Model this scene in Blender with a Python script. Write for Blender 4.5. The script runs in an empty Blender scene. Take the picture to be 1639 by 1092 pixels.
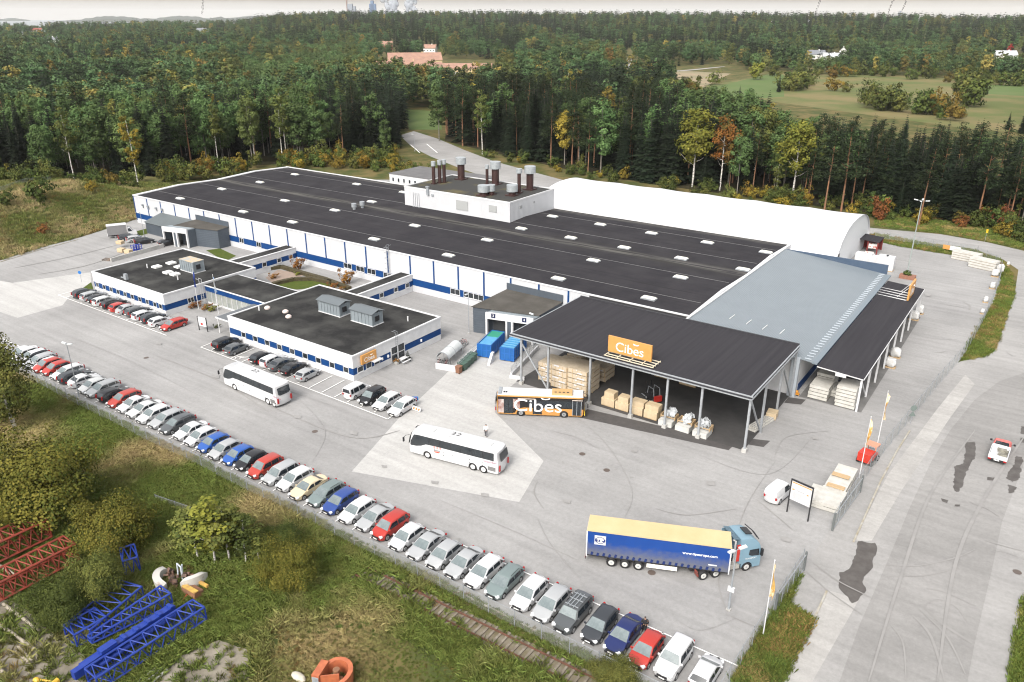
import bpy, bmesh, math, random
import numpy as np
from mathutils import Matrix, Vector
S = bpy.context.scene
COL = S.collection
R_ = math.radians
# ------------------------------------------------------------------ camera, sky, sun, exposure
CAM_H, FPX, PX, PY = 50.0, 1249.0, 819.5, 546.0
PITCH, HEAD = R_(22.5645), R_(125.1827)
cam = bpy.data.objects.new('camera', bpy.data.cameras.new('camera'))
COL.objects.link(cam)
cam.location = (0, 0, CAM_H)
cam.rotation_euler = (math.pi/2 - PITCH, 0, HEAD - math.pi/2)
cam.data.lens = 36.0*FPX/1639.0
cam.data.sensor_width = 36.0
cam.data.clip_start, cam.data.clip_end = 0.5, 60000
S.camera = cam
W = bpy.data.worlds.new('World'); S.world = W; W.use_nodes = True
SUN_EL, SUN_AZ = R_(44), R_(-82)      # direction the light comes from, measured in the XY plane
nt = W.node_tree; nt.nodes.clear()
sky = nt.nodes.new('ShaderNodeTexSky'); sky.sky_type = 'NISHITA'; sky.sun_disc = False
sky.sun_elevation = SUN_EL; sky.sun_rotation = math.pi/2 - SUN_AZ
sky.air_density = 1.0; sky.dust_density = 4.0; sky.ozone_density = 1.0; sky.altitude = 50
hs = nt.nodes.new('ShaderNodeHueSaturation'); hs.inputs['Saturation'].default_value = 0.25
bg = nt.nodes.new('ShaderNodeBackground'); bg.inputs['Strength'].default_value = 0.15
wo = nt.nodes.new('ShaderNodeOutputWorld')
wt = nt.nodes.new('ShaderNodeMix'); wt.data_type = 'RGBA'; wt.blend_type = 'MULTIPLY'; wt.inputs['Factor'].default_value = 1.0; wt.inputs['B'].default_value = (1.0, .975, .935, 1)
nt.links.new(sky.outputs[0], hs.inputs['Color']); nt.links.new(hs.outputs[0], wt.inputs['A']); nt.links.new(wt.outputs['Result'], bg.inputs[0])
# thin high overcast: a bright cream band low over the horizon, banded grey cloud above it
wtc = nt.nodes.new('ShaderNodeTexCoord'); wsp = nt.nodes.new('ShaderNodeSeparateXYZ'); nt.links.new(wtc.outputs['Generated'], wsp.inputs[0])
wmp = nt.nodes.new('ShaderNodeMapping'); wmp.inputs['Scale'].default_value = (3, 3, 160); nt.links.new(wtc.outputs['Generated'], wmp.inputs[0])
wnz = nt.nodes.new('ShaderNodeTexNoise'); wnz.inputs['Scale'].default_value = 1.0; wnz.inputs['Detail'].default_value = 5; nt.links.new(wmp.outputs[0], wnz.inputs['Vector'])
wma = nt.nodes.new('ShaderNodeMath'); wma.operation = 'MULTIPLY_ADD'; wma.inputs[1].default_value = .010; nt.links.new(wnz.outputs['Fac'], wma.inputs[0]); nt.links.new(wsp.outputs[2], wma.inputs[2])
wr = nt.nodes.new('ShaderNodeValToRGB'); nt.links.new(wma.outputs[0], wr.inputs[0])
e = wr.color_ramp.elements; e[0].position = .012; e[0].color = (.315, .297, .272, 1); e[1].position = .028; e[1].color = (.150, .137, .124, 1)
for po, co in ((.018, (.30, .280, .256, 1)), (.06, (.30, .288, .275, 1)), (.3, (.50, .495, .49, 1))): q = e.new(po); q.color = co
b2 = nt.nodes.new('ShaderNodeBackground'); b2.inputs['Strength'].default_value = 1.0; nt.links.new(wr.outputs[0], b2.inputs[0])
wf_ = nt.nodes.new('ShaderNodeMapRange'); wf_.inputs['From Min'].default_value = .06; wf_.inputs['From Max'].default_value = .35; nt.links.new(wsp.outputs[2], wf_.inputs['Value'])
wms = nt.nodes.new('ShaderNodeMixShader'); nt.links.new(wf_.outputs[0], wms.inputs[0]); nt.links.new(b2.outputs[0], wms.inputs[1]); nt.links.new(bg.outputs[0], wms.inputs[2])
nt.links.new(wms.outputs[0], wo.inputs[0])
sl = bpy.data.lights.new('sun', 'SUN'); sl.energy = 1.0; sl.angle = R_(22); sl.color = (1.0, 0.965, 0.92)
sun = bpy.data.objects.new('sun', sl); COL.objects.link(sun)
sd = Vector((math.cos(SUN_EL)*math.cos(SUN_AZ), math.cos(SUN_EL)*math.sin(SUN_AZ), math.sin(SUN_EL)))
sun.rotation_euler = sd.to_track_quat('Z', 'Y').to_euler(); sun.location = (0, 0, 200)
S.view_settings.view_transform = 'Standard'; S.view_settings.look = 'None'
S.view_settings.exposure = 1.32; S.view_settings.gamma = 1.0
S.render.resolution_x, S.render.resolution_y = 1024, 682
S.render.engine = 'CYCLES'
S.cycles.max_bounces = 6; S.cycles.diffuse_bounces = 3; S.cycles.glossy_bounces = 2
S.cycles.transmission_bounces = 2; S.cycles.transparent_max_bounces = 12; S.cycles.volume_bounces = 1
S.cycles.use_denoising = True; S.cycles.filter_width = 1.15; S.cycles.sample_clamp_indirect = 4.0

# ------------------------------------------------------------------ helpers
_cp, _sp = math.cos(PITCH), math.sin(PITCH)
_F = np.array([_cp*math.cos(HEAD), _cp*math.sin(HEAD), -_sp])
_RT = np.array([math.sin(HEAD), -math.cos(HEAD), 0.0])
_UP = np.cross(_RT, _F)
def G(px, py, z=0.0):
    """point of the place seen at pixel (px, py) of the photograph, at height z"""
    d = _F*FPX + _RT*(px-PX) - _UP*(py-PY)
    t = (z-CAM_H)/d[2]
    return Vector((d[0]*t, d[1]*t, z))
def proj(p):
    q = np.asarray(p, float) - np.array([0, 0, CAM_H])
    c = q @ _F
    return PX + FPX*(q @ _RT)/c, PY - FPX*(q @ _UP)/c
def gp(pts, z=0.0):
    return [G(a, b, z) for a, b in pts]
rnd = random.Random(7)
nrg = np.random.default_rng(11)

def tag(o, label=None, cat=None, group=None, kind=None):
    if label: o['label'] = label
    if cat: o['category'] = cat
    if group: o['group'] = group
    if kind: o['kind'] = kind
    return o
def thing(name, label, cat, loc=(0, 0, 0), rz=0.0, group=None):
    o = bpy.data.objects.new(name, None); COL.objects.link(o)
    o.location = loc; o.rotation_euler = (0, 0, rz); o.empty_display_size = .2
    return tag(o, label, cat, group)
def copy_tree(o, parent=None):
    c = o.copy(); COL.objects.link(c)
    if parent is not None: c.parent = parent
    for ch in o.children: copy_tree(ch, c)
    return c

class MB:
    """collects faces; build() links them as one mesh object"""
    def __init__(s): s.v, s.f, s.m = [], [], []
    def add(s, vs, fs, mi=0):
        b = len(s.v); s.v += [tuple(p) for p in vs]
        s.f += [tuple(i+b for i in f) for f in fs]; s.m += [mi]*len(fs); return s
    def box(s, x0, x1, y0, y1, z0, z1, mi=0):
        vs = [(x, y, z) for z in (z0, z1) for y in (y0, y1) for x in (x0, x1)]
        return s.add(vs, [(0, 2, 3, 1), (4, 5, 7, 6), (0, 1, 5, 4), (2, 6, 7, 3), (0, 4, 6, 2), (1, 3, 7, 5)], mi)
    def obox(s, c, sx, sy, sz, rz=0, ry=0, rx=0, mi=0):
        M = Matrix.Translation(c) @ Matrix.Rotation(rz, 4, 'Z') @ Matrix.Rotation(ry, 4, 'Y') @ Matrix.Rotation(rx, 4, 'X')
        vs = [M @ Vector((x*sx/2, y*sy/2, z*sz/2)) for z in (-1, 1) for y in (-1, 1) for x in (-1, 1)]
        return s.add(vs, [(0, 2, 3, 1), (4, 5, 7, 6), (0, 1, 5, 4), (2, 6, 7, 3), (0, 4, 6, 2), (1, 3, 7, 5)], mi)
    def beam(s, a, b, w, h=None, mi=0):
        a, b = Vector(a), Vector(b); h = h or w; d = b-a
        if d.length < 1e-6: return s
        q = d.to_track_quat('X', 'Z').to_matrix().to_4x4(); M = Matrix.Translation((a+b)/2) @ q; L = d.length/2
        vs = [M @ Vector((x*L, y*w/2, z*h/2)) for z in (-1, 1) for y in (-1, 1) for x in (-1, 1)]
        return s.add(vs, [(0, 2, 3, 1), (4, 5, 7, 6), (0, 1, 5, 4), (2, 6, 7, 3), (0, 4, 6, 2), (1, 3, 7, 5)], mi)
    def tube(s, pts, r, n=8, mi=0, cap=True):
        pts = [Vector(p) for p in pts]; rs = r if isinstance(r, (list, tuple)) else [r]*len(pts)
        b = len(s.v)
        for i, p in enumerate(pts):
            d = (pts[min(i+1, len(pts)-1)] - pts[max(i-1, 0)]).normalized()
            q = d.to_track_quat('Z', 'Y')
            for k in range(n):
                a = 2*math.pi*k/n
                s.v.append(tuple(p + q @ Vector((math.cos(a)*rs[i], math.sin(a)*rs[i], 0))))
        for i in range(len(pts)-1):
            for k in range(n):
                k2 = (k+1) % n
                s.f.append((b+i*n+k, b+i*n+k2, b+(i+1)*n+k2, b+(i+1)*n+k)); s.m.append(mi)
        if cap:
            s.f.append(tuple(b+k for k in reversed(range(n)))); s.m.append(mi)
            s.f.append(tuple(b+(len(pts)-1)*n+k for k in range(n))); s.m.append(mi)
        return s
    def cyl(s, a, b, r, n=16, mi=0): return s.tube([a, b], r, n, mi)
    def prism(s, poly, z0, z1, mi=0):
        n = len(poly); lo = [(p[0], p[1], z0) for p in poly]; hi = [(p[0], p[1], z1) for p in poly]
        ar = sum(poly[i][0]*poly[(i+1) % n][1]-poly[(i+1) % n][0]*poly[i][1] for i in range(n))
        t = tuple(range(n, 2*n)); bt = tuple(reversed(range(n)))
        fs = [t, bt] + [(i, (i+1) % n, n+(i+1) % n, n+i) for i in range(n)]
        if ar < 0: fs = [tuple(reversed(f)) for f in fs]
        return s.add(lo+hi, fs, mi)
    def sheet(s, poly, mi=0):
        n = len(poly)
        ar = sum(poly[i][0]*poly[(i+1) % n][1]-poly[(i+1) % n][0]*poly[i][1] for i in range(n))
        f = tuple(range(n)) if ar > 0 else tuple(reversed(range(n)))
        return s.add(poly, [f], mi)
    def ball(s, c, r, nu=10, nv=6, mi=0, sc=(1, 1, 1)):
        b = len(s.v)
        for j in range(1, nv):
            t = math.pi*j/nv
            for i in range(nu):
                a = 2*math.pi*i/nu
                s.v.append((c[0]+r*sc[0]*math.sin(t)*math.cos(a), c[1]+r*sc[1]*math.sin(t)*math.sin(a), c[2]+r*sc[2]*math.cos(t)))
        s.v.append((c[0], c[1], c[2]+r*sc[2])); s.v.append((c[0], c[1], c[2]-r*sc[2]))
        T, B = len(s.v)-2, len(s.v)-1
        for j in range(nv-2):
            for i in range(nu):
                i2 = (i+1) % nu
                s.f.append((b+j*nu+i, b+(j+1)*nu+i, b+(j+1)*nu+i2, b+j*nu+i2)); s.m.append(mi)
        for i in range(nu):
            i2 = (i+1) % nu
            s.f.append((T, b+i, b+i2)); s.m.append(mi)
            s.f.append((B, b+(nv-2)*nu+i2, b+(nv-2)*nu+i)); s.m.append(mi)
        return s
    def build(s, name, mats, parent=None, smooth=None, world=False, link=True):
        me = bpy.data.meshes.new(name)
        vs = s.v
        if world and parent is not None:
            o = parent.location; vs = [(x-o[0], y-o[1], z-o[2]) for x, y, z in vs]
        me.from_pydata(vs, [], s.f)
        mats = mats if isinstance(mats, (list, tuple)) else [mats]
        for m in mats: me.materials.append(m)
        if len(mats) > 1: me.polygons.foreach_set('material_index', s.m)
        if smooth is not None:
            me.polygons.foreach_set('use_smooth', [True]*len(me.polygons))
            me.set_sharp_from_angle(angle=R_(smooth))
        me.update()
        o = bpy.data.objects.new(name, me)
        if link: COL.objects.link(o)
        if parent is not None: o.parent = parent
        return o

# ------------------------------------------------------------------ materials
MATS = {}
def mat(name, col, rough=.7, col2=None, scale=1.0, metal=0.0, coat=0.0, bump=0.0, bscale=8.0, detail=4, lo=.35, hi=.65,
        coords='Object', spec=.5, rnd_val=0.0, alpha=None, stretch=None, em=0):
    if name in MATS: return MATS[name]
    m = bpy.data.materials.new(name); m.use_nodes = True; MATS[name] = m
    n, l = m.node_tree.nodes, m.node_tree.links
    p = n['Principled BSDF']
    p.inputs['Roughness'].default_value = rough; p.inputs['Metallic'].default_value = metal
    p.inputs['Specular IOR Level'].default_value = spec
    if coat: p.inputs['Coat Weight'].default_value = coat; p.inputs['Coat Roughness'].default_value = .05
    c4 = tuple(col)+(1,)
    p.inputs['Base Color'].default_value = c4
    tc = n.new('ShaderNodeTexCoord'); src = tc.outputs[coords]
    if stretch:
        mp = n.new('ShaderNodeMapping'); mp.inputs['Scale'].default_value = stretch
        l.new(src, mp.inputs[0]); src = mp.outputs[0]
    last = None
    if col2 is not None:
        nz = n.new('ShaderNodeTexNoise'); nz.inputs['Scale'].default_value = scale; nz.inputs['Detail'].default_value = detail
        nz.inputs['Roughness'].default_value = .62
        l.new(src, nz.inputs['Vector'])
        mr = n.new('ShaderNodeMapRange'); mr.inputs['From Min'].default_value = lo; mr.inputs['From Max'].default_value = hi
        l.new(nz.outputs['Fac'], mr.inputs['Value'])
        mx = n.new('ShaderNodeMix'); mx.data_type = 'RGBA'
        mx.inputs['A'].default_value = c4; mx.inputs['B'].default_value = tuple(col2)+(1,)
        l.new(mr.outputs['Result'], mx.inputs['Factor']); last = mx.outputs['Result']
        l.new(last, p.inputs['Base Color'])
    if rnd_val:
        oi = n.new('ShaderNodeObjectInfo'); hv = n.new('ShaderNodeHueSaturation')
        mr2 = n.new('ShaderNodeMapRange'); mr2.inputs['To Min'].default_value = 1-rnd_val; mr2.inputs['To Max'].default_value = 1+rnd_val
        l.new(oi.outputs['Random'], mr2.inputs['Value']); l.new(mr2.outputs['Result'], hv.inputs['Value'])
        if last is not None: l.new(last, hv.inputs['Color'])
        else: hv.inputs['Color'].default_value = c4
        l.new(hv.outputs[0], p.inputs['Base Color'])
    if bump:
        nb = n.new('ShaderNodeTexNoise'); nb.inputs['Scale'].default_value = bscale; nb.inputs['Detail'].default_value = 3
        l.new(src, nb.inputs['Vector'])
        bp = n.new('ShaderNodeBump'); bp.inputs['Strength'].default_value = bump; bp.inputs['Distance'].default_value = .05
        l.new(nb.outputs['Fac'], bp.inputs['Height']); l.new(bp.outputs[0], p.inputs['Normal'])
    return m
def srgb(r, g, b):
    f = lambda c: ((c/255+.055)/1.055)**2.4 if c > 10 else c/255/12.92
    return (f(r), f(g), f(b))
WHITE = mat('white_paint', (.55, .555, .565), .5, (.48, .485, .495), .7, bump=.02)
WHITE_ROOFING = mat('white_membrane', (.62, .63, .65), .45, (.54, .55, .575), .12)
BLUE_PANEL = mat('blue_panel', (.0035, .036, .135), .5, (.005, .042, .15), .4, spec=.2)
BITUMEN = mat('bitumen', (.019, .018, .021), .9, (.028, .027, .030), .25, bump=.25, bscale=6, detail=8, spec=.06)
BITUMEN_OLD = mat('bitumen_weathered', (.021, .021, .0215), .9, (.062, .062, .059), .22, bump=.25, bscale=6, detail=8, lo=.40, hi=.72, spec=.06)
DARK_FELT = mat('roof_felt', (.0285, .0275, .0315), .85, (.037, .0357, .040), 1.0, bump=.2, bscale=5, spec=.08, stretch=(1.6, .05, 1), detail=6)
STEEL = mat('galvanised_steel', (.38, .40, .42), .45, (.30, .32, .34), 2.0, metal=.35)
GALV = mat('dull_zinc', (.30, .32, .34), .5, (.22, .24, .26), 1.5, metal=.2)
DGREY = mat('slate_cladding', (.055, .068, .085), .5, (.066, .080, .098), .6)
BLACK = mat('black_rubber', (.012, .012, .013), .7)
BLACKP = mat('black_plastic', (.018, .018, .020), .45)
GLASS = mat('dark_glass', (.012, .016, .020), .06, (.020, .026, .032), 1.5, spec=.8)
CONC = mat('concrete', (.40, .395, .38), .85, (.30, .295, .28), .6, bump=.1)
WOOD = mat('pale_wood', (.42, .30, .17), .75, (.33, .23, .13), 2.0, stretch=(1, 6, 6))
CARD = mat('cardboard', (.47, .38, .25), .8, (.40, .31, .20), 1.2)
PLASTIC_WRAP = mat('clear_wrap', (.55, .57, .58), .25, (.40, .42, .44), 3)
YELLOW = mat('sign_amber', (.46, .225, .060), .5, (.49, .245, .07), 1)
WTEXT = mat('lettering_white', (.70, .70, .69), .5)
RED = mat('red_paint', (.38, .022, .016), .4, (.33, .02, .014), 1.2)
OXBLOOD = mat('oxblood_pipe', (.036, .012, .010), .55, (.026, .010, .009), 1)
RIM = mat('alloy_rim', (.36, .37, .38), .35, metal=.5)
TAIL = mat('tail_lamp', (.30, .010, .010), .25)
HEAD_L = mat('head_lamp', (.62, .64, .66), .15, spec=.8)
PLATE = mat('number_plate', (.72, .72, .70), .5)

def text(name, body, size, matr, parent, loc, rot, extrude=.01, align='CENTER', sx=1.0, offset=0.0):
    c = bpy.data.curves.new(name, 'FONT'); c.body = body; c.size = size; c.extrude = extrude
    c.align_x = align; c.align_y = 'CENTER'; c.offset = offset; c.materials.append(matr)
    t = bpy.data.objects.new(name, c); COL.objects.link(t); me = bpy.data.meshes.new_from_object(t); bpy.data.objects.remove(t)
    if not me.materials: me.materials.append(matr)
    o = bpy.data.objects.new(name, me); COL.objects.link(o); o.parent = parent
    o.location = loc; o.rotation_euler = rot; o.scale = (sx, 1, 1)
    return o
# ------------------------------------------------------------------ the setting: ground, lots, roads
BA, BB = Vector((-189.7, 71.2, 0)), Vector((-201.1, 110.2, 0))
BD = (BB-BA).normalized(); BN = Vector((-BD.y, BD.x, 0))
def sm(t):
    t = np.clip(t, 0, 1); return t*t*(3-2*t)
def bank_z(x, y):
    a = (x-BA.x)*BD.x + (y-BA.y)*BD.y; s = (x-BA.x)*BN.x + (y-BA.y)*BN.y
    h = 7.3*sm(s/23.0)*(1-sm((s-45)/40))*(1-.85*sm((a-42)/26))*sm((a+90)/20)
    return h*(1+.06*np.sin(a*.37+s*.2)+.04*np.sin(a*.9-s*.5))
def far_z(x, y):
    d = np.hypot(x, y)
    fx = np.degrees(np.arctan2(y, x)) - math.degrees(HEAD)       # left of the view axis is positive
    px = PX - FPX*np.tan(np.radians(np.clip(fx, -60, 60)))/math.cos(PITCH)*1.0
    zm = np.interp(px, [-600, 40, 120, 370, 450, 560, 820, 1200, 1400, 1650, 2600], [4, 5, 8, 10, 34, 39, 38, 35, 31, 24, 20])
    up = sm((d-1000)/1700); dn = 1-sm((d-2900)/700)
    return zm*up*dn - 3.0*sm((d-3300)/400)
def gz(x, y): return bank_z(x, y) + far_z(x, y)

grd = mat('meadow_ground', (.052, .064, .020), .95, (.125, .100, .042), .11, detail=9, lo=.42, hi=.60, bump=.5, bscale=2.5, spec=.1)
na, nr = 400, 90
ang = np.linspace(0, 2*np.pi, na, endpoint=False)
rad = np.concatenate([[0], np.geomspace(12, 3600, nr-10), np.geomspace(3900, 9000, 9)])
vs = [(0, 0, -.0)]; fs = []
for r in rad[1:]:
    x, y = r*np.cos(ang), r*np.sin(ang); z = far_z(x, y)
    vs += list(zip(x.tolist(), y.tolist(), z.tolist()))
for k in range(na): fs.append((0, 1+k, 1+(k+1) % na))
for j in range(len(rad)-2):
    b = 1+j*na
    for k in range(na):
        k2 = (k+1) % na; fs.append((b+k, b+na+k, b+na+k2, b+k2))
mb = MB(); mb.add(vs, fs); ground = mb.build('ground', grd, smooth=60); tag(ground, kind='structure')
sea = mat('sea_water', (.10, .12, .13), .25, (.13, .15, .16), .004)
mb = MB(); a2 = np.linspace(HEAD-R_(20), HEAD+R_(60), 40)
for k in range(39):
    c0, s0, c1, s1 = math.cos(a2[k]), math.sin(a2[k]), math.cos(a2[k+1]), math.sin(a2[k+1])
    mb.add([(3350*c0, 3350*s0, -1.5), (15500*c0, 15500*s0, -1.5), (15500*c1, 15500*s1, -1.5), (3350*c1, 3350*s1, -1.5)], [(0, 1, 2, 3)])
tag(mb.build('sea', sea), kind='structure')
# far wooded shores across the water
hill = mat('far_woodland', (.030, .042, .030), .95, (.042, .050, .032), .02)
def ridge(name, px0, px1, d, top, seed, depth=900):
    r = random.Random(seed); mb = MB(); n = 60; rows = []
    for i in range(n+1):
        px = px0+(px1-px0)*i/n
        th = HEAD - math.atan((px-PX)/FPX*math.cos(PITCH))
        e = min(1, min(i, n-i)/8); h = top*e**.6*(.8+.2*math.sin(i*.35+seed)+.10*r.uniform(-1, 1))
        rows.append([((d+q*depth)*math.cos(th), (d+q*depth)*math.sin(th), -2+max(0, h*w)) for q, w in ((0, .0), (.08, .55), (.4, 1), (1, 0))])
    for i in range(n):
        for k in range(3):
            mb.add([rows[i][k], rows[i+1][k], rows[i+1][k+1], rows[i][k+1]], [(3, 2, 1, 0)])
    return tag(mb.build(name, hill, smooth=50), kind='structure')
ridge('hills', 92, 470, 9500, 58, 3); ridge('hills', -60, 48, 12500, 40, 5); ridge('hills', 300, 470, 8200, 52, 8)

def slab(name, polys, m, z=0.0, thick=None, kind='structure'):
    mb = MB()
    for i_, p in enumerate(polys):
        z_ = z+i_*.0009
        if thick: mb.prism([(q[0], q[1]) for q in p], z-thick, z)
        else: mb.sheet([(q[0], q[1], z_) for q in p])
    return tag(mb.build(name, m), kind=kind)
# the embankment by the yard
mb = MB(); gs, ga = 40, 90; pts = []
for i in range(ga+1):
    for j in range(gs+1):
        a = -95+i*180/ga; s = -.5+j*90/gs; p = BA+BD*a+BN*s
        pts.append((p.x, p.y, float(bank_z(p.x, p.y))+.03+(rnd.uniform(0, .25) if 1 < j < gs-1 else (-.05 if j == 0 else 0))))
mb.add(pts, [(i*(gs+1)+j, i*(gs+1)+j+1, (i+1)*(gs+1)+j+1, (i+1)*(gs+1)+j) for i in range(ga) for j in range(gs)])
bankm = mat('bank_grass', (.135, .125, .050), .95, (.062, .082, .023), .16, detail=9, lo=.40, hi=.62, bump=.6, bscale=2, spec=.1)
for f in mb.f[:1]: pass
bk = mb.build('grass_bank', bankm, smooth=70); tag(bk, kind='structure')
_me = bk.data; _me.flip_normals() if _me.polygons[0].normal.z < 0 else None

def asphalt_mat(name, c, big=.06, c2=None):
    m = mat(name, c, .88, c2 or tuple(v*.78 for v in c), big, detail=10, lo=.38, hi=.66, spec=.12)
    n, l = m.node_tree.nodes, m.node_tree.links
    p = n['Principled BSDF']; src = p.inputs['Base Color'].links[0].from_socket
    nz = n.new('ShaderNodeTexNoise'); nz.inputs['Scale'].default_value = 2.2; nz.inputs['Detail'].default_value = 10; nz.inputs['Roughness'].default_value = .8
    tc = n.new('ShaderNodeTexCoord'); l.new(tc.outputs['Object'], nz.inputs['Vector'])
    mr = n.new('ShaderNodeMapRange'); mr.inputs['From Min'].default_value = .3; mr.inputs['From Max'].default_value = .7
    mr.inputs['To Min'].default_value = .84; mr.inputs['To Max'].default_value = 1.13
    l.new(nz.outputs['Fac'], mr.inputs['Value'])
    mx = n.new('ShaderNodeMix'); mx.data_type = 'RGBA'; mx.blend_type = 'MULTIPLY'; mx.inputs['Factor'].default_value = 1
    l.new(src, mx.inputs['A']); l.new(mr.outputs['Result'], mx.inputs['B'])
    # faint long wheel streaks
    wv = n.new('ShaderNodeTexNoise'); wv.inputs['Scale'].default_value = 1.0; wv.inputs['Detail'].default_value = 5
    mp = n.new('ShaderNodeMapping'); mp.inputs['Scale'].default_value = (.035, .9, 1); mp.inputs['Rotation'].default_value = (0, 0, .12)
    l.new(tc.outputs['Object'], mp.inputs[0]); l.new(mp.outputs[0], wv.inputs['Vector'])
    m3 = n.new('ShaderNodeMapRange'); m3.inputs['From Min'].default_value = .35; m3.inputs['From Max'].default_value = .7
    m3.inputs['To Min'].default_value = 1.05; m3.inputs['To Max'].default_value = .90
    l.new(wv.outputs['Fac'], m3.inputs['Value'])
    m2 = n.new('ShaderNodeMix'); m2.data_type = 'RGBA'; m2.blend_type = 'MULTIPLY'; m2.inputs['Factor'].default_value = 1
    l.new(mx.outputs['Result'], m2.inputs['A']); l.new(m3.outputs['Result'], m2.inputs['B'])
    l.new(m2.outputs['Result'], p.inputs['Base Color'])
    return m
ASPH = asphalt_mat('yard_asphalt', (.284, .281, .278))
ASPH_R = asphalt_mat('road_asphalt', (.286, .281, .275))
ASPH_D = asphalt_mat('worn_lane_asphalt', (.246, .241, .235))
ASPH_B = mat('fresh_asphalt', (.050, .047, .046), .85, (.065, .06, .058), 1.5, bump=.1)
APRON = asphalt_mat('pale_concrete', (.395, .391, .382), .08, (.345, .341, .331))
PAVE = asphalt_mat('pale_shoulder', (.345, .337, .324), .1)
LINE = mat('line_paint', (.74, .74, .72), .7, (.46, .46, .45), 1.6, lo=.55, hi=.75)
GRAVEL = mat('gravel_ground', (.24, .215, .175), .95, (.13, .115, .085), .5, detail=9, bump=.5, bscale=8)

E_Y = 45.15      # yard edge along the fence
yard = [(-300, E_Y), (-13.2, E_Y), (-12.8, 60), (-12.0, 75), (-11.0, 92), (-9.0, 112), (-6.6, 138), (-5.2, 168), (-6.4, 190), (-9.5, 199)] \
    + [tuple(p[:2]) for p in gp([(1560, 412), (1500, 404), (1440, 394), (1390, 384)])] + [(-60, 208), (-150, 212), (-196, 180), (-204, 150), (-202, 112)] \
    + [tuple(p[:2]) for p in gp([(218, 351), (180, 364), (125, 381), (60, 398), (0, 417)])] + [(-188, 60), (-195, 50), (-300, 47)]
slab('yard_asphalt', [yard], ASPH, .012)
road = [tuple(p[:2]) for p in gp([(1150, 1140), (1225, 950), (1290, 850), (1335, 780), (1395, 705), (1450, 640), (1505, 592), (1542, 577), (1577, 570),
        (1604, 530), (1624, 472), (1630, 432), (1605, 415), (1555, 398), (1480, 388), (1395, 374)])] + [(-90, 201), (-137, 207)] + \
       [tuple(p[:2]) for p in gp([(880, 301), (800, 291), (740, 271), (690, 251), (660, 236), (640, 217), (662, 210), (668, 212), (700, 222), (745, 241), (790, 258), (840, 272), (900, 288)])] + \
       [(-60, 216.5), (-37.5, 213.2)] + [tuple(p[:2]) for p in gp([(1505, 375), (1580, 388), (1640, 402)])] + [(20, 205), (45, 170), (45, 30), (0, 30)]
slab('road', [road], ASPH_R, .008)
slab('pavement', [gp([(1235, 1092), (1300, 1092), (1375, 960), (1325, 945)]), gp([(1366, 866), (1395, 866), (1440, 790), (1520, 670), (1560, 615), (1545, 600), (1500, 655), (1420, 762)])], PAVE, .020)
slab('lane', [gp([(1337, 1110), (1376, 1000), (1420, 900), (1455, 815), (1490, 740), (1520, 690), (1560, 640), (1600, 610), (1660, 590), (1680, 640), (1640, 740), (1604, 835), (1586, 920), (1560, 1030), (1545, 1110)])], ASPH_D, .016)
slab('concrete_apron', [gp([(563, 755), (640, 668), (700, 612), (735, 578), (752, 560), (775, 546), (850, 557), (826, 612), (792, 640), (792, 660), (870, 738), (831, 804)]),
                        gp([(-60, 440), (20, 453), (145, 436), (146, 462), (112, 474), (100, 489), (28, 509), (-60, 480)])], APRON, .018)
slab('fresh_patch', [gp([(940, 655), (1178, 710), (1166, 721), (925, 668)]), gp([(1198, 702), (1233, 706), (1222, 716), (1192, 711)]),
                     gp([(1262, 636), (1290, 640), (1282, 648), (1255, 645)])], ASPH_B, .020)
# ragged damp patches and stains, each with its own outline
DAMP = mat('damp_stain', (.055, .048, .044), .6, (.085, .078, .072), .9)
def blotch(pts, j=.12, seed=1):
    r = random.Random(seed); w = gp(pts); out = []; pv = 0
    for i, p in enumerate(w):
        q = w[(i+1) % len(w)]; L = (q-p).length; n = max(2, int(L/max(.22, j*1.6))); d = (q-p)/max(L, .01)
        for k in range(n):
            t = p.lerp(q, k/n); pv = pv*.5+r.uniform(-j, j)*.6; out.append(Vector((t.x-d.y*pv, t.y+d.x*pv, 0)))
    return out
slab('road_stains', [blotch([(1374, 868), (1400, 869), (1404, 880), (1395, 905), (1388, 922), (1382, 932), (1386, 945), (1375, 964), (1365, 966), (1345, 942), (1346, 918), (1360, 912), (1372, 885)], .22, 2),
    blotch([(1545, 708), (1562, 708), (1560, 735), (1552, 742), (1545, 762), (1540, 776), (1532, 788), (1526, 782), (1528, 748), (1540, 742), (1546, 724)], .16, 3),
    blotch([(1626, 730), (1638, 732), (1634, 752), (1630, 768), (1620, 772), (1611, 766), (1617, 752), (1622, 744)], .16, 4),
    blotch([(1613, 776), (1626, 780), (1623, 788), (1614, 790)], .12, 5), blotch([(1634, 683), (1650, 684), (1650, 696), (1634, 695)], .1, 6),
    blotch([(1633, 701), (1650, 702), (1650, 710), (1634, 709)], .1, 7), blotch([(1580, 764), (1592, 765), (1592, 770), (1580, 769)], .1, 8),
    blotch([(1506, 798), (1518, 801), (1516, 806), (1508, 803)], .05, 9), blotch([(1528, 808), (1537, 808), (1536, 811), (1528, 811)], .05, 10),
    blotch([(1527, 776), (1534, 774), (1535, 785), (1528, 787)], .05, 14)], DAMP, .024)
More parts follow.
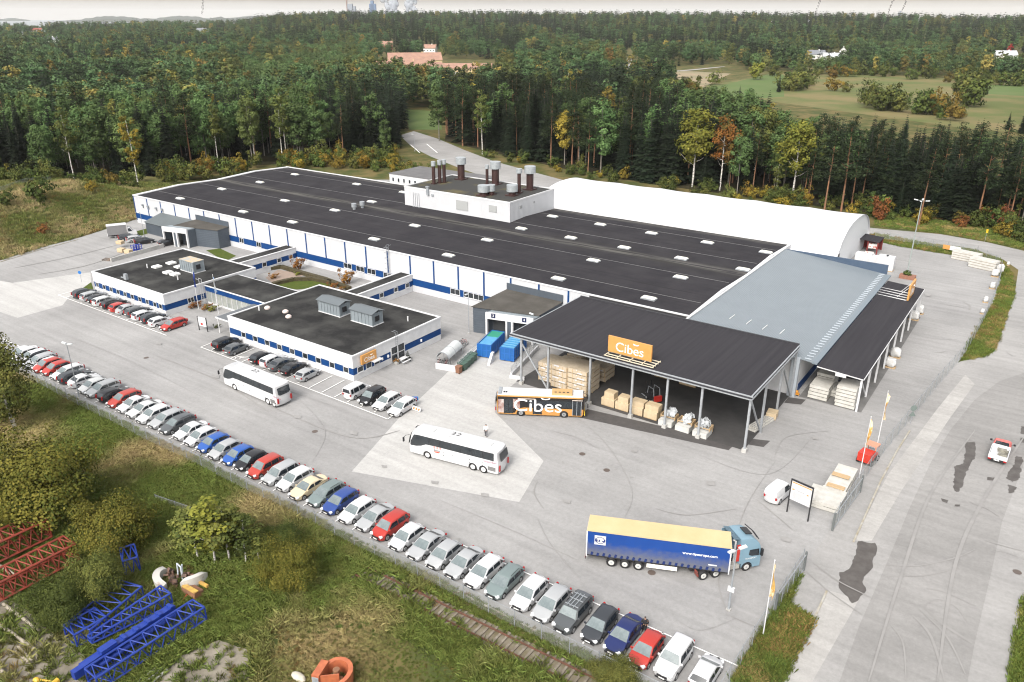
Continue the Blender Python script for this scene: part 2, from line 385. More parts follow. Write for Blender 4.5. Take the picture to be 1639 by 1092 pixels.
# thin dark tyre arcs and cracks
TYRE = mat('tyre_mark', (.198, .193, .188), .85, (.238, .232, .226), .35)
def track(pts, w):
    P = [G(*p) for p in pts]; Q = []
    for i in range(len(P)-1):
        p0, p1, p2, p3 = P[max(i-1, 0)], P[i], P[i+1], P[min(i+2, len(P)-1)]
        for k in range(8):
            t = k/8; Q.append(.5*((2*p1)+(p2-p0)*t+(2*p0-5*p1+4*p2-p3)*t*t+(3*p1-p0-3*p2+p3)*t*t*t))
    Q.append(P[-1]); L, Rr = [], []
    for i, p in enumerate(Q):
        d = (Q[min(i+1, len(Q)-1)]-Q[max(i-1, 0)]).normalized(); n = Vector((-d.y, d.x, 0))*w*.5*math.sin(math.pi*(i+.6)/(len(Q)+.2))**.5
        L.append(p+n); Rr.append(p-n)
    return L+list(reversed(Rr))
slab('tyre_marks', [track(t, w) for t, w in [
    ([(1415, 905), (1470, 906), (1530, 893), (1560, 880)], .14), ([(1482, 942), (1510, 948), (1545, 963), (1558, 970)], .12), ([(1418, 922), (1480, 922), (1530, 910)], .12),
    ([(1479, 970), (1500, 960), (1530, 972), (1547, 995)], .12), ([(1478, 972), (1510, 1000), (1555, 1030)], .35), ([(1425, 1000), (1445, 1030), (1450, 1090)], .14),
    ([(1460, 985), (1490, 1020), (1512, 1092)], .25), ([(1470, 975), (1515, 1020), (1545, 1080)], .18), ([(1575, 865), (1600, 873), (1645, 885)], .1), ([(1590, 884), (1605, 884), (1645, 898)], .06),
    ([(1610, 563), (1620, 570), (1628, 570)], .1), ([(1552, 804), (1580, 815), (1600, 828)], .2), ([(1495, 565), (1505, 565), (1515, 562)], .2),
    ([(1540, 483), (1552, 490), (1551, 497)], .35), ([(1500, 485), (1525, 490), (1550, 494)], .12),
    ([(860, 770), (855, 790), (870, 815)], .14), ([(880, 690), (920, 700), (960, 720)], .08), ([(1210, 800), (1235, 820), (1270, 850)], .12), ([(1165, 870), (1150, 930), (1165, 985)], .14),
    ([(1165, 985), (1200, 1000), (1235, 1010)], .12), ([(1300, 900), (1340, 930), (1400, 960)], .15), ([(1290, 915), (1330, 950), (1380, 985)], .12), ([(640, 690), (560, 700), (430, 650)], .2), ([(1050, 815), (1100, 825), (1180, 815)], .12),
    ([(1240, 730), (1260, 700), (1330, 690)], .1), ([(250, 570), (350, 610), (430, 660)], .2), ([(60, 440), (140, 425), (210, 400)], .3), ([(20, 430), (110, 412), (190, 392)], .3),
    ([(1500, 1092), (1530, 900), (1580, 790), (1639, 700)], .35), ([(1390, 1092), (1440, 930), (1490, 790), (1560, 690)], .3)]], TYRE, .048)
CRACK = mat('crack_filler', (.19, .185, .18), .9, (.255, .25, .244), 1)
slab('manhole_covers', [[G(a, b)+Vector((.4*math.cos(t*math.pi/6), .4*math.sin(t*math.pi/6), 0)) for t in range(12)] for a, b in [(1043, 917), (504, 691), (932, 727), (971, 753), (1628, 916), (234, 573)]],
     mat('cast_iron', (.09, .07, .06), .6), .03)
slab('asphalt_flecks', [blotch([(a, b), (a+w, b+.4), (a+w, b+1.8), (a, b+1.6)], .05, i) for i, (a, b, w) in enumerate([(899, 739, 4), (920, 744, 3), (954, 738, 4), (974, 746, 4), (953, 752, 4), (983, 751, 4), (904, 754, 4), (895, 763, 4), (1008, 764, 6)])], CRACK, .03)
slab('asphalt_seams', [track(t, w) for t, w in [([(300, 575), (420, 612), (560, 660)], .07), ([(700, 800), (820, 850), (930, 900)], .07), ([(880, 640), (960, 700), (1010, 780), (1000, 830)], .06), ([(1240, 740), (1200, 800), (1180, 850)], .07), ([(60, 520), (200, 575), (330, 640)], .07), ([(1430, 520), (1480, 540), (1540, 545)], .06), ([(1120, 730), (1230, 760), (1300, 700)], .06), ([(480, 640), (520, 690), (500, 740)], .05), ([(860, 830), (880, 870), (930, 930)], .06), ([(1180, 990), (1120, 1010), (1080, 990)], .05)]], CRACK, .075)
OIL = mat('oil_stain', (.205, .20, .195), .8, (.255, .25, .244), 1.1)
slab('oil_stains', [blotch([(a, b), (a+w, b+w*.12), (a+w*.9, b+w*.55), (a+w*.1, b+w*.42)], .09, 40+i) for i, (a, b, w) in enumerate([(720, 860, 16), (800, 900, 12), (1005, 985, 14), (690, 770, 12), (560, 690, 14), (610, 745, 10), (470, 665, 12), (900, 800, 14), (1090, 880, 12), (1130, 770, 16), (340, 600, 12), (250, 548, 9), (1010, 720, 10), (1250, 860, 16), (980, 830, 9), (770, 790, 12), (1340, 640, 12), (1480, 470, 10), (1420, 560, 12), (1300, 700, 10)])], OIL, .085)
# parking bay lines
mb = MB()
def stripe(a, b, w=.13):
    a, b = Vector(a), Vector(b); d = (b-a).normalized(); n = Vector((-d.y, d.x, 0))*w/2
    mb.sheet([(a+n)[:2]+(.112,), (a-n)[:2]+(.112,), (b-n)[:2]+(.112,), (b+n)[:2]+(.112,)])
def v2(x, y): return Vector((x, y, 0))
stripe(v2(-150, 49.6), v2(-70, 50.2)); stripe(v2(-70, 50.2), v2(-12.9, 51.4))
x = -150.
while x < -13.5: stripe(v2(x, 46.1), v2(x, 49.6+(x+150)/137*1.8)); x += 2.55
stripe(v2(-154.6, 66.4), v2(-118.5, 66.4))
x = -154.6
while x < -118.5: stripe(v2(x, 66.4), v2(x-.2, 71.2)); x += 2.62
stripe(v2(-109.3, 66.7), v2(-67.1, 66.2)); stripe(v2(-67.1, 66.2), v2(-67.5, 71.3))
x = -109.3
while x < -67.5: stripe(v2(x, 66.6), v2(x-.35, 71.4)); x += 2.62
wc = G(381, 574)
mb.v += []; mb.sheet([(wc.x+.5*math.cos(t), wc.y+.5*math.sin(t), .112) for t in np.linspace(0, 4.4, 10)]+[(wc.x+.32*math.cos(t), wc.y+.32*math.sin(t), .112) for t in np.linspace(4.4, 0, 10)])
stripe(wc+v2(.3, .3), wc+v2(1.0, 1.2), .16); stripe(wc+v2(-.5, .3), wc+v2(.6, .8), .14)
tag(mb.build('parking_lines', LINE), kind='structure')
mb = MB()
for a, b in [((657, 232), (672, 245)), ((683, 231), (700, 245))]: stripe(G(*a), G(*b), .4)
tag(mb.build('road_markings', LINE), kind='structure')
# kerbs
KERB = mat('kerb_stone', (.33, .32, .29), .85, (.24, .21, .15), .8)
def kerb(name, pts, w=.18, h=.12):
    P = [G(*p) for p in pts]; mb = MB()
    for a, b in zip(P, P[1:]): mb.beam(a+Vector((0, 0, h/2)), b+Vector((0, 0, h/2)), w, h)
    return tag(mb.build(name, KERB), kind='structure')
kerb('kerb', [(1262, 1075), (1290, 1020), (1323, 947)]); kerb('kerb', [(1366, 868), (1410, 770), (1434, 725), (1456, 690)]); kerb('kerb', [(1616, 1092), (1628, 990), (1640, 950)])
mb = MB(); mb.box(-300, -13.2, 45.0, 45.15, 0, .12); tag(mb.build('kerb', KERB), kind='structure')
kerb('kerb', [(0, 420), (62, 401), (125, 384)])
# grass verges
VERGE = mat('verge_grass', (.060, .084, .018), .95, (.14, .11, .045), .35, detail=8, lo=.45, hi=.65, bump=.5, bscale=3, spec=.1)
verges = {'island': [(1604, 418), (1620, 438), (1624, 470), (1604, 528), (1592, 560), (1577, 571), (1540, 578), (1553, 545), (1588, 490), (1602, 450), (1600, 434)],
          'back': [(1390, 383), (1402, 374), (1480, 389), (1555, 399), (1604, 417), (1600, 436), (1560, 414), (1500, 405), (1440, 395)],
          'gate': [(1172, 1092), (1235, 985), (1282, 915), (1268, 955), (1262, 968), (1302, 992), (1297, 1002), (1262, 1072), (1250, 1092)],
          'edge': [(1612, 1110), (1632, 990), (1639, 960), (1700, 900), (1700, 1110)],
          'ro': [(1400, 362), (1505, 374), (1580, 387), (1660, 404), (1660, 370), (1560, 350), (1400, 335)]}
slab('grass_verge', [gp(p) for p in verges.values()], VERGE, .05)
slab('lawn', [gp([(330, 401), (352, 398), (378, 410), (362, 418), (345, 410)]), gp([(438, 458), (478, 446), (530, 452), (532, 458), (475, 464)]), gp([(213, 372), (235, 366), (243, 372), (225, 378)]), gp([(132, 462), (146, 452), (150, 464)])],
     mat('mown_lawn', (.05, .075, .014), .95, (.07, .085, .02), .8, bump=.3, bscale=6, spec=.1), .045)
slab('garden_path', [gp([(425, 445), (445, 432), (490, 440), (440, 456)])], mat('path_gravel', (.26, .20, .16), .9, (.22, .17, .14), 1), .04)
slab('gravel_ground', [blotch([(235, 1092), (290, 1050), (350, 1025), (395, 1040), (400, 1110), (235, 1110)], .07, 21), blotch([(-20, 940), (40, 975), (90, 1020), (150, 1060), (160, 1110), (-20, 1110)], .07, 22)], GRAVEL, .02)
FIELD = mat('pasture', (.095, .112, .040), .95, (.165, .135, .065), .02, detail=9, lo=.42, hi=.62, spec=.1)
FIELD_G = mat('green_pasture', (.080, .122, .040), .95, (.10, .13, .05), .03, spec=.1)
slab('pasture', [gp([(1105, 142), (1240, 118), (1400, 118), (1660, 135), (1660, 215), (1540, 205), (1250, 165)])], FIELD, .06)
slab('green_field', [gp([(1120, 145), (1240, 117), (1255, 120), (1255, 155), (1190, 160)]), gp([(1550, 135), (1660, 138), (1660, 155), (1560, 150)]), gp([(648, 176), (700, 178), (708, 208), (655, 208)])], FIELD_G, .09)
slab('stubble_field', [gp([(960, 132), (1080, 113), (1170, 118), (1120, 143), (1060, 135), (1000, 145)])], mat('stubble', (.24, .18, .11), .95, (.17, .15, .08), .03), .08)
slab('country_road', [[p+Vector((0, 0, 0)) for p in track(t, w)] for t, w in [([(985, 118), (1005, 106), (1000, 98), (1008, 82), (1030, 74)], 16), ([(1050, 116), (1100, 113), (1160, 107)], 7), ([(1000, 118), (1050, 116), (1060, 115)], 9)]], PAVE, .25)
# ------------------------------------------------------------------ buildings
def ribbed(name, col, per=.3, amt=.12):
    """profiled sheet cladding: narrow ribs running up the wall"""
    m = mat(name, col, .45, tuple(c*.93 for c in col), .35)
    n, l = m.node_tree.nodes, m.node_tree.links; p = n['Principled BSDF']
    tc = n.new('ShaderNodeTexCoord'); sp = n.new('ShaderNodeSeparateXYZ'); l.new(tc.outputs['Object'], sp.inputs[0])
    ad = n.new('ShaderNodeMath'); ad.operation = 'ADD'; l.new(sp.outputs[0], ad.inputs[0]); l.new(sp.outputs[1], ad.inputs[1])
    mu = n.new('ShaderNodeMath'); mu.operation = 'MULTIPLY'; mu.inputs[1].default_value = 2*math.pi/per; l.new(ad.outputs[0], mu.inputs[0])
    si = n.new('ShaderNodeMath'); si.operation = 'SINE'; l.new(mu.outputs[0], si.inputs[0])
    bp = n.new('ShaderNodeBump'); bp.inputs['Strength'].default_value = amt; bp.inputs['Distance'].default_value = .03
    l.new(si.outputs[0], bp.inputs['Height']); l.new(bp.outputs[0], p.inputs['Normal'])
    return m
CLAD = ribbed('white_cladding', (.46, .47, .49), .5, .45)
CLAD_D = ribbed('slate_profile', (.055, .068, .085), .35, .5)
CLAD_G = ribbed('grey_profile', (.20, .23, .25), .35, .4)
SEAM = ribbed('blue_grey_sheet', (.158, .183, .202), .6, .35)
TRIM = mat('grey_trim', (.30, .33, .36), .5)
DARKWALL = mat('dark_interior', (.012, .012, .013), .9)
def ring(mb, x0, x1, y0, y1, w, z0, z1):
    mb.box(x0, x1, y0, y0+w, z0, z1); mb.box(x0, x1, y1-w, y1, z0, z1)
    mb.box(x0, x0+w, y0+w, y1-w, z0, z1); mb.box(x1-w, x1, y0+w, y1-w, z0, z1)
def wp(root, name, mb, m, smooth=None): return mb.build(name, m, root, smooth=smooth, world=True)
def window(root, face, at, u, z0, z1, w, mull=0, open_=False):
    """window with a frame; face 'y' looks to -Y at Y=at, face 'x' looks to +X at X=at"""
    f = MB(); g = MB(); t = .07
    def bx(m, a, b, c, d, p0, p1):
        if face == 'y': m.box(a, b, at-p1, at-p0, c, d)
        else: m.box(at+p0, at+p1, a, b, c, d)
    bx(f, u-w/2, u+w/2, z0, z0+t, .003, .07); bx(f, u-w/2, u+w/2, z1-t, z1, .003, .07)
    bx(f, u-w/2, u-w/2+t, z0+t, z1-t, .003, .07); bx(f, u+w/2-t, u+w/2, z0+t, z1-t, .003, .07)
    for k in range(mull):
        c = u-w/2+w*(k+1)/(mull+1); bx(f, c-.03, c+.03, z0+t, z1-t, .003, .07)
    bx(f, u-w/2-.05, u+w/2+.05, z0-.05, z0-.003, .003, .16)
    bx(g, u-w/2+t, u+w/2-t, z0+t, z1-t, .004, .02)
    o = wp(root, 'window', f, WHITE); gl = g.build('pane', GLASS, o, world=False)
    r = root.location
    for v in gl.data.vertices: v.co -= r
    return o
# ---- the long production hall
HX0, HX1, HY0, HY1, HZ = -196.6, -42.3, 108.0, 158.4, 7.2
hall = thing('production_hall', 'long white factory hall with blue strips and a huge flat black roof', 'factory hall', (HX0, HY0, 0))
prof = [(HY0, 7.2), (121, 7.75), (133.5, 7.3), (146, 7.75), (HY1, 7.2)]
mb = MB(); mb.box(HX0, HX1, HY0, HY0+.3, 2.66, HZ-.02); mb.box(HX0, HX1, HY0, HY0+.3, 0, 1.28)
mb.box(HX0, HX1, HY1-.3, HY1, 0, HZ-.02); 
for xa in (HX0, HX1-.3):
    pts = [(HY0+.3, 0), (HY1-.3, 0), (HY1-.3, 7.2), (146, 7.73), (133.5, 7.28), (121, 7.73), (HY0+.3, 7.2)]
    n = len(pts); mb.add([(xa, a, b) for a, b in pts]+[(xa+.3, a, b) for a, b in pts], [tuple(range(n)), tuple(reversed(range(n, 2*n)))]+[(i, n+i, n+(i+1) % n, (i+1) % n) for i in range(n)])
wp(hall, 'wall', mb, CLAD)
mb = MB(); mb.box(HX0, HX1, HY0+.01, HY0+.29, 1.28, 2.66); wp(hall, 'wall_band', mb, BLUE_PANEL)
mb = MB()
for (ya, za), (yb, zb) in zip(prof, prof[1:]): mb.add([(HX0+.5, ya, za), (HX1-.5, ya, za), (HX1-.5, yb, zb), (HX0+.5, yb, zb)], [(0, 1, 2, 3)])
def roof_mat():
    m = mat('hall_bitumen', (.0245, .0235, .0272), .9, (.0355, .034, .0375), .22, bump=.25, bscale=6, detail=8, spec=.06)
    n, l = m.node_tree.nodes, m.node_tree.links; p = n['Principled BSDF']; src = p.inputs['Base Color'].links[0].from_socket
    tc = n.new('ShaderNodeTexCoord'); sp = n.new('ShaderNodeSeparateXYZ'); l.new(tc.outputs['Object'], sp.inputs[0])
    # lichen and dried silt lying along the two valleys
    def streak(y, w, sc, lo, hi, seed):
        a = n.new('ShaderNodeMath'); a.operation = 'SUBTRACT'; a.inputs[1].default_value = y; l.new(sp.outputs[1], a.inputs[0])
        b = n.new('ShaderNodeMath'); b.operation = 'ABSOLUTE'; l.new(a.outputs[0], b.inputs[0])
        c = n.new('ShaderNodeMapRange'); c.inputs['From Min'].default_value = w; c.inputs['From Max'].default_value = 0; l.new(b.outputs[0], c.inputs['Value'])
        mp = n.new('ShaderNodeMapping'); mp.inputs['Scale'].default_value = (.05, .9, 1); mp.inputs['Location'].default_value = (seed, seed, 0)
        l.new(tc.outputs['Object'], mp.inputs[0])
        nz = n.new('ShaderNodeTexNoise'); nz.inputs['Scale'].default_value = sc; nz.inputs['Detail'].default_value = 9; nz.inputs['Roughness'].default_value = .65
        l.new(mp.outputs[0], nz.inputs['Vector'])
        d = n.new('ShaderNodeMapRange'); d.inputs['From Min'].default_value = lo; d.inputs['From Max'].default_value = hi; l.new(nz.outputs['Fac'], d.inputs['Value'])
        e = n.new('ShaderNodeMath'); e.operation = 'MULTIPLY'; l.new(c.outputs[0], e.inputs[0]); l.new(d.outputs[0], e.inputs[1]); return e.outputs[0]
    for y, w, lo, hi, col, seed in ((133-HY0, 5.5, .44, .70, (.034, .033, .027, 1), 5), (118-HY0, 12, .50, .72, (.020, .019, .021, 1), 1), (145-HY0, 12, .50, .72, (.021, .020, .020, 1), 9), (133.5-HY0, 2.0, .43, .56, (.105, .102, .094, 1), 3.3), (157.0-HY0, 1.9, .42, .60, (.10, .098, .09, 1), 8.1)):
        f = streak(y, w, 1.6, lo, hi, seed)
        mx = n.new('ShaderNodeMix'); mx.data_type = 'RGBA'; l.new(f, mx.inputs['Factor']); l.new(src, mx.inputs['A']); mx.inputs['B'].default_value = col; src = mx.outputs['Result']
    l.new(src, p.inputs['Base Color']); return m
wp(hall, 'roof', mb, roof_mat())
mb = MB()
mb.box(HX0-.1, HX1, HY0-.12, HY0+.22, HZ-.02, HZ+.16); mb.box(HX0-.1, HX1, HY1-.2, HY1+.1, HZ-.02, HZ+.22)
for (ya, za), (yb, zb) in zip(prof, prof[1:]):
    for xa, xb in ((HX0-.1, HX0+1.2), (HX1-.4, HX1+.1)):
        mb.add([(xa, ya, za-.2), (xb, ya, za-.2), (xb, yb, zb-.2), (xa, yb, zb-.2), (xa, ya, za+.17), (xb, ya, za+.17), (xb, yb, zb+.17), (xa, yb, zb+.17)],
               [(4, 5, 6, 7), (0, 4, 7, 3), (1, 2, 6, 5), (0, 1, 5, 4), (3, 7, 6, 2)])
wp(hall, 'parapet', mb, WHITE)
mb = MB()
for y in (114.2, 126.5, 140.5, 151.5):
    z = float(np.interp(y, [p[0] for p in prof], [p[1] for p in prof])); mb.box(HX0+2, HX1-1, y-.035, y+.035, z+.0, z+.03)
wp(hall, 'lightning_wire', mb, mat('wire_grey', (.16, .16, .16), .6))
k = HX0+.0
mb0 = None; i = 0; x = HX0+6.2
while x < -62:
    m_ = MB(); m_.box(x-.17, x+.17, HY0-.06, HY0-.003, 2.66, HZ-.03); wp(hall, 'wall_strip', m_, BLUE_PANEL); x += 6.0
m_ = MB(); m_.box(HX0-.03, HX0+.3, HY0-.06, HY0-.003, .8, HZ-.03); wp(hall, 'wall_strip', m_, BLUE_PANEL)
for sx, sy in [(288, 315.5), (355, 302), (416, 290), (472, 278.5), (571, 294), (646, 307), (456, 320.5), (595, 321), (536, 336), (389, 336.5), (468, 353), (599, 380), (664, 360.5), (780, 383.5), (718, 405.5),
        (834.5, 363.5), (914, 378), (999.5, 393.5), (1091, 410.5), (1190, 428), (884.5, 345.5), (961, 358.5), (1043, 372.5), (1132.5, 387.5), (1226, 403), (950, 416), (1089.5, 443), (894, 442.5), (1039, 473.5)]:
    c = G(sx, sy, 7.9); z = float(np.interp(c.y, [p[0] for p in prof], [p[1] for p in prof]))
    m_ = MB(); m_.box(c.x-1.25, c.x+1.25, c.y-.62, c.y+.62, z-.05, z+.22); sk = wp(hall, 'skylight', m_, GALV)
    m_ = MB(); a, b = 1.2, .57
    m_.add([(c.x-a, c.y-b, z+.22), (c.x+a, c.y-b, z+.22), (c.x+a, c.y+b, z+.22), (c.x-a, c.y+b, z+.22), (c.x-a+.25, c.y-b+.25, z+.42), (c.x+a-.25, c.y-b+.25, z+.42), (c.x+a-.25, c.y+b-.25, z+.42), (c.x-a+.25, c.y+b-.25, z+.42)],
           [(4, 5, 6, 7), (0, 1, 5, 4), (1, 2, 6, 5), (2, 3, 7, 6), (3, 0, 4, 7)])
    d_ = m_.build('dome', mat('skylight_dome', (.66, .65, .58), .3, (.55, .54, .46), 1.0), sk)
    for v in d_.data.vertices: v.co -= hall.location
for sx, sy in [(567, 335), (580, 332)]:
    c = G(sx, sy, 7.5); m_ = MB(); m_.cyl((c.x, c.y, 7.2), (c.x, c.y, 8.1), .35); m_.cyl((c.x, c.y, 8.0), (c.x, c.y, 8.9), .6); wp(hall, 'roof_vent', m_, GALV, 40)
for px in [505, 526.5, 574, 690, 713, 730, 546]:
    p = G(px, 443+(px-505)*.22, 2.0); window(hall, 'y', HY0, p.x, 1.45, 2.6, 2.3, 1)
window(hall, 'y', HY0, -153.0, 1.4, 2.6, 1.6, 1); window(hall, 'y', HY0, -146.8, 1.4, 2.6, 1.6, 1)
for px in (225, 234, 247, 257):
    p = G(px, 333+(px-225)*.22, 4.6); m_ = MB(); m_.obox((p.x, HY0-.25, 5.2), .5, .45, .45); m_.obox((p.x+.05, HY0-.12, 4.8), .16, .16, .7); wp(hall, 'wall_lamp', m_, GALV)
m_ = MB(); p = G(614, 430, 4)      # cage ladder to the roof
lx = p.x
for dx in (-.3, .3): m_.tube([(lx+dx, HY0-.25, .6), (lx+dx, HY0-.25, 8.4), (lx+dx, HY0+.5, 8.4)], .035, 6)
for i in range(26): m_.beam((lx-.3, HY0-.25, .8+i*.29), (lx+.3, HY0-.25, .8+i*.29), .03)
for i in range(6):
    z = 2.6+i*1.1; m_.tube([(lx-.35, HY0-.25, z), (lx-.35, HY0-.9, z), (lx+.35, HY0-.9, z), (lx+.35, HY0-.25, z)], .025, 5)
wp(hall, 'ladder', m_, GALV)
# dark panel on the hall wall; canopy shade is put into its colour
m_ = MB(); m_.box(-60.3, -42.3, HY0-.12, HY0-.01, 0, 7.1); wp(hall, 'canopy_shade_wall', m_, mat('canopy_shade_paint', (.022, .022, .024), .7, (.03, .03, .032), .5))
# ---- plant room on the hall roof
PX0, PX1, PY0, PY1, PZ0, PZ1 = -130.4, -99.0, 139.6, 158.0, 7.0, 11.9
pr = thing('plant_room', 'white windowless plant room with brown flues on the hall roof', 'plant room', (PX0, PY0, PZ0))
mb = MB(); mb.box(PX0, PX1, PY0, PY1, PZ0, PZ1); wp(pr, 'wall', mb, CLAD)
mb = MB(); ring(mb, PX0-.06, PX1+.06, PY0-.06, PY1+.06, .3, PZ1-.1, PZ1+.22); wp(pr, 'parapet', mb, WHITE)
mb = MB(); mb.box(PX0+.25, PX1-.25, PY0+.25, PY1-.25, PZ1, PZ1+.05); wp(pr, 'roof', mb, mat('mossy_bitumen', (.024, .024, .022), .95, (.075, .062, .022), .16, lo=.52, hi=.68, detail=8))
for (u0, v0, u1, v1) in [(568, 548, 690, 682), (900, 605, 978, 697)]:
    a = G(640+u0/6.304, 230+v0/6.304, 10.5); zz = []
    def onY(px, py, Y):
        q = G(px, py, 0)-Vector((0, 0, CAM_H)); t = Y/q.y; return Vector((q.x*t, Y, CAM_H+q.z*t))
    a = onY(640+u0/6.304, 230+v0/6.304, PY0); b = onY(640+u1/6.304, 230+v1/6.304, PY0)
    m_ = MB()
    ring2 = [(a.x, b.x, a.z, a.z-.1)]
    z0, z1 = min(a.z, b.z)-.0, max(a.z, b.z)
    z1 = (z0+z1)/2+.55*(z1-z0)/1.0*.6; m_.box(a.x, b.x, PY0-.1, PY0-.003, z0, z1)
    nsl = int((z1-z0)/.16)
    for i in range(nsl): m_.add([(a.x+.05, PY0-.14, z0+.03+i*.16), (b.x-.05, PY0-.14, z0+.03+i*.16), (b.x-.05, PY0-.10, z0+.14+i*.16), (a.x+.05, PY0-.10, z0+.14+i*.16)], [(0, 1, 2, 3)])
    wp(pr, 'louvre_grille', m_, mat('louvre_grey', (.26, .27, .27), .6))
m_ = MB(); p = Vector((-101.2+2.2, 144.5, 10.4)); m_.box(PX1+.003, PX1+.06, 143.4, 144.4, 9.9, 10.6); m_.box(PX1+.003, PX1+.06, 149.0, 149.6, 10.2, 10.6); wp(pr, 'louvre_grille', m_, MATS['louvre_grey'])
m_ = MB(); p = G(707, 300, 12.3); m_.box(-123.0, -122.4, PY0-.5, PY0-.003, 10.9, 12.7); m_.box(-123.1, -122.3, PY0-.6, PY0-.003, 12.7, 12.95); m_.box(-121.7, -121.1, PY0-.2, PY0-.003, 10.7, 11.2); wp(pr, 'extract_cowl', m_, GALV)
m_ = MB()
for i, x in enumerate((-127.5, -126.9, -126.3, -125.7)): m_.cyl((x, PY0-.12, 7.6), (x, PY0-.12, 10.9), .045, 6); m_.box(x-.14, x+.14, PY0-.4, PY0-.003, 7.3, 7.55)
wp(pr, 'vent_pipes', m_, GALV)
# flues: pixel of the foot, top, radii
for (bx_, by_, tx, ty, r, rc, capf) in [(344, 405, 338, 180, .42, .62, .20), (404, 395, 398, 168, .42, .6, .2), (450, 390, 440, 160, .42, .6, .2), (620, 358, 618, 140, .9, 1.45, .29), (881, 405, 878, 215, .36, .55, .2),
        (965, 408, 962, 182, .9, 1.45, .30), (1203, 495, 1196, 252, .42, .78, .18), (1312, 460, 1314, 228, .85, 1.5, .29), (845, 520, 842, 420, .95, 1.5, .62), (920, 512, 922, 415, .8, 1.1, .6), (1134, 520, 1134, 415, .85, 1.45, .6)]:
    f = G(640+bx_/6.304, 230+by_/6.304, PZ1+.1); h = None
    ps = Vector((f.x, f.y, PZ1))
    tgt = 230+ty/6.304; h = 0
    for q in range(1200):
        if proj((f.x, f.y, PZ1+q*.01))[1] <= tgt: h = q*.01; break
    m_ = MB(); m_.box(f.x-rc*.85, f.x+rc*.85, f.y-rc*.85, f.y+rc*.85, PZ1+.04, PZ1+.3); m_.cyl((f.x, f.y, PZ1+.3), (f.x, f.y, PZ1+h*(1-capf*.5)), r, 18); fl = wp(pr, 'chimney', m_, OXBLOOD, 40)
    rc *= .9; m_ = MB(); zc = PZ1+h*(1-capf); L0 = pr.location
    m_.cyl((f.x-L0.x, f.y-L0.y, zc-PZ0), (f.x-L0.x, f.y-L0.y, PZ1+h-PZ0), rc, 20); m_.build('chimney_cap', mat('zinc_cowl', (.34, .365, .38), .5, (.26, .285, .30), 2, metal=.2), fl, smooth=40)
# ---- low flat-roofed offices in front of the hall
def office(x0, x1, y0, y1, h, label, z0=1.0, z1=2.08, par=.32):
    r = thing('office_building', label, 'office building', (x0, y0, 0))
    mb = MB(); mb.box(x0, x1, y0, y1, 0, z0); mb.box(x0-.03, x1+.03, y0-.03, y1+.03, z1, h-.02); wp(r, 'wall', mb, WHITE)
    mb = MB(); mb.box(x0+.01, x1-.01, y0+.01, y1-.01, z0, z1); wp(r, 'wall_band', mb, BLUE_PANEL)
    mb = MB(); ring(mb, x0-.1, x1+.1, y0-.1, y1+.1, par, h-.15, h+.12); wp(r, 'parapet', mb, WHITE)
    mb = MB(); mb.box(x0+par-.14, x1-par+.14, y0+par-.14, y1-par+.14, h-.05, h+.0); wp(r, 'roof', mb, BITUMEN_OLD)
    return r
O1 = (-151.2, -127.2, 72.0, 92.0); O2 = (-108.6, -79.4, 72.0, 92.0)
of1 = office(*O1, 4.0, 'low white flat roofed office with blue window band beside the flagpoles')
of2 = office(*O2, 4.0, 'low white flat roofed office with an amber sign at its corner')
for px in (312, 346, 379): pass
for i in range(9): window(of2, 'y', O2[2], -104.9+i*3.0, 1.06, 2.04, 1.15)
for i in range(3): window(of2, 'x', O2[1], 73.4+i*1.75, 1.06, 2.02, 1.2)
m_ = MB(); m_.box(O2[1]+.035, O2[1]+.10, 79.9, 83.1, .15, 2.7); dr = wp(of2, 'door', m_, WHITE)
m_ = MB()
for a, b, c, d in [(80.1, 81.3, 1.5, 2.6), (81.6, 82.9, 1.5, 2.6), (80.1, 81.3, .3, 1.35), (81.6, 82.9, .3, 1.35)]: m_.box(O2[1]+.10, O2[1]+.12, a, b, c, d)
g_ = m_.build('pane', GLASS, dr)
for v in g_.data.vertices: v.co -= of2.location
m_ = MB(); m_.box(O2[1]+.04, O2[1]+1.1, 75.4, 77.2, 2.1, 2.2); wp(of2, 'awning', m_, WHITE)
for y in (78.0, 87.0, 79.3): m_ = MB(); m_.box(O2[1]+.02, O2[1]+.16, y-.13, y+.13, 1.35, 1.75); wp(of2, 'wall_lamp', m_, mat('lamp_white', (.8, .8, .8), .3))
for i in range(9): window(of1, 'y', O1[2], -150.0+i*2.45, 1.06, 2.04, 1.0)
for y, w in ((77.2, 1.3), (81.6, 2.4), (86.4, 1.8)): window(of1, 'x', O1[1], y, .9 if w > 2 else 1.06, 2.06, w, 1)
window(of1, 'y', O1[2], -128.6, 1.06, 2.04, 1.0)
# link between the two offices, with a glazed front, and two corridors to the hall
lk = thing('link_building', 'glass fronted link with dark flat roof joining the two offices', 'office link', (-127.2, 80.4, 0))
mb = MB(); mb.box(-127.08, -108.75, 80.4, 88.0, 2.55, 3.55); wp(lk, 'wall_band', mb, BLUE_PANEL)
mb = MB(); mb.box(-127.08, -108.75, 80.5, 88.0, 0, .35); mb.box(-127.08, -108.75, 87.7, 88.0, .35, 2.55); wp(lk, 'wall', mb, WHITE)
mb = MB(); mb.box(-127.05, -108.8, 80.55, 80.62, .35, 2.55); wp(lk, 'glazing', mb, mat('pale_glazing', (.20, .22, .21), .12, (.30, .31, .29), .6, spec=.7))
mb = MB()
for i in range(13): x = -127+i*1.5; mb.box(x-.04, x+.04, 80.46, 80.548, .35, 2.55)
wp(lk, 'mullions', mb, WHITE)
mb = MB(); mb.box(-127.08, -108.75, 80.2, 88.1, 3.55, 3.68); wp(lk, 'parapet', mb, WHITE)
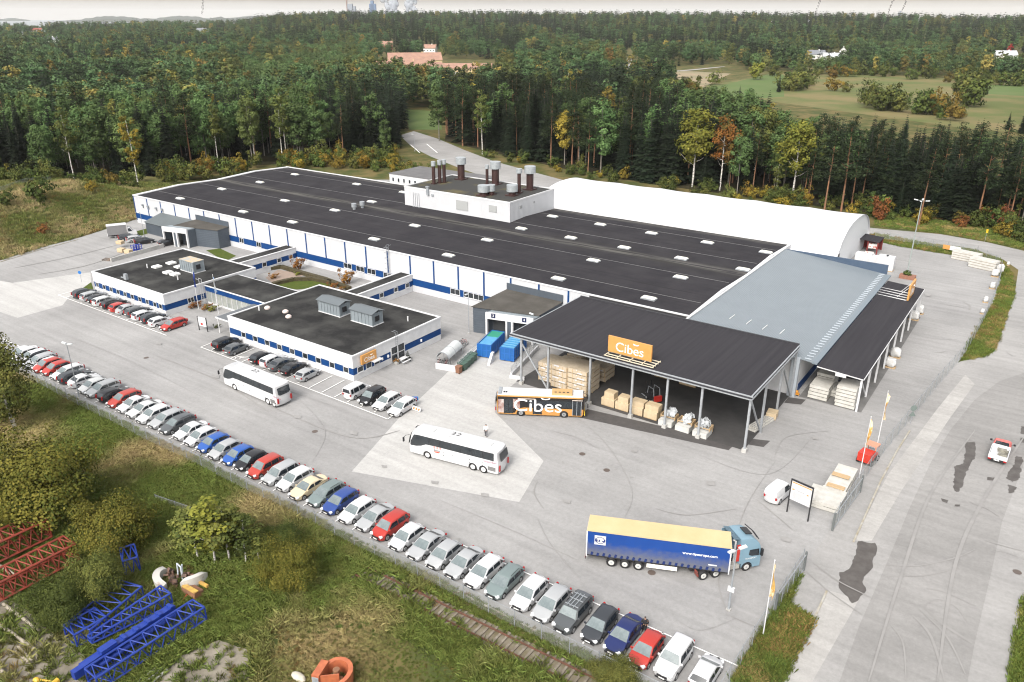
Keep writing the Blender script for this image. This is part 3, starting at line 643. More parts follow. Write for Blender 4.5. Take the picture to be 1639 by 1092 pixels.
mb = MB(); mb.box(-127.08, -108.75, 80.45, 87.8, 3.68, 3.72); wp(lk, 'roof', mb, BITUMEN_OLD)
ec = thing('entrance_canopy', 'flat grey entrance canopy on slim posts at the office corner', 'canopy', (-112.6, 72.2, 0))
mb = MB(); mb.box(-112.6, -108.75, 72.2, 80.1, 2.75, 2.95); wp(ec, 'canopy_edge', mb, WHITE)
mb = MB(); mb.box(-112.45, -108.75, 72.35, 80.1, 2.95, 3.0); wp(ec, 'roof', mb, mat('canopy_felt', (.10, .11, .12), .8))
for x, y in ((-112.3, 72.5), (-109.3, 72.5), (-112.3, 76.4)): m_ = MB(); m_.cyl((x, y, 0), (x, y, 2.75), .08, 10); wp(ec, 'post', m_, WHITE, 40)
def corridor(x0, x1, label):
    r = thing('corridor', label, 'corridor', (x0, 92.1, 0)); y0, y1, h = 92.12, 107.93, 3.35
    mb = MB(); mb.box(x0, x1, y0, y1, 0, 1.1); mb.box(x0, x1, y0, y1, 2.2, h); wp(r, 'wall', mb, WHITE)
    mb = MB(); mb.box(x0+.02, x1-.02, y0, y1, 1.1, 2.2); wp(r, 'wall_band', mb, BLUE_PANEL)
    mb = MB(); mb.box(x0-.08, x0+.3, y0, y1, h, h+.15); mb.box(x1-.3, x1+.08, y0, y1, h, h+.15); wp(r, 'parapet', mb, WHITE)
    mb = MB(); mb.box(x0+.3, x1-.3, y0, y1, h, h+.04); wp(r, 'roof', mb, BITUMEN_OLD)
    for y in (95.5, 99.3, 103.2, 106.4): window(r, 'x', x1, y, 1.2, 2.15, 1.1)
    return r
corridor(-137.3, -134.0, 'narrow white corridor joining the hall to the office by the flagpoles')
corridor(-103.2, -100.0, 'narrow white corridor joining the hall to the office with the amber sign')
# ---- rooftop plant
def ac_unit(px, py, L, w, h, label, roof=None):
    c = G(px, py, 4.0); r = thing('ventilation_unit', label, 'ventilation unit', (c.x, c.y, 4.0), 0, None)
    mb = MB(); mb.box(-L/2, L/2, -w/2, w/2, .0, .12); mb.build('base', WHITE, r)
    mb = MB(); mb.box(-L/2+.1, L/2-.1, -w/2+.1, w/2-.1, .12, h)
    n = int(L/.75)
    for i in range(n+1): x = -L/2+.1+(L-.2)*i/n; mb.box(x-.04, x+.04, -w/2+.02, -w/2+.09, .12, h)
    for i in range(3): y = -w/2+.2+(w-.4)*i/2; mb.box(L/2-.09, L/2-.02, y-.04, y+.04, .12, h)
    mb.build('casing', CLAD_G, r)
    mb = MB(); mb.box(L/2-.02, L/2+.05, -w*.25, w*.1, h*.35, h*.75); mb.build('louvre', BLACKP, r)
    if roof == 'gable':
        mb = MB(); a, b = L/2+.15, w/2+.2; v = [(-a, -b, h), (a, -b, h), (a, 0, h+.45), (-a, 0, h+.45), (-a, b, h), (a, b, h)]
        mb.add(v+[(x, y, z-.06) for x, y, z in v], [(0, 1, 2, 3), (3, 2, 5, 4), (0, 6, 7, 1), (4, 5, 11, 10), (1, 7, 8, 2), (2, 8, 11, 5), (0, 3, 9, 6), (3, 4, 10, 9)])
        mb.build('lid', mat('lid_grey', (.10, .115, .125), .5), r)
    else:
        mb = MB(); mb.box(-L/2+.05, L/2-.05, -w/2+.05, w/2-.05, h, h+.08); mb.build('lid', mat('rusty_lid', (.42, .33, .22), .7, (.30, .31, .30), .8, lo=.45, hi=.55), r)
    return r
ac_unit(536, 500, 5.3, 2.6, 2.15, 'grey gable lidded ventilation unit on the office roof, farther from the amber sign', 'gable')
ac_unit(588, 515, 5.0, 2.6, 2.15, 'grey gable lidded ventilation unit on the office roof, nearer the amber sign', 'gable')
ac_unit(309, 433, 4.6, 2.6, 2.2, 'metal ventilation unit with rusty flat lid on the roof beside the flagpoles')
for i, (px, py) in enumerate([(251, 428), (274, 422), (269, 437), (280, 440), (287, 428)]):
    c = G(px, py, 4.0); m_ = MB(); m_.box(c.x-.75, c.x+.75, c.y-.75, c.y+.75, 4.0, 4.3); wp(of1, 'skylight', m_, mat('skylight_white', (.72, .72, .70), .4))
for px, py in [(428, 494), (457, 500), (462, 508)]:
    c = G(px, py, 4.0); m_ = MB(); m_.cyl((c.x, c.y, 4), (c.x, c.y, 4.25), .5, 14); m_.ball((c.x, c.y, 4.25), .46, sc=(1, 1, .5)); wp(of2, 'roof_dome', m_, mat('dome_pink', (.62, .52, .48), .35), 40)
for px, py, o in [(236, 429, of1), (285, 448, of1), (653, 514, of2), (415, 497, of2)]:
    c = G(px, py, 4.0); m_ = MB(); m_.cyl((c.x, c.y, 4), (c.x, c.y, 4.8), .12, 8); wp(o, 'vent_pipe', m_, WHITE)
c = G(202, 449, 4.0); m_ = MB(); m_.box(c.x-.3, c.x+.5, c.y-.25, c.y+.25, 4.2, 5.3); m_.box(c.x-1.6, c.x-.3, c.y-.1, c.y+.1, 4.3, 4.45); wp(of1, 'extract_fan', m_, GALV)
m_ = MB(); y = 90.2
for dy in (-.25, .25): m_.tube([(O1[1]+.3, 79.5+dy, .4), (O1[1]+.3, 79.5+dy, 5.0), (O1[1]-.6, 79.5+dy, 5.0)], .04, 6)
for i in range(14): m_.beam((O1[1]+.3, 79.25, .6+i*.3), (O1[1]+.3, 79.75, .6+i*.3), .03)
wp(of1, 'ladder', m_, WHITE)
m_ = MB()
for dy in (-.22, .22): m_.tube([(O2[1]+.22, 81.2+dy, 2.75), (O2[1]+.22, 81.2+dy, 5.0), (O2[1]-.5, 81.2+dy, 5.0)], .03, 6)
for i in range(7): m_.beam((O2[1]+.22, 80.98, 2.8+i*.3), (O2[1]+.22, 81.42, 2.8+i*.3), .03)
wp(of2, 'ladder', m_, GALV)
# ---- loading docks
def dock(x0, x1, y0, h, px0, px1, py0, ph, label, nums=None, K=.25):
    r = thing('loading_dock', label, 'loading dock', (x0, y0, 0)); y1 = HY0-.15
    mb = MB(); mb.box(x0, x1, y0, y1, 0, h-.08)
    for i in range(int((h-.4)/.42)): z = .4+i*.42; mb.box(x0-.03, x1+.03, y0-.04, y1-.1, z, z+.06)
    wp(r, 'wall', mb, DGREY)
    mb = MB(); mb.add([(x0-.2, y0-.25, h-.08), (x1+.2, y0-.25, h-.08), (x1+.2, y1, h+.15), (x0-.2, y1, h+.15)], [(0, 1, 2, 3)]); mb.add([(x0-.2, y0-.25, h-.14), (x1+.2, y0-.25, h-.14), (x1+.2, y0-.25, h-.08), (x0-.2, y0-.25, h-.08)], [(0, 1, 2, 3)])
    wp(r, 'roof', mb, mat('dock_roof', (.060, .056, .050), .85, (.085, .080, .072), .3, spec=.1))
    mb = MB(); mb.box(x0-.2, x1+.2, y1, y1+.1, h-.2, h+1.35); wp(r, 'parapet', mb, DGREY)
    mb = MB(); mb.box(px0, px1, py0+.35, y0-.03, ph-.02, ph+.22); wp(r, 'portal_roof', mb, CLAD_G)
    mb = MB(); w = .28
    mb.box(px0, px1, py0, py0+.35, ph-.75, ph+.35)
    mid = (px0+px1)/2
    for a, b in ((px0, px0+w), (mid-.62, mid-.34), (mid+.34, mid+.62), (px1-w, px1)): mb.box(a, b, py0, py0+.35, 0, ph-.75)
    wp(r, 'portal_frame', mb, WHITE)
    for bb in ((mid-.34, mid+.34, py0+.12, py0+.3, 0, ph-.75), (px1-.1, px1-.003, py0+.35, y0-.03, 0, ph-.02), (px0+.003, px0+.1, py0+.35, y0-.03, 0, ph-.02)): mb = MB(); mb.box(*bb); wp(r, 'portal_side', mb, DGREY)
    for a, b in ((px0+w, mid-.62), (mid+.62, px1-w)):
        m_ = MB(); m_.box(a, b, y0-.12, y0-.045, 1.1, ph-.8)
        for i in range(5): m_.box(a+.1, b-.1, y0-.15, y0-.121, 1.2+i*.55, 1.24+i*.55)
        wp(r, 'dock_door', m_, mat('dock_door_dark', (.03, .033, .036), .5))
        m_ = MB(); m_.box(a, b, y0-.6, y0-.045, 0, 1.05); wp(r, 'dock_leveller', m_, mat('dock_leveller_dark', (.02, .02, .02), .7))
    if nums:
        for t, x in nums:
            m_ = MB(); m_.box(x-.36, x+.36, py0-.04, py0-.003, ph-.45, ph+.3); pl = wp(r, 'number_plate', m_, mat('navy_plate', (.008, .012, .05), .4))
            text('numeral', t, .62, WTEXT, pl, (x-x0, py0-.05-y0, ph-.08), (math.pi/2, 0, 0))
        m_ = MB(); m_.box(mid-1.15, mid+1.15, py0-.03, py0-.003, ph-.45, ph+.32); wp(r, 'sign_board', m_, mat('sign_white', (.82, .82, .82), .4))
        m_ = MB(); m_.box(mid-.7, mid+.7, py0-.036, py0-.031, ph+.02, ph+.1); m_.box(mid-.4, mid+.45, py0-.036, py0-.031, ph-.18, ph-.1); wp(r, 'sign_lines', m_, mat('ink_grey', (.25, .25, .27), .6))
    def skew(o, off):
        for ch in o.children:
            if ch.name.startswith('numeral'): p = ch.location+off; ch.location.y += K*(p.x-px0)*min(1, max(0, (y1-p.y)/(y1-y0))); ch.rotation_euler[2] = math.atan(K); continue
            for v in ch.data.vertices:
                p = v.co+off; v.co.y += K*(p.x-px0)*min(1, max(0, (y1-p.y)/(y1-y0)))
            skew(ch, off)
    skew(r, Vector((x0, y0, 0)))
    return r
dkB = dock(-77.0, -65.6, 98.6, 4.8, -73.6, -65.3-.1, 96.7, 4.35, 'dark slate loading dock with two numbered bays behind the blue skips', [('3', -72.2), ('4', -66.9)])
dkA = dock(-169.6, -157.3, 101.6, 4.5, -170.6, -163.6, 99.2, 4.2, 'dark slate loading dock with two open bays beside the parked box truck')
ax = thing('dock_annex', 'low slate annex with sloping metal roof and white door by the open dock', 'annex', (-184, 103.2, 0))
mb = MB(); mb.box(-184.4, -170.8, 103.2, 107.9, 0, 2.9); wp(ax, 'wall', mb, CLAD_D)
mb = MB(); mb.add([(-184.6, 102.9, 2.92), (-170.7, 102.9, 2.92), (-170.7, 107.9, 4.3), (-184.6, 107.9, 4.3), (-184.6, 102.9, 2.84), (-170.7, 102.9, 2.84)], [(0, 1, 2, 3), (4, 5, 1, 0)]); mb.add([(-184.4, 103.2, 2.9), (-184.4, 107.9, 2.9), (-184.4, 107.9, 4.28)], [(0, 2, 1)]); wp(ax, 'roof', mb, ribbed('annex_sheet', (.085, .10, .105), .35, .4))
m_ = MB(); m_.box(-174.6, -173.6, 103.08, 103.18, .1, 2.2); wp(ax, 'door', m_, WHITE)
# ---- big open canopy
cn = thing('loading_canopy', 'large open loading canopy with dark felt roof on grey steel posts', 'canopy', (-60.6, 85.1, 0))
CX0, CX1, CY0, CY1 = -60.4, -24.7, 85.0, 104.6
mb = MB(); mb.box(CX0+.25, CX1-.25, CY0+.3, CY1, 7.72, 7.86); wp(cn, 'roof', mb, DARK_FELT)
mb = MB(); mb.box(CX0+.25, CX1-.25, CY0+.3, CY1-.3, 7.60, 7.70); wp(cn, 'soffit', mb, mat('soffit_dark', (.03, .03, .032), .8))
mb = MB(); mb.box(CX0, CX1, CY0, CY0+.12, 7.42, 7.54); mb.box(CX0, CX1, CY0+.16, CY0+.3, 7.76, 7.90); mb.box(CX0+.11, CX0+.25, CY0+.3, CY1, 7.76, 7.90); mb.box(CX1-.25, CX1-.11, CY0+.3, CY1, 7.76, 7.90); mb.box(CX1-.12, CX1, CY0+.12, CY1, 7.40, 7.55); wp(cn, 'gutter', mb, STEEL)
mb = MB(); mb.box(CX0+.05, CX1-.14, CY0+.14, CY0+.26, 7.5, 7.75); mb.box(CX1-.24, CX1-.14, CY0+.3, CY1-.05, 7.5, 7.75); mb.box(CX0+.25, CX1-.25, CY1, CY1+.25, 7.5, 8.05); wp(cn, 'fascia_and_shade_gap', mb, mat('fascia_and_gap_dark', (.025, .025, .03), .6))  # rear strip is coloured dark for the shadow gap behind the roof
for px, py in [(830, 618), (886, 622), (944, 647), (1008, 669), (1064, 684), (1118, 700), (1206, 706)]:
    p = G(px, py); y = 85.55; x = p.x if px < 1200 else -25.0
    m_ = MB(); m_.box(x-.13, x+.13, y-.13, y+.13, .5, 7.5); po = wp(cn, 'post', m_, STEEL)
    m_ = MB(); L0 = cn.location; m_.obox((x-L0.x, y-L0.y, .27), .55, .55, .5); m_.build('footing', CONC, po)
for y in (91.5, 98.0, 104.2):
    m_ = MB(); m_.box(-25.13, -24.87, y-.13, y+.13, 0, 7.4); wp(cn, 'post', m_, STEEL)
for x in (-54, -42, -33): m_ = MB(); m_.box(x-.13, x+.13, 99.8, 100.06, 0, 7.4); wp(cn, 'post', m_, STEEL)
m_ = MB(); m_.beam((-58.9, 85.62, 6.9), (-54.2, 85.62, .6), .18); wp(cn, 'brace', m_, STEEL)
m_ = MB(); m_.beam((-25.0, 85.8, 7.0), (-25.0, 91.3, .3), .18); wp(cn, 'brace', m_, STEEL)
m_ = MB(); m_.beam((-25.0, 98.1, 7.0), (-25.0, 104.0, .3), .18); wp(cn, 'brace', m_, STEEL)
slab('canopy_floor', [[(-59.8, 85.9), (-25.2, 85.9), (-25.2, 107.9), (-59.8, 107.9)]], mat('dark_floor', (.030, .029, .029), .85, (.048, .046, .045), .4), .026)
# ---- annex with blue-grey sheet roof, and the lean-to
an = thing('annex_building', 'annex with sloping blue grey metal roof joined to the hall end', 'annex', (-42.0, 104.9, 0))
AX0, AX1, AY0, AY1 = -42.15, -24.3, 104.95, 153.5
mb = MB(); mb.box(AX0+.1, AX1-.3, AY0, AY1, 0, 5.55); wp(an, 'wall', mb, WHITE)
mb = MB(); mb.box(AX1-.3+.003, AX1-.25, AY0+1, AY1-1, .3, 1.5); wp(an, 'wall_band', mb, BLUE_PANEL)
zL, zR = 7.55, 5.75
def rz(x): return zL+(zR-zL)*(x-AX0)/(-22.9-AX0)
mb = MB(); xs = [AX0, -22.9]
mb.add([(xs[0], AY0-.2, rz(xs[0])), (xs[1], AY0-.2, rz(xs[1])), (xs[1], AY1, rz(xs[1])), (xs[0], AY1, rz(xs[0])), (xs[0], AY0-.2, rz(xs[0])-.12), (xs[1], AY0-.2, rz(xs[1])-.12), (xs[1], AY1, rz(xs[1])-.12), (xs[0], AY1, rz(xs[0])-.12)],
       [(0, 1, 2, 3), (0, 4, 5, 1), (1, 5, 6, 2), (3, 2, 6, 7), (0, 3, 7, 4)]); wp(an, 'roof', mb, SEAM)
mb = MB(); mb.add([(AX0+.1, AY0+.01, 5.55), (AX1-.3, AY0+.01, 5.55), (AX1-.3, AY0+.01, rz(AX1)-.13), (AX0+.1, AY0+.01, rz(AX0)-.13)], [(0, 1, 2, 3)]); wp(an, 'gable_infill', mb, WHITE)
mb = MB(); mb.box(AX0-.1, AX0+.22, AY0-.2, AY1, 7.56, 7.72); wp(an, 'ridge_trim', mb, WHITE)
mb = MB(); mb.box(-22.9, -22.2, AY0-.3, AY1, 5.55, 5.75); wp(an, 'gutter', mb, mat('gutter_blue_grey', (.14, .17, .195), .5))
mb = MB()
for i in range(44): y = AY0+.4+i*1.1; mb.box(-24.1, -23.2, y-.05, y+.05, rz(-24.1)-.03, rz(-24.1)+.08)
wp(an, 'snow_guards', mb, mat('guard_pale', (.34, .38, .42), .5))
for px, py in [(1169, 515), (1196, 521), (1222, 527), (1250, 532)]:
    c = G(px, py, 6.5); m_ = MB(); m_.beam((c.x, c.y-.5, rz(c.x)+.06), (c.x+.05, c.y+1.6, rz(c.x)+.06), .1); wp(an, 'roof_rail', m_, WHITE)
mb = MB(); mb.box(AX0+.3, -23.0, AY1, AY1+.4, 0, 7.5); wp(an, 'end_wall', mb, mat('blue_slate_sheet', (.035, .06, .10), .5, (.045, .07, .11), 1))
m_ = MB(); m_.box(-25.6, -24.5, 104.4, 104.93, 0, 6.0); wp(an, 'corner_column', m_, TRIM)
lt = thing('lean_to_roof', 'lower dark lean-to roof on posts along the annex side', 'canopy', (-24, 105, 0))
mb = MB(); Lx0, Lx1, Ly0, Ly1 = -22.1, -16.0, 104.6, 150.5
Lx0 = -22.15
mb.add([(Lx0, Ly0, 5.5), (Lx1, Ly0, 5.1), (Lx1, Ly1, 5.1), (Lx0, Ly1, 5.5)] + [(Lx0, Ly0, 5.36), (Lx1, Ly0, 4.96), (Lx1, Ly1, 4.96), (Lx0, Ly1, 5.36)], [(0, 1, 2, 3), (7, 6, 5, 4), (0, 4, 5, 1), (3, 2, 6, 7), (0, 3, 7, 4), (1, 5, 6, 2)]); wp(lt, 'roof', mb, DARK_FELT)
mb = MB(); mb.box(Lx1+.003, Lx1+.10, Ly0, Ly1, 4.94, 5.06); mb.add([(Lx0, Ly0-.1, 5.3), (Lx1, Ly0-.1, 4.9), (Lx1, Ly0-.1, 5.06), (Lx0, Ly0-.1, 5.46)], [(0, 1, 2, 3)]); wp(lt, 'gutter', mb, WHITE)
for y in (104.9, 110.4, 116.2, 122.3, 128.8, 135.4, 141.6, 147.6, 150.2): m_ = MB(); m_.box(-16.35, -16.1, y-.12, y+.12, 0, 4.9); wp(lt, 'post', m_, WHITE)
m_ = MB(); m_.beam((-16.3, 105, 4.7), (-16.3, 110.2, .3), .14); wp(lt, 'brace', m_, WHITE)
m_ = MB(); m_.box(-19.6, -18.2, Ly0-.16, Ly0-.11, 4.7, 5.2); wp(lt, 'sign_plate', m_, WHITE)
slab('lean_to_floor', [[(-24, 105), (-15.6, 105), (-15.6, 150), (-24, 150)]], mat('dark_grey_floor', (.10, .098, .095), .85, (.14, .137, .134), .4), .027)  # floor sheet under the lean-to, darker grey than the yard
# ---- white tensioned-membrane storage tent behind the hall
te = thing('storage_tent', 'long white arched membrane storage tent behind the hall', 'storage tent', (-110, 165, 0))
TX0, TX1, TY, TA, TH = -109.5, -34.6, 180.0, 15.5, 9.6
def arch(u):
    c, s_ = math.cos(u), math.sin(u); return TY+TA*math.copysign(abs(c)**.82, c), TH*max(0, s_)**.82
mb = MB(); nu, nx = 40, 36; g = []
for i in range(nx+1):
    x = TX0+(TX1-TX0)*i/nx; sag = .22*math.sin(math.pi*(i % 6)/6)
    for j in range(nu+1):
        y, z = arch(math.pi*(1-j/nu)); g.append((x, TY+(y-TY)*(1-sag*.01), z-sag*.9*(z/TH)))
mb.add(g, [(i*(nu+1)+j, (i+1)*(nu+1)+j, (i+1)*(nu+1)+j+1, i*(nu+1)+j+1) for i in range(nx) for j in range(nu)])
tm = wp(te, 'membrane', mb, WHITE_ROOFING, 40); tm.data.flip_normals() if tm.data.polygons[nu//2].normal.z < 0 else None
for x in (TX0, TX1):
    mb = MB(); pts = [arch(math.pi*(1-j/nu)) for j in range(nu+1)]; xx = x-.05 if x == TX0 else x-.4
    mb.add([(xx, y, z) for y, z in pts], [tuple(range(nu+1)) if x == TX0 else tuple(reversed(range(nu+1)))]); gw = wp(te, 'gable_wall', mb, mat('membrane_gable', (.62, .64, .66), .5))
m_ = MB(); m_.box(TX1-.39, TX1-.3, 167.2, 168.8, 1.5, 4.2); wp(te, 'vent_flap', m_, BLACKP)
sh_ = thing('lean_shed', 'small dark roofed shed with red props at the tent end', 'shed', tuple(G(1388, 402)))
mb = MB(); mb.add([(-2, -2.5, 3.3), (2.6, -2.5, 3.0), (2.6, 3, 3.0), (-2, 3, 3.3), (-2, -2.5, 3.15), (2.6, -2.5, 2.85), (2.6, 3, 2.85), (-2, 3, 3.15)], [(0, 1, 2, 3), (7, 6, 5, 4), (0, 4, 5, 1), (1, 5, 6, 2), (2, 6, 7, 3), (3, 7, 4, 0)]); mb.build('roof', DARK_FELT, sh_)
for x, y in ((-1.8, -2.3), (2.4, -2.3), (0.3, -2.3), (2.4, 2.8), (-1.8, 2.8)): m_ = MB(); m_.box(x-.12, x+.12, y-.12, y+.12, 0, 2.86); m_.build('post', mat('barn_red', (.16, .02, .018), .7), sh_)
m_ = MB(); m_.box(-2.0, 2.5, 2.92, 3.0, 0, 2.8); m_.build('back_wall', MATS['barn_red'], sh_)
# ---- low white block behind the hall, grey roof
bb = thing('back_office', 'low white block with small dark windows behind the plant room', 'office building', (-163, 172, 0))
mb = MB(); mb.box(-166.5, -137, 172, 186, 0, 6.4); wp(bb, 'wall', mb, WHITE)
mb = MB(); mb.box(-166.7, -136.8, 171.8, 186.2, 6.4, 6.55); wp(bb, 'roof', mb, mat('back_roof', (.09, .088, .09), .8, (.12, .118, .12), .3))
for i in range(13): window(bb, 'y', 172, -165+i*2.2, 4.2, 5.4, .8)
# ------------------------------------------------------------------ vehicles
def paint(name, col, var=.94, metal=0.0):
    return mat('paint_'+name, col, .38, tuple(c*var for c in col), .8, coat=.35, metal=metal, spec=.4)
PAINT = {'white': paint('white', (.50, .505, .515)), 'silver': paint('silver', (.34, .35, .36), metal=.15), 'pearl': paint('pearl', (.46, .47, .47)),
         'grey': paint('grey', (.085, .092, .098), metal=.2), 'dark': paint('dark', (.030, .034, .040)), 'black': paint('black', (.010, .010, .012)),
         'red': paint('red', (.34, .030, .022)), 'brick': paint('brick', (.34, .040, .028)), 'blue': paint('blue', (.016, .075, .30)), 'navy': paint('navy', (.010, .018, .085)),
         'beige': paint('beige', (.52, .44, .30)), 'green grey': paint('greengrey', (.16, .20, .20), metal=.2), 'royal': paint('royal', (.020, .05, .20))}
def soft_body(outline, wfun, crown, name, m, parent, bev=.05, zc=.5, nseg=(-1, -.72, 0, .72, 1), nosepull=.10, L=4.5):
    """a shell: side outline (x, z) swept across the width wfun(x, z)"""
    bm = bmesh.new(); rows = []
    for s_ in nseg:
        r = []
        for x, z in outline:
            w = wfun(x, z); top = 1 if z > zc else 0
            px = x - math.copysign(nosepull*s_*s_*max(0, abs(x)/(L/2)-.72)/.28, x)
            r.append(bm.verts.new((px, s_*w, z + top*crown*(1-s_*s_))))
        rows.append(r)
    n = len(outline)
    for a, b in zip(rows, rows[1:]):
        for i in range(n):
            j = (i+1) % n; bm.faces.new((a[i], b[i], b[j], a[j]))
    bm.faces.new(rows[0]); bm.faces.new(list(reversed(rows[-1])))
    bm.normal_update()
    es = [e for r in (rows[0], rows[-1]) for i in range(n) for e in [bm.edges.get((r[i], r[(i+1) % n]))] if e and min(r[i].co.z, r[(i+1) % n].co.z) > zc]
    if bev: bmesh.ops.bevel(bm, geom=es, offset=bev, segments=2, affect='EDGES', profile=.6)
    bmesh.ops.triangulate(bm, faces=[f for f in bm.faces if len(f.verts) > 4])
    bmesh.ops.recalc_face_normals(bm, faces=bm.faces)
    me = bpy.data.meshes.new(name); bm.to_mesh(me); bm.free()
    me.polygons.foreach_set('use_smooth', [True]*len(me.polygons)); me.set_sharp_from_angle(angle=R_(38))
    me.materials.append(m); o = bpy.data.objects.new(name, me); COL.objects.link(o); o.parent = parent
    return o
def arc_pts(cx, cz, r, n=9): return [(cx-r*math.cos(math.pi*i/n), cz+r*math.sin(math.pi*i/n)) for i in range(n+1)]
def wheel(parent, x, y, r, w, rimr=.66, sm_=16, rimmat=None):
    m_ = MB(); s_ = 1 if y > 0 else -1
    m_.tube([(x, y-w/2*s_, r), (x, y-w*.42*s_, r), (x, y+w*.42*s_, r), (x, y+w/2*s_, r)], [r*.94, r, r, r*.94], sm_)
    wh = m_.build('wheel', BLACK, parent, smooth=40)
    m_ = MB(); m_.tube([(x, y+w*.40*s_, r), (x, y+w*.53*s_, r)], [r*rimr, r*rimr*.95], 14)
    m_.build('rim', rimmat or RIM, wh, smooth=40)
    m_ = MB(); m_.tube([(x, y+w*.5*s_, r), (x, y+w*.56*s_, r)], [r*.2, r*.16], 8)
    m_.build('hub', GALV if rimmat else BLACKP, wh)
    return wh
SPEC = {  # L, W, H, belt, hood z front, windscreen base x, roof front x, roof rear x, rear glass base x, deck z
    'hatch': (4.20, 1.79, 1.46, .92, .67, 1.20, .18, -1.38, -1.98, 1.0), 'estate': (4.72, 1.83, 1.47, .93, .67, 1.28, .20, -1.72, -2.27, 1.0),
    'sedan': (4.68, 1.82, 1.43, .91, .66, 1.22, .16, -.95, -1.78, 1.0), 'suv': (4.72, 1.90, 1.70, 1.06, .86, 1.12, .42, -1.85, -2.25, 1.12),
    'van': (4.40, 1.80, 1.84, 1.04, .86, 1.25, .55, -2.05, -2.16, 1.08), 'mpv': (4.55, 1.84, 1.62, .98, .76, 1.35, .42, -1.75, -2.18, 1.04)}
def make_car(kind, rails=False, closed=False):
    L, Wd, H, bz, hz, xw, xrf, xrr, xg, dz = SPEC[kind]
    r = thing('parked_car', '-', 'car'); h = L/2; wb = .59*L; xf = h-.195*L; xb = xf-wb; wr = .315 if H < 1.6 else .345; ar = wr+.055
    ol = [(h-.06, .24), (h, .36), (h, .52), (h-.05, .62), (h-.16, hz), (h-.55, hz+.08), (xw+.12, bz-.03), (xw-.1, bz), (0, bz+.02), (xg+.1, dz), (xg-.06, dz-.02)]
    ol += ([(-h+.10, dz-.05), (-h+.03, dz-.14)] if kind == 'sedan' else [(-h+.05, dz-.14)])
    ol += [(-h, .62), (-h+.01, .42), (-h+.08, .27)]
    ol += [(xb-ar-.02, .22)]+arc_pts(xb, wr-.02, ar)+[(xb+ar+.02, .20), (xf-ar-.02, .20)]+arc_pts(xf, wr-.02, ar)+[(xf+ar+.02, .22)]
    hw = Wd/2
    def wf(x, z):
        t = max(0, (abs(x)/h-.55)/.45); return hw*(1-.17*t**2.2)*(1-.05*max(0, (z-.65))/.4 - .05*max(0, .42-z)/.2)
    body = soft_body(ol, wf, .05, 'body', PAINT['white'], r, .07, .6, L=L, nosepull=.26)
    gl = [(xw-.02, bz-.02), (xw-.30, bz+.19*(H-.9)), (xrf+.14, H-.06), (xrf-.12, H-.005), ((xrf+xrr)/2, H), (xrr+.1, H-.02), (xrr-.05, H-.08), (xg+.05, dz-.02)]
    def gw(x, z):
        t = min(1, max(0, (z-bz)/(H-bz))); e = .05*max(0, (abs(x)/h-.6)/.4)
        return hw*(.965-.185*t**1.25-e)
    soft_body(gl, gw, .045, 'cabin', PAINT['white'], r, .08, bz+.2, nosepull=.05, L=L)
    # glazing, standing a hair proud of the cabin shell
    def off(x0, z0, x1, z1, a, b, s0, s1, name, flip):
        dx, dz_ = x1-x0, z1-z0; ln = math.hypot(dx, dz_); nx_, nz_ = (dz_/ln, -dx/ln) if not flip else (-dz_/ln, dx/ln)
        m_ = MB(); q = []
        for t, k in ((a, s0), (b, s1)):
            x, z = x0+dx*t, z0+dz_*t; w = gw(x, z)
            for s_ in (-k, -k*.5, 0, k*.5, k):
                pull = math.copysign(.05*s_*s_*max(0, abs(x)/(L/2)-.72)/.28, x)
                q.append((x+nx_*.018-pull, w*s_, z+nz_*.018+(.03*(1-s_*s_) if z > bz+.2 else 0)))
        m_.add(q, [(i, i+1, i+6, i+5) for i in range(4)]); o = m_.build(name, mat('sky_pale_windscreen', (.10, .125, .13), .10, (.16, .19, .195), 1.4, spec=.9) if name == 'windscreen' else GLASS, r, smooth=60)  # windscreen is painted pale grey for the sky it reflects
        if o.data.polygons[0].normal.x*(1 if nx_ > 0 else -1) < 0 and abs(nx_) > .2: o.data.flip_normals()
        return o
    off(gl[0][0], gl[0][1], gl[2][0], gl[2][1], .10, 1.0, .93, .86, 'windscreen', False)
    if not closed: off(gl[7][0], gl[7][1], gl[6][0], gl[6][1], .18, .92, .86, .80, 'rear_window', True)
    zb, zt = bz+.045, H-.13
    fx = lambda z: gl[0][0]+(gl[2][0]-gl[0][0])*(z-gl[0][1])/(gl[2][1]-gl[0][1])
    bx_ = lambda z: gl[7][0]+(gl[6][0]-gl[7][0])*(z-gl[7][1])/(gl[6][1]-gl[7][1])
    cuts = [(.17, None), (.02, -.02)]
    for s_ in (-1, 1):
        m_ = MB(); xm = (xw+xg)/2+.12
        segs = [(lambda z: fx(z)-.16, lambda z: xm+.05), (lambda z: xm-.05, lambda z: max(bx_(z)+.20, xg+.25) if kind in ('sedan', 'hatch') else xm-1.02)]
        if closed: segs = segs[:1]
        elif kind in ('estate', 'suv', 'mpv', 'van'): segs.append((lambda z: xm-1.12, lambda z: bx_(z)+.22))
        for fa, fb in segs:
            q = [(fa(zb), zb), (fa(zt), zt), (fb(zt), zt), (fb(zb), zb)]
            v = [(x, s_*(gw(x, z)+.014), z) for x, z in q]
            m_.add(v, [(0, 1, 2, 3) if s_ < 0 else (3, 2, 1, 0)])
        m_.build('side_windows', GLASS, r)
    for x in (xf, xb):
        for s_ in (-1, 1): wheel(r, x, s_*(hw-.105), wr, .21)
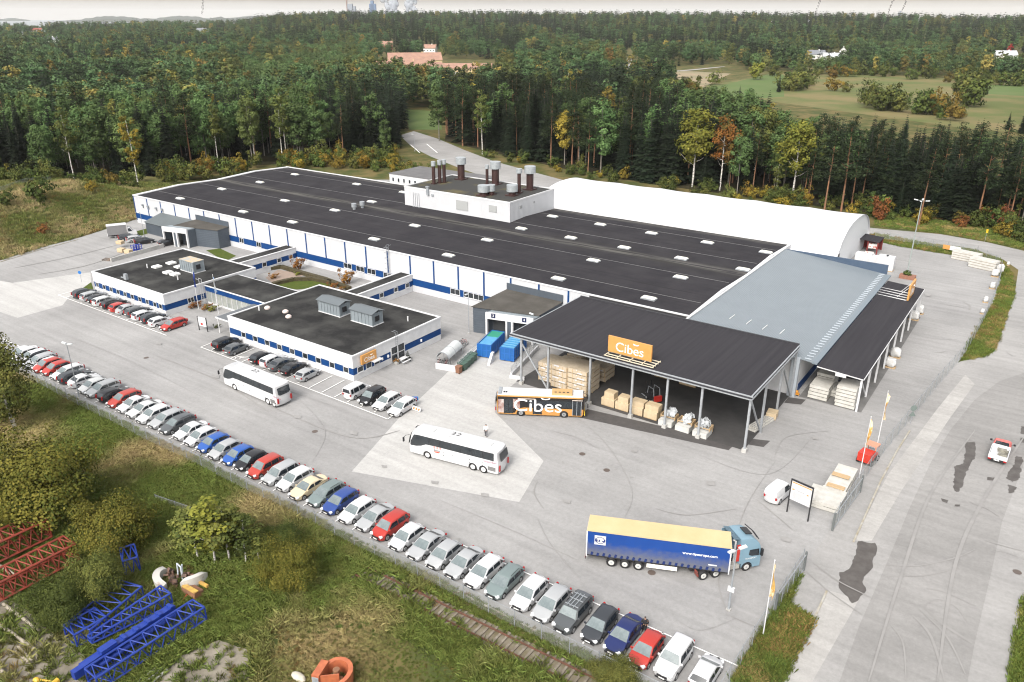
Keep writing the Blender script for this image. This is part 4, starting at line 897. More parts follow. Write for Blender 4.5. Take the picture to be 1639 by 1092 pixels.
    for s_ in (-1, 1):
        m_ = MB(); m_.obox((h-.20, s_*hw*.70, hz-.07), .30, .34, .14, -s_*.38, .25); m_.build('headlight', HEAD_L, r)
        m_ = MB(); tall = kind in ('estate', 'suv', 'van', 'mpv')
        m_.obox((-h+(.20 if tall else .10), s_*hw*(.775 if tall else .76), dz-.22+(.16 if tall else .0)), .16, .16, .5 if tall else .17, s_*.35, .14 if tall else 0); m_.build('tail_light', TAIL, r)
        m_ = MB(); m_.obox((xw-.28, s_*(hw+.06), bz+.08), .12, .2, .14, s_*.2); m_.build('wing_mirror', PAINT['white'], r)
    m_ = MB(); m_.obox((h-.03, 0, .55), .08, .9, .16); m_.obox((h-.035, 0, .30), .06, 1.2, .12); m_.build('grille', BLACKP, r)
    m_ = MB(); m_.obox((h+.02, 0, .42), .02, .5, .11); m_.build('number_plate', PLATE, r)
    m_ = MB(); m_.obox((-h-.012, 0, .66), .02, .5, .11); m_.build('number_plate', PLATE, r)
    m_ = MB(); m_.box(xb+ar, xf-ar, -hw+.02, hw-.02, .17, .26); m_.build('underside', BLACKP, r)
    if rails:
        for s_ in (-1, 1):
            m_ = MB(); m_.tube([(xrf-.25, s_*hw*.72, H), (xrf-.32, s_*hw*.72, H+.05), (xrr+.35, s_*hw*.72, H+.04), (xrr+.28, s_*hw*.72, H-.01)], .022, 6); m_.build('roof_rail', BLACKP, r)
    return r
PROTO = {}
def spawn_car(kind, color, loc, rz, label, group=None, rails=False, closed=False, sc=1.0):
    key = (kind, rails, closed)
    if key not in PROTO:
        o = make_car(kind, rails, closed); PROTO[key] = o
        for ch in o.children:
            if ch.name.split('.')[0] in ('body', 'cabin', 'wing_mirror'): ch.material_slots[0].link = 'OBJECT'
    else: o = copy_tree(PROTO[key])
    for ch in o.children:
        if ch.name.split('.')[0] in ('body', 'cabin', 'wing_mirror'):
            ch.material_slots[0].link = 'OBJECT'; ch.material_slots[0].material = PAINT[color]
    o.location = loc; o.rotation_euler = (0, 0, rz); o.scale = (sc*rnd.uniform(.96, 1.05), sc, sc*rnd.uniform(.97, 1.05)); tag(o, label, 'car')
    if group: o['group'] = group
    elif 'group' in o: del o['group']
    return o
CN = {'white': 'white', 'silver': 'silver', 'pearl': 'off-white', 'grey': 'grey', 'dark': 'charcoal', 'black': 'black', 'red': 'red', 'brick': 'brick red', 'blue': 'bright blue', 'navy': 'navy blue', 'beige': 'beige', 'green grey': 'grey green', 'royal': 'deep blue'}
KN = {'hatch': 'hatchback', 'estate': 'estate car', 'sedan': 'saloon car', 'suv': 'SUV', 'van': 'van', 'mpv': 'people carrier'}
ORD = ['', 'first', 'second', 'third', 'fourth', 'fifth', 'sixth', 'seventh', 'eighth', 'ninth', 'tenth', 'eleventh', 'twelfth', 'thirteenth', 'fourteenth', 'fifteenth', 'sixteenth', 'seventeenth', 'eighteenth', 'nineteenth', 'twentieth']
def ordw(n): return ORD[n] if n <= 20 else ('twenty-' if n < 30 else 'thirty-' if n < 40 else 'forty-' if n < 50 else 'fifty-')+ORD[n % 10] if n % 10 else {30: 'thirtieth', 40: 'fortieth', 50: 'fiftieth'}[n]
# the long row along the fence: pixel of the nose (or tail), kind, colour, nose to the fence?
def zA(u, v): return u/3.998, 546+v/3.998
def zB(u, v): return 410+u/3.998, 546+v/3.998
def zC(u, v): return 410+u/3.998, 819+v/3.998
def zD(u, v): return 820+u/3.998, 819+v/3.998
def zE(u, v): return u/9.1, 520+v/9.1
ROW = [(zE(-150, 190), 'hatch', 'white', 1), (zE(-40, 230), 'estate', 'white', 1), (zE(20, 290), 'estate', 'silver', 1), (zE(120, 400), 'hatch', 'white', 1), (zE(210, 470), 'sedan', 'white', 1), (zE(320, 560), 'estate', 'dark', 1), (zE(430, 615), 'hatch', 'silver', 1), (zE(545, 675), 'hatch', 'brick', 1), (zE(640, 730), 'hatch', 'red', 1),
       (zE(715, 815), 'estate', 'white', 1), (zE(800, 880), 'estate', 'dark', 0), (zA(462, 292), 'sedan', 'white', 0), (zA(508, 335), 'hatch', 'pearl', 1), (zA(575, 352), 'estate', 'silver', 1), (zA(630, 395), 'estate', 'black', 0), (zA(708, 420), 'estate', 'brick', 1),
       (zA(752, 462), 'sedan', 'white', 1), (zA(822, 492), 'sedan', 'pearl', 1), (zA(868, 535), 'estate', 'white', 1), (zA(950, 565), 'estate', 'silver', 1), (zA(1028, 598), 'estate', 'grey', 1), (zA(1112, 640), 'sedan', 'white', 1), (zA(1188, 676), 'hatch', 'white', 1),
       (zA(1268, 714), 'hatch', 'blue', 1), (zA(1362, 750), 'hatch', 'silver', 1), (zA(1436, 793), 'hatch', 'blue', 1), (zA(1518, 826), 'hatch', 'black', 1), (zA(1590, 884), 'mpv', 'brick', 1), (zB(45, 928), 'mpv', 'silver', 1), (zB(120, 978), 'estate', 'white', 1), (zB(208, 1030), 'sedan', 'beige', 1),
       (zB(318, 1078), 'estate', 'green grey', 1), (zC(405, 40), 'estate', 'royal', 1), (zC(520, 95), 'estate', 'white', 1), (zC(638, 140), 'sedan', 'silver', 1), (zC(735, 202), 'mpv', 'red', 1), (zC(842, 276), 'hatch', 'white', 1), (zC(965, 328), 'sedan', 'silver', 1), (zC(1098, 382), 'hatch', 'silver', 1), (zC(1222, 440), 'sedan', 'silver', 1),
       (zC(1362, 492), 'estate', 'white', 1), (zC(1480, 572), 'estate', 'green grey', 1), (zD(15, 640), 'estate', 'white', 1), (zD(150, 716), 'estate', 'silver', 1), (zD(300, 775), 'suv', 'grey', 1), (zD(475, 845), 'estate', 'dark', 1), (zD(632, 912), 'sedan', 'navy', 1), (zD(785, 1002), 'hatch', 'red', 1), (zD(955, 1078), 'suv', 'white', 1), (zD(1170, 1160), 'hatch', 'white', 0)]
N = len(ROW); seen = {}
for i, (p, kind, colr, nose) in enumerate(ROW):
    L = SPEC[kind][0]; g = G(*p, .25); x = g.x; yf = 46.0+rnd.uniform(0, .35) if p[0] < 600 else min(max(g.y, 45.9), 46.9)
    if i < 5: x = -128.6+i*2.4 if i < 4 else x
    rz = -math.pi/2+rnd.uniform(-.02, .02) if nose else math.pi/2+rnd.uniform(-.02, .02)
    rail = kind == 'estate' and colr in ('dark', 'black', 'green grey', 'grey') or kind == 'suv' and colr == 'grey'
    n = N-i
    lab = f'{CN[colr]} {KN[kind]}, {ordw(n)} from the road end of the row along the fence'
    spawn_car(kind, colr, (x, yf+L/2, .014), rz, lab, 'cars parked nose to tail row along the fence', rails=rail)
ROW2 = [((450, 818), 'estate', 'dark'), ((497, 834), 'estate', 'silver'), ((543, 853), 'hatch', 'black'), ((592, 864), 'estate', 'pearl'), ((655, 882), 'estate', 'black'), ((702, 900), 'hatch', 'red'), ((752, 915), 'sedan', 'silver'),
        ((795, 935), 'estate', 'grey'), ((843, 956), 'estate', 'white'), ((908, 974), 'estate', 'dark'), ((978, 988), 'hatch', 'white'), ((1022, 1022), 'estate', 'red')]
for i, ((u, v), kind, colr) in enumerate(ROW2):
    p = (u/3.998, 273+v/3.998); g = G(*p, .3); L = SPEC[kind][0]; last = i == len(ROW2)-1
    x = g.x+.3
    lab = f'{CN[colr]} {KN[kind]}, {ordw(len(ROW2)-i)} from the flagpoles in the row before the office'
    spawn_car(kind, colr, (x, 66.9+L/2+rnd.uniform(-.15, .2), .014), (-math.pi/2 if last else math.pi/2)+rnd.uniform(-.03, .03), lab, 'cars parked before the office by the flagpoles', rails=kind == 'estate' and colr in ('dark', 'black'))
ROW3 = [((337, 561), 'suv', 'black', 0), ((359, 567), 'hatch', 'grey', 0), ((399, 582), 'hatch', 'black', 0), ((413, 588), 'estate', 'white', 0), ((429, 592), 'sedan', 'grey', 0), ((450, 599), 'sedan', 'black', 0), ((474, 608), 'hatch', 'silver', 0),
        ((550, 638), 'van', 'white', 0), ((568, 650), 'mpv', 'black', 1), ((590, 659), 'estate', 'white', 1), ((617, 667), 'estate', 'white', 1)]
nm3 = ['black SUV first in the bays by the entrance canopy', 'grey hatchback between the black SUV and the wheelchair bay', 'black hatchback just past the painted wheelchair bay', 'white estate car between a black hatchback and a grey saloon', 'grey saloon car third past the wheelchair bay, before the office',
       'black saloon car beside the silver hatchback before the office', 'silver hatchback at the end of the office row, beside empty bays', 'white panel van with rear windows parked beside a black people carrier', 'black people carrier between the white van and a white estate', 'white estate car beside the black people carrier', 'white estate car in the end bay nearest the blue sign']
for (p, kind, colr, nose), lab in zip(ROW3, nm3):
    L = SPEC[kind][0]; g = G(*p, .3); x = g.x+.35
    spawn_car(kind, colr, (x, 66.9+L/2, .014), (-math.pi/2 if nose else math.pi/2)+.06+rnd.uniform(-.02, .02), lab, 'cars parked before the office with the amber sign', rails=False)
for p, kind, colr, lab in [((190, 384), 'estate', 'dark', 'charcoal estate car next to the box truck'), ((203, 387), 'estate', 'silver', 'silver estate car between two dark cars near the box truck'), ((215, 390), 'estate', 'black', 'black estate car nearest the open dock, near the box truck')]:
    g = G(*p, .2); spawn_car(kind, colr, (g.x+1.2, g.y+1.9, .014), R_(68), lab, 'cars beside the box truck')
g = G(262, 392, .3); spawn_car('hatch', 'black', (g.x, g.y+1, .014), R_(80), 'black hatchback standing right beside the open dock portal')
g = G(1246, 790, .5); spawn_car('van', 'white', (g.x, g.y, .014), R_(80), 'white delivery van with dark rear window standing near the information board', closed=True)
# roof box bars on the grey SUV
for o in COL.objects:
    if o.get('label', '').startswith('grey SUV'):
        m_ = MB()
        for x in (.35, -.5, -1.2): m_.obox((x, 0, 1.80), .07, 1.35, .05)
        for y in (-.35, -.05, .3): m_.obox((-.4, y, 1.85), 1.9, .06, .05)
        m_.build('roof_rack', GALV, o)

def place2(pf, pr, side, z=0):
    """root frame from two wheel contacts on one side: returns front point, unit heading"""
    a, b = G(*pf), G(*pr); d = (a-b).normalized(); return a, b, d, math.atan2(d.y, d.x)
COACH_W = paint('coach', (.50, .505, .515), .97)
def bus_shell(parent, L, Wd, z0, z1, m, nosef=.35, noser=.1, arches=(), ar=.58, name='body', bev=.14):
    h = L/2; ol = [(h-.1, z0), (h, z0+.25), (h, z0+1.0), (h-nosef*.35, z0+(z1-z0)*.55), (h-nosef, z1-.25), (h-nosef-.35, z1-.04), (0, z1), (-h+noser+.35, z1-.02), (-h+noser, z1-.2), (-h, z0+1.2), (-h, z0+.3), (-h+.1, z0)]
    for ax in sorted(arches): ol += [(ax-ar-.01, z0)]+[q for q in arc_pts(ax, .48, ar) if q[1] > z0+.01]+[(ax+ar+.01, z0)]
    def wf(x, z): return Wd/2*(1-.05*max(0, (abs(x)/h-.86)/.14)**2)*(1-.045*max(0, (z-(z1-.5)))/.5)
    return soft_body(ol, wf, .03, name, m, parent, bev, z1-.35, L=L, nosepull=.22)
def band(parent, name, m, pts, y, eps=.012):
    """flat panel on a side of the vehicle; pts are (x, z)"""
    s_ = 1 if y > 0 else -1; m_ = MB(); v = [(x, y+s_*eps, z) for x, z in pts]; ar = sum(v[i][0]*v[(i+1) % len(v)][2]-v[(i+1) % len(v)][0]*v[i][2] for i in range(len(v)))
    f = tuple(range(len(v))); f = f if (ar > 0) == (s_ < 0) else tuple(reversed(f))
    m_.add(v, [f]); return m_.build(name, m, parent)
def make_coach(label, pf, pr, logo):
    a, b, d, rz = place2(pf, pr, 1); L, Wd, H = 12.6, 2.55, 3.35; wb = (a-b).length
    xfw = L/2-2.75; n = Vector((-d.y, d.x, 0))       # left side faces the camera: centre lies to the right of the heading
    c = a - d*xfw - n*(Wd/2-.15)
    r = thing('coach', label, 'coach', (c.x, c.y, .014), rz)
    xr, xt = xfw-wb, xfw-wb-1.42
    bus_shell(r, L, Wd, .34, H, COACH_W, .5, .22, (xfw, xr, xt))
    y = Wd/2-.012
    for s_ in (1, -1):
        band(r, 'side_windows', GLASS, [(L/2-.35, 1.55), (L/2-.45, 2.0), (L/2-.95, 2.95), (L/2-1.5, 3.02), (-L/2+.75, 3.02), (-L/2+.75, 2.0), (xfw-1.2, 2.0), (L/2-2.6, 1.95), (L/2-1.9, 1.6), (L/2-1.2, 1.42), (L/2-.4, 1.38)], s_*y)
        m_ = MB()
        for x in np.linspace(xfw-.4, -L/2+2.2, 6): m_.box(x-.03, x+.03, s_*(y+.013)-.004, s_*(y+.013)+.004, 2.02, 3.0)
        m_.build('window_posts', BLACKP, r)
        m_ = MB()
        for x in (xfw-1.0, xfw-2.3, xfw-3.6, xr+.4, xt+.1): m_.box(x-.05, x+.05, s_*(y+.012)-.006, s_*(y+.012)+.006, .98, 1.08); m_.box(x-.05, x+.05, s_*(y+.012)-.006, s_*(y+.012)+.006, 1.35, 1.45)
        m_.build('hatch_locks', BLACKP, r)
        m_ = MB(); m_.box(-L/2+.55, -L/2+1.55, s_*(y+.012)-.01, s_*(y+.012)+.01, .62, 1.15); m_.build('engine_grille', mat('engine_grille', (.14, .14, .14), .6), r)
        for x in (xfw, xr, xt): wheel(r, x, s_*(Wd/2-.17), .50, .30, .64, rimmat=mat('white_rim', (.60, .60, .60), .5))
        m_ = MB(); m_.tube([(L/2-.3, s_*1.2, 2.75), (L/2+.2, s_*1.42, 2.6), (L/2+.42, s_*1.5, 2.3)], .03, 6); m_.obox((L/2+.44, s_*1.5, 2.05), .14, .22, .55); m_.build('mirror_arm', BLACKP, r)
        m_ = MB(); m_.obox((-L/2+.02, s_*1.1, 1.1), .12, .22, .75); m_.build('tail_light', TAIL, r)
    m_ = MB(); m_.add([(L/2+.03, -1.08, 1.35), (L/2+.03, 1.08, 1.35), (L/2-.14, 1.08, 2.15), (L/2-.14, -1.08, 2.15), (L/2-.44, -1.05, 2.98), (L/2-.44, 1.05, 2.98)], [(0, 1, 2, 3), (3, 2, 5, 4)]); m_.build('windscreen', GLASS, r)
    m_ = MB(); m_.add([(-L/2-.03, 1.0, 2.05), (-L/2-.03, -1.0, 2.05), (-L/2+.13, -1.0, 2.95), (-L/2+.13, 1.0, 2.95), (-L/2-.03, .75, 1.85), (-L/2-.03, -.75, 1.85)], [(0, 1, 2, 3), (4, 5, 1, 0)]); m_.build('rear_window', GLASS, r)
    for x in (3.6, -4.2):
        m_ = MB(); m_.box(x-.55, x+.55, -.38, .38, H-.0, H+.07); m_.build('roof_hatch', mat('hatch_grey', (.40, .41, .41), .6) if logo else COACH_W, r)
    ink = mat('roof_lettering', (.03, .03, .03), .6)
    text('roof_number', '22', .95, ink, r, (.3, -.35, H+.045), (0, 0, math.pi), .004, sx=1.5); 
    if logo:
        text('roof_lettering', 'BUSS', .32, mat('faint_ink', (.35, .35, .35), .6), r, (.3, .55, H+.035), (0, 0, math.pi), .004, sx=1.5)
    yy = y+.016
    if logo:
        rt = mat('logo_red', (.55, .07, .03), .5); x0 = xfw-1.45
        for k in range(3): text('logo_letter', 'B', .42, rt, r, (x0+.42-k*.42, yy, 1.82), (math.pi/2, 0, math.pi), .004)
        text('logo_script', 'Bussar', .34, mat('ink_dark', (.10, .10, .10), .5), r, (x0, yy, 1.5), (math.pi/2, 0, math.pi), .004)
        band(r, 'logo_swoosh', rt, [(x0+.55, 1.28), (x0, 1.36), (x0-.45, 1.3), (x0-.2, 1.16), (x0+.3, 1.16)], y, .014)
    text('side_lettering', 'Vikens Buss', .36, mat('plum_ink', (.28, .10, .16), .5), r, (xt-.9, yy, 1.75), (math.pi/2, -.06, math.pi), .004)
    return r
make_coach('white coach with a red and dark logo, standing on the pale concrete', (685.3, 733.5), (757.6, 752.5), True)
make_coach('white coach without red logo, passing the parked cars before the office', (377.6, 624.4), (430.3, 647.4), False)
# ---- city bus
def city_bus():
    a, b = G(902.5, 668.5), G(833.8, 665.8); d = (a-b).normalized(); rz = math.atan2(d.y, d.x); wb = (a-b).length
    L, Wd, H = 12.0, 2.55, 3.05; k = wb/5.9
    n = Vector((-d.y, d.x, 0)); xf = L/2-2.75; c = a-d*xf+n*(Wd/2-.15)
    r = thing('city_bus', 'amber and black city bus with white roof and big white lettering', 'bus', (c.x, c.y, .014), rz); xr = xf-wb
    amb = mat('bus_amber', (.44, .215, .055), .4, (.41, .20, .055), .8, coat=.2)
    bus_shell(r, L, Wd, .30, H, amb, .12, .12, (xf, xr), .58)
    y = Wd/2-.012
    m_ = MB(); m_.box(-L/2+.25, L/2-.25, -1.12, 1.12, H-.02, H+.06); m_.build('roof', WHITE, r)
    m_ = MB(); m_.box(1.55, 4.3, -.8, .8, H+.06, H+.32); rf = m_.build('roof_pod', mat('pod_amber', (.46, .29, .13), .5), r)
    m_ = MB()
    for i in range(4): m_.box(1.9+i*.55, 2.2+i*.55, -.45, -.2, H+.32, H+.34)
    m_.build('pod_vents', BLACKP, rf)
    for s_ in (-1, 1):
        band(r, 'dark_panel', mat('bus_black', (.014, .013, .013), .25), [(L/2-.12, 1.35), (L/2-.12, 2.9), (-L/2+.3, 2.9), (-L/2+.3, .5), (xr-.62, .5), (xr-.62, 1.1), (xr+.4, 1.35)], s_*y, .008)
        band(r, 'side_windows', GLASS, [(L/2-1.75, 1.5), (L/2-1.75, 2.5), (-1.6, 2.5), (-1.6, 1.5)], s_*y, .014)
        band(r, 'cream_strip', mat('cream_strip', (.55, .47, .42), .5), [(L/2-.3, 2.62), (L/2-.3, 2.72), (L/2-1.7, 2.72), (L/2-1.7, 2.62)], s_*y, .016)
        band(r, 'cream_strip', MATS['cream_strip'], [(-.6, 2.62), (-.6, 2.72), (-3.0, 2.72), (-3.0, 2.62)], s_*y, .016)
        for x in (xf, xr): wheel(r, x, s_*(Wd/2-.17), .49, .3, .6)
        m_ = MB(); m_.tube([(L/2-.1, s_*1.2, 2.6), (L/2+.35, s_*1.4, 2.3)], .03, 6); m_.obox((L/2+.4, s_*1.42, 2.0), .16, .24, .5); m_.build('mirror_arm', BLACKP, r)
        m_ = MB(); m_.obox((-L/2+.0, s_*1.08, .95), .1, .24, .45); m_.build('tail_light', TAIL, r)
    ys = -y
    for x, nm in ((L/2-1.05, 1), (-.35, 1), (-L/2+1.75, 1)):
        band(r, 'door', GLASS, [(x-.55, .42), (x+.55, .42), (x+.55, 2.5), (x-.55, 2.5)], ys, .02)
        m_ = MB()
        for q in (-.58, 0, .58): m_.box(x+q-.035, x+q+.035, ys-.05, ys-.021, .42, 2.55)
        m_.build('door_frame', BLACKP if x < 4 else GALV, r)
    band(r, 'photo_panel', mat('photo_wrap', (.16, .05, .035), .45, (.45, .40, .38), .9, detail=6), [(-L/2+.35, .5), (-L/2+.35, 2.5), (-L/2+1.15, 2.5), (-L/2+1.15, .5)], ys, .018)
    band(r, 'photo_panel', mat('photo_wrap', (0, 0, 0)), [(-L/2+2.35, 1.2), (-L/2+2.35, 2.6), (-L/2+3.3, 2.6), (-L/2+3.3, 1.2)], ys, .018)
    bw = mat('bus_lettering', (.80, .80, .80), .5)
    text('lettering', 'Cibes', 2.6, bw, r, (-.3, ys-.06, 1.62), (math.pi/2, 0, 0), .004, sx=1.12, offset=.0)
    m_ = MB(); m_.tube([(.75+.70*math.sin(t), ys-.05, 3.05-.36*math.cos(t)) for t in np.linspace(-1.0, 1.0, 9)], .07, 6); m_.build('lettering_mark', bw, r)
    m_ = MB(); m_.add([(L/2+.03, -1.1, 1.1), (L/2+.03, 1.1, 1.1), (L/2-.12, 1.1, 2.75), (L/2-.12, -1.1, 2.75)], [(0, 1, 2, 3)]); m_.build('windscreen', GLASS, r)
    m_ = MB(); m_.obox((L/2+.02, 0, .62), .08, 2.3, .45); m_.build('front_bumper', mat('yellow_front', (.60, .42, .03), .4), r)
    m_ = MB(); m_.box(-L/2-.03, -L/2+.02, -1.0, 1.0, 1.6, 2.6); m_.build('rear_window', GLASS, r)
    m_ = MB(); m_.box(-L/2+.3, -L/2+.75, -1.0, 1.0, H+.06, H+.2); m_.build('roof_vent', GALV, r)
    m_ = MB()
    for x in (-4.9, -4.6): m_.box(x-.1, x+.1, -.45, -.15, H+.06, H+.16)
    m_.build('roof_vent', BLACKP, r)
city_bus()
# ---- articulated lorry
def lorry():
    w1, w3 = G(985.8, 907), G(1029.8, 912.9); d = (w3-w1).normalized(); rz = math.atan2(d.y, d.x); n = Vector((-d.y, d.x, 0))
    c = (w1+w3)/2+n*1.12-d*.5
    r = thing('articulated_lorry', 'articulated lorry with blue curtain trailer and light blue cab turning in the yard', 'lorry', (c.x, c.y, .014), rz)
    X0, X1, Hh, Wd = -3.85, 9.85, 4.0, 2.55
    cur = mat('blue_curtain', (.004, .040, .20), .45, (.006, .046, .22), .5, stretch=(1, 1, .25))
    # road dirt thrown up along the lower part of the tarpaulin: a real grime layer, ragged
    nn, ll = cur.node_tree.nodes, cur.node_tree.links; p = nn['Principled BSDF']; src = p.inputs['Base Color'].links[0].from_socket
    tc = nn.new('ShaderNodeTexCoord'); sp = nn.new('ShaderNodeSeparateXYZ'); ll.new(tc.outputs['Object'], sp.inputs[0])
    nz = nn.new('ShaderNodeTexNoise'); nz.inputs['Scale'].default_value = 2.2; nz.inputs['Detail'].default_value = 8; ll.new(tc.outputs['Object'], nz.inputs['Vector'])
    md = nn.new('ShaderNodeMath'); md.operation = 'MULTIPLY_ADD'; md.inputs[1].default_value = 1.3; ll.new(nz.outputs['Fac'], md.inputs[0]); ll.new(sp.outputs[2], md.inputs[2])
    mr = nn.new('ShaderNodeMapRange'); mr.inputs['From Min'].default_value = 3.45; mr.inputs['From Max'].default_value = 2.05; mr.inputs['To Max'].default_value = .85; ll.new(md.outputs[0], mr.inputs['Value'])
    mx = nn.new('ShaderNodeMix'); mx.data_type = 'RGBA'; ll.new(mr.outputs[0], mx.inputs['Factor']); ll.new(src, mx.inputs['A']); mx.inputs['B'].default_value = (.115, .118, .125, 1); ll.new(mx.outputs['Result'], p.inputs['Base Color'])
    m_ = MB(); m_.box(X0+.12, X1-.12, -Wd/2, Wd/2, 1.15, Hh-.1); m_.build('curtain', cur, r)
    m_ = MB(); m_.box(X0+.02, X1-.02, -Wd/2-.03, Wd/2+.03, Hh-.1, Hh); m_.build('roof', mat('trailer_roof', (.44, .345, .185), .6, (.48, .385, .22), .4), r)
    m_ = MB()
    for x in (X0, X1-.12): m_.box(x, x+.12, -Wd/2-.03, Wd/2+.03, .95, Hh-.1)
    m_.build('end_frame', WHITE, r)
    m_ = MB(); m_.box(X0, X1, -Wd/2+.02, Wd/2-.02, 1.0, 1.15); m_.box(X0+.3, X1-.3, -.55, .55, .72, 1.0); m_.build('chassis', BLACKP, r)
    bk_ = mat('buckle_navy', (.006, .02, .10), .5)
    for i in range(44):
        x = X0+.6+i//2*.58; q = -1 if i % 2 else 1; m_ = MB(); m_.obox((x, q*(Wd/2+.02), 1.32+.03*math.sin(i*1.5)), .22, .05, .34, 0, .25*(i % 2)); m_.build('curtain_buckle', bk_, r)
    m_ = MB(); m_.box(2.1, 5.0, -Wd/2+.02, -Wd/2+.08, .50, .92); m_.build('side_guard', mat('guard_white', (.70, .68, .62), .5), r)
    m_ = MB(); m_.box(X1-2.0, X1-1.2, -Wd/2-.035, -Wd/2-.005, 1.72, 1.84); m_.build('white_stripe', WHITE, r)
    for x in (-1.31, 0, 1.31):
        for s_ in (-1, 1): wheel(r, x, s_*1.1, .50, .36, .6, rimmat=mat('steel_rim', (.45, .45, .43), .5))
    m_ = MB(); m_.box(X0-.05, X0, -1.2, 1.2, .5, .95); m_.build('rear_bumper', BLACKP, r)
    for s_ in (-1, 1): m_ = MB(); m_.box(X0-.08, X0-.05, s_*.95-.2, s_*.95+.2, .6, .8); m_.build('tail_light', TAIL, r)
    ys = -Wd/2
    lg = MB(); lg.box(-3.05, -1.95, ys-.02, ys-.003, 2.45, 3.5); pl = lg.build('logo_panel', WHITE, r)
    navy = mat('logo_navy', (.008, .02, .12), .5)
    m_ = MB(); q = [(-2.5+.46*math.cos(t), ys-.026, 2.97+.40*math.sin(t)) for t in np.linspace(0, 2*math.pi, 25)[:-1]]; q2 = [(-2.5+.40*math.cos(t), ys-.026, 2.97+.34*math.sin(t)) for t in np.linspace(0, 2*math.pi, 25)[:-1]]
    m_.add(q+q2, [(i, (i+1) % 24, 24+(i+1) % 24, 24+i) for i in range(24)]); m_.box(-3.0, -2.0, ys-.027, ys-.022, 2.80, 3.14); m_.build('logo_ring', navy, pl)
    text('logo_letters', 'TIP', .40, WTEXT, pl, (-2.5, ys-.034, 2.97), (math.pi/2, 0, 0), .003, sx=1.3, offset=.012)
    text('web_address', 'www.tipeurope.com', .40, WTEXT, r, (X1-2.85, ys-.02, 2.78), (math.pi/2, 0, 0), .004, sx=.98, offset=.006)
    # tractor, swung round to the left
    t2, t1, t0 = G(1132, 928), G(1152.4, 925.3), G(1201, 914.3)
    dt = (t0-t2).normalized(); nt_ = Vector((-dt.y, dt.x, 0)); ct = t2+nt_*1.1-d*.5
    M = Matrix.Rotation(-rz, 4, 'Z') @ Matrix.Translation(Vector((ct.x, ct.y, .014))-Vector((c.x, c.y, .014))) @ Matrix.Rotation(math.atan2(dt.y, dt.x), 4, 'Z')
    x1 = (t1-t2).length; x0 = (t0-t2).length
    made = []
    class TP:  # collector for the tractor's meshes
        pass
    def part(mb_, name, mm, smooth=None, par=None):
        o = mb_.build(name, mm, par or r, smooth=smooth); o.data.transform(M); made.append(o); return o
    cabp = paint('cab', (.155, .25, .315), .95)
    m_ = MB(); m_.box(-1.0, x0+.6, -.5, .5, .62, .95); part(m_, 'tractor_chassis', BLACKP)
    for x in (0, x1, x0):
        for s_ in (-1, 1):
            k0 = len(r.children); wh = wheel(r, x, s_*1.05, .50, .34 if x == x0 else .55, .6, rimmat=MATS['steel_rim'])
            for q in [wh]+list(wh.children): q.data.transform(M)
    f = x0+1.42; bk0 = f-2.35
    ol = [(f-.05, .42), (f, .6), (f, 1.3), (f-.03, 1.75), (f-.12, 2.55), (f-.30, 3.1), (f-.65, 3.5), (f-1.1, 3.75), (bk0+.4, 3.85), (bk0, 3.85), (bk0, 1.05), (x0-.62, 1.0)]+[q for q in arc_pts(x0, .5, .60) if q[1] > .45]+[(x0+.62, .42)]
    o = soft_body(ol, lambda x, z: 1.25*(1-.05*max(0, (z-2.6))/1.2), .02, 'cab', cabp, r, .10, 2.9, nosepull=0, L=99); o.data.transform(M)
    m_ = MB(); m_.add([(f+.0, -1.1, 1.62), (f+.0, 1.1, 1.62), (f-.08, 1.1, 2.6), (f-.08, -1.1, 2.6)], [(0, 1, 2, 3)]); part(m_, 'windscreen', GLASS)
    for s_ in (-1, 1):
        y = s_*1.245; v = [(f-.16, y, 1.7), (f-.28, y*.995, 2.5), (bk0+1.05, y*.995, 2.5), (bk0+1.0, y, 1.95), (bk0+1.35, y, 1.75)]; v = [(a_, b_+s_*.012, c_) for a_, b_, c_ in v]
        m_ = MB(); m_.add(v, [(0, 1, 2, 3, 4) if s_ > 0 else (4, 3, 2, 1, 0)]); part(m_, 'side_window', GLASS)
        m_ = MB(); m_.obox((f-.05, s_*1.42, 2.15), .2, .25, .75); part(m_, 'wing_mirror', BLACKP)
        m_ = MB(); m_.obox((bk0-.35, s_*1.18, 2.4), .75, .06, 2.6) if s_ > 0 else m_.obox((bk0-.18, s_*1.20, 2.35), .34, .08, 1.9); part(m_, 'side_deflector', cabp if s_ > 0 else mat('deflector_red', (.42, .03, .02), .4))
        m_ = MB(); m_.box(x1+.75, x0-.75, s_*.85-.28, s_*.85+.28, .45, 1.0); part(m_, 'fuel_tank', mat('tank_alloy', (.42, .41, .38), .4, metal=.3))
        m_ = MB(); m_.obox((f-.03, s_*.95, .78), .12, .42, .3); part(m_, 'headlight', HEAD_L)
        m_ = MB(); m_.obox((-.62, s_*1.0, .75), .12, .6, .55, 0, -.15); part(m_, 'mudflap', mat('flap_red', (.30, .05, .03), .5, (.03, .03, .03), 5))
        text('cab_lettering', 'TRANSPORT', .22, WTEXT, r, M @ Vector(((f+bk0)/2+.1, s_*1.265, 1.5)), (math.pi/2, 0, math.atan2(dt.y, dt.x)-rz+(math.pi if s_ > 0 else 0)), .003)
    m_ = MB(); m_.box(f+.003, f+.05, -1.0, 1.0, .9, 1.5); part(m_, 'grille', BLACKP)
    m_ = MB(); m_.obox((f-1.15, 0, 3.86), .7, 1.1, .08, 0, .18); part(m_, 'roof_hatch', BLACKP)
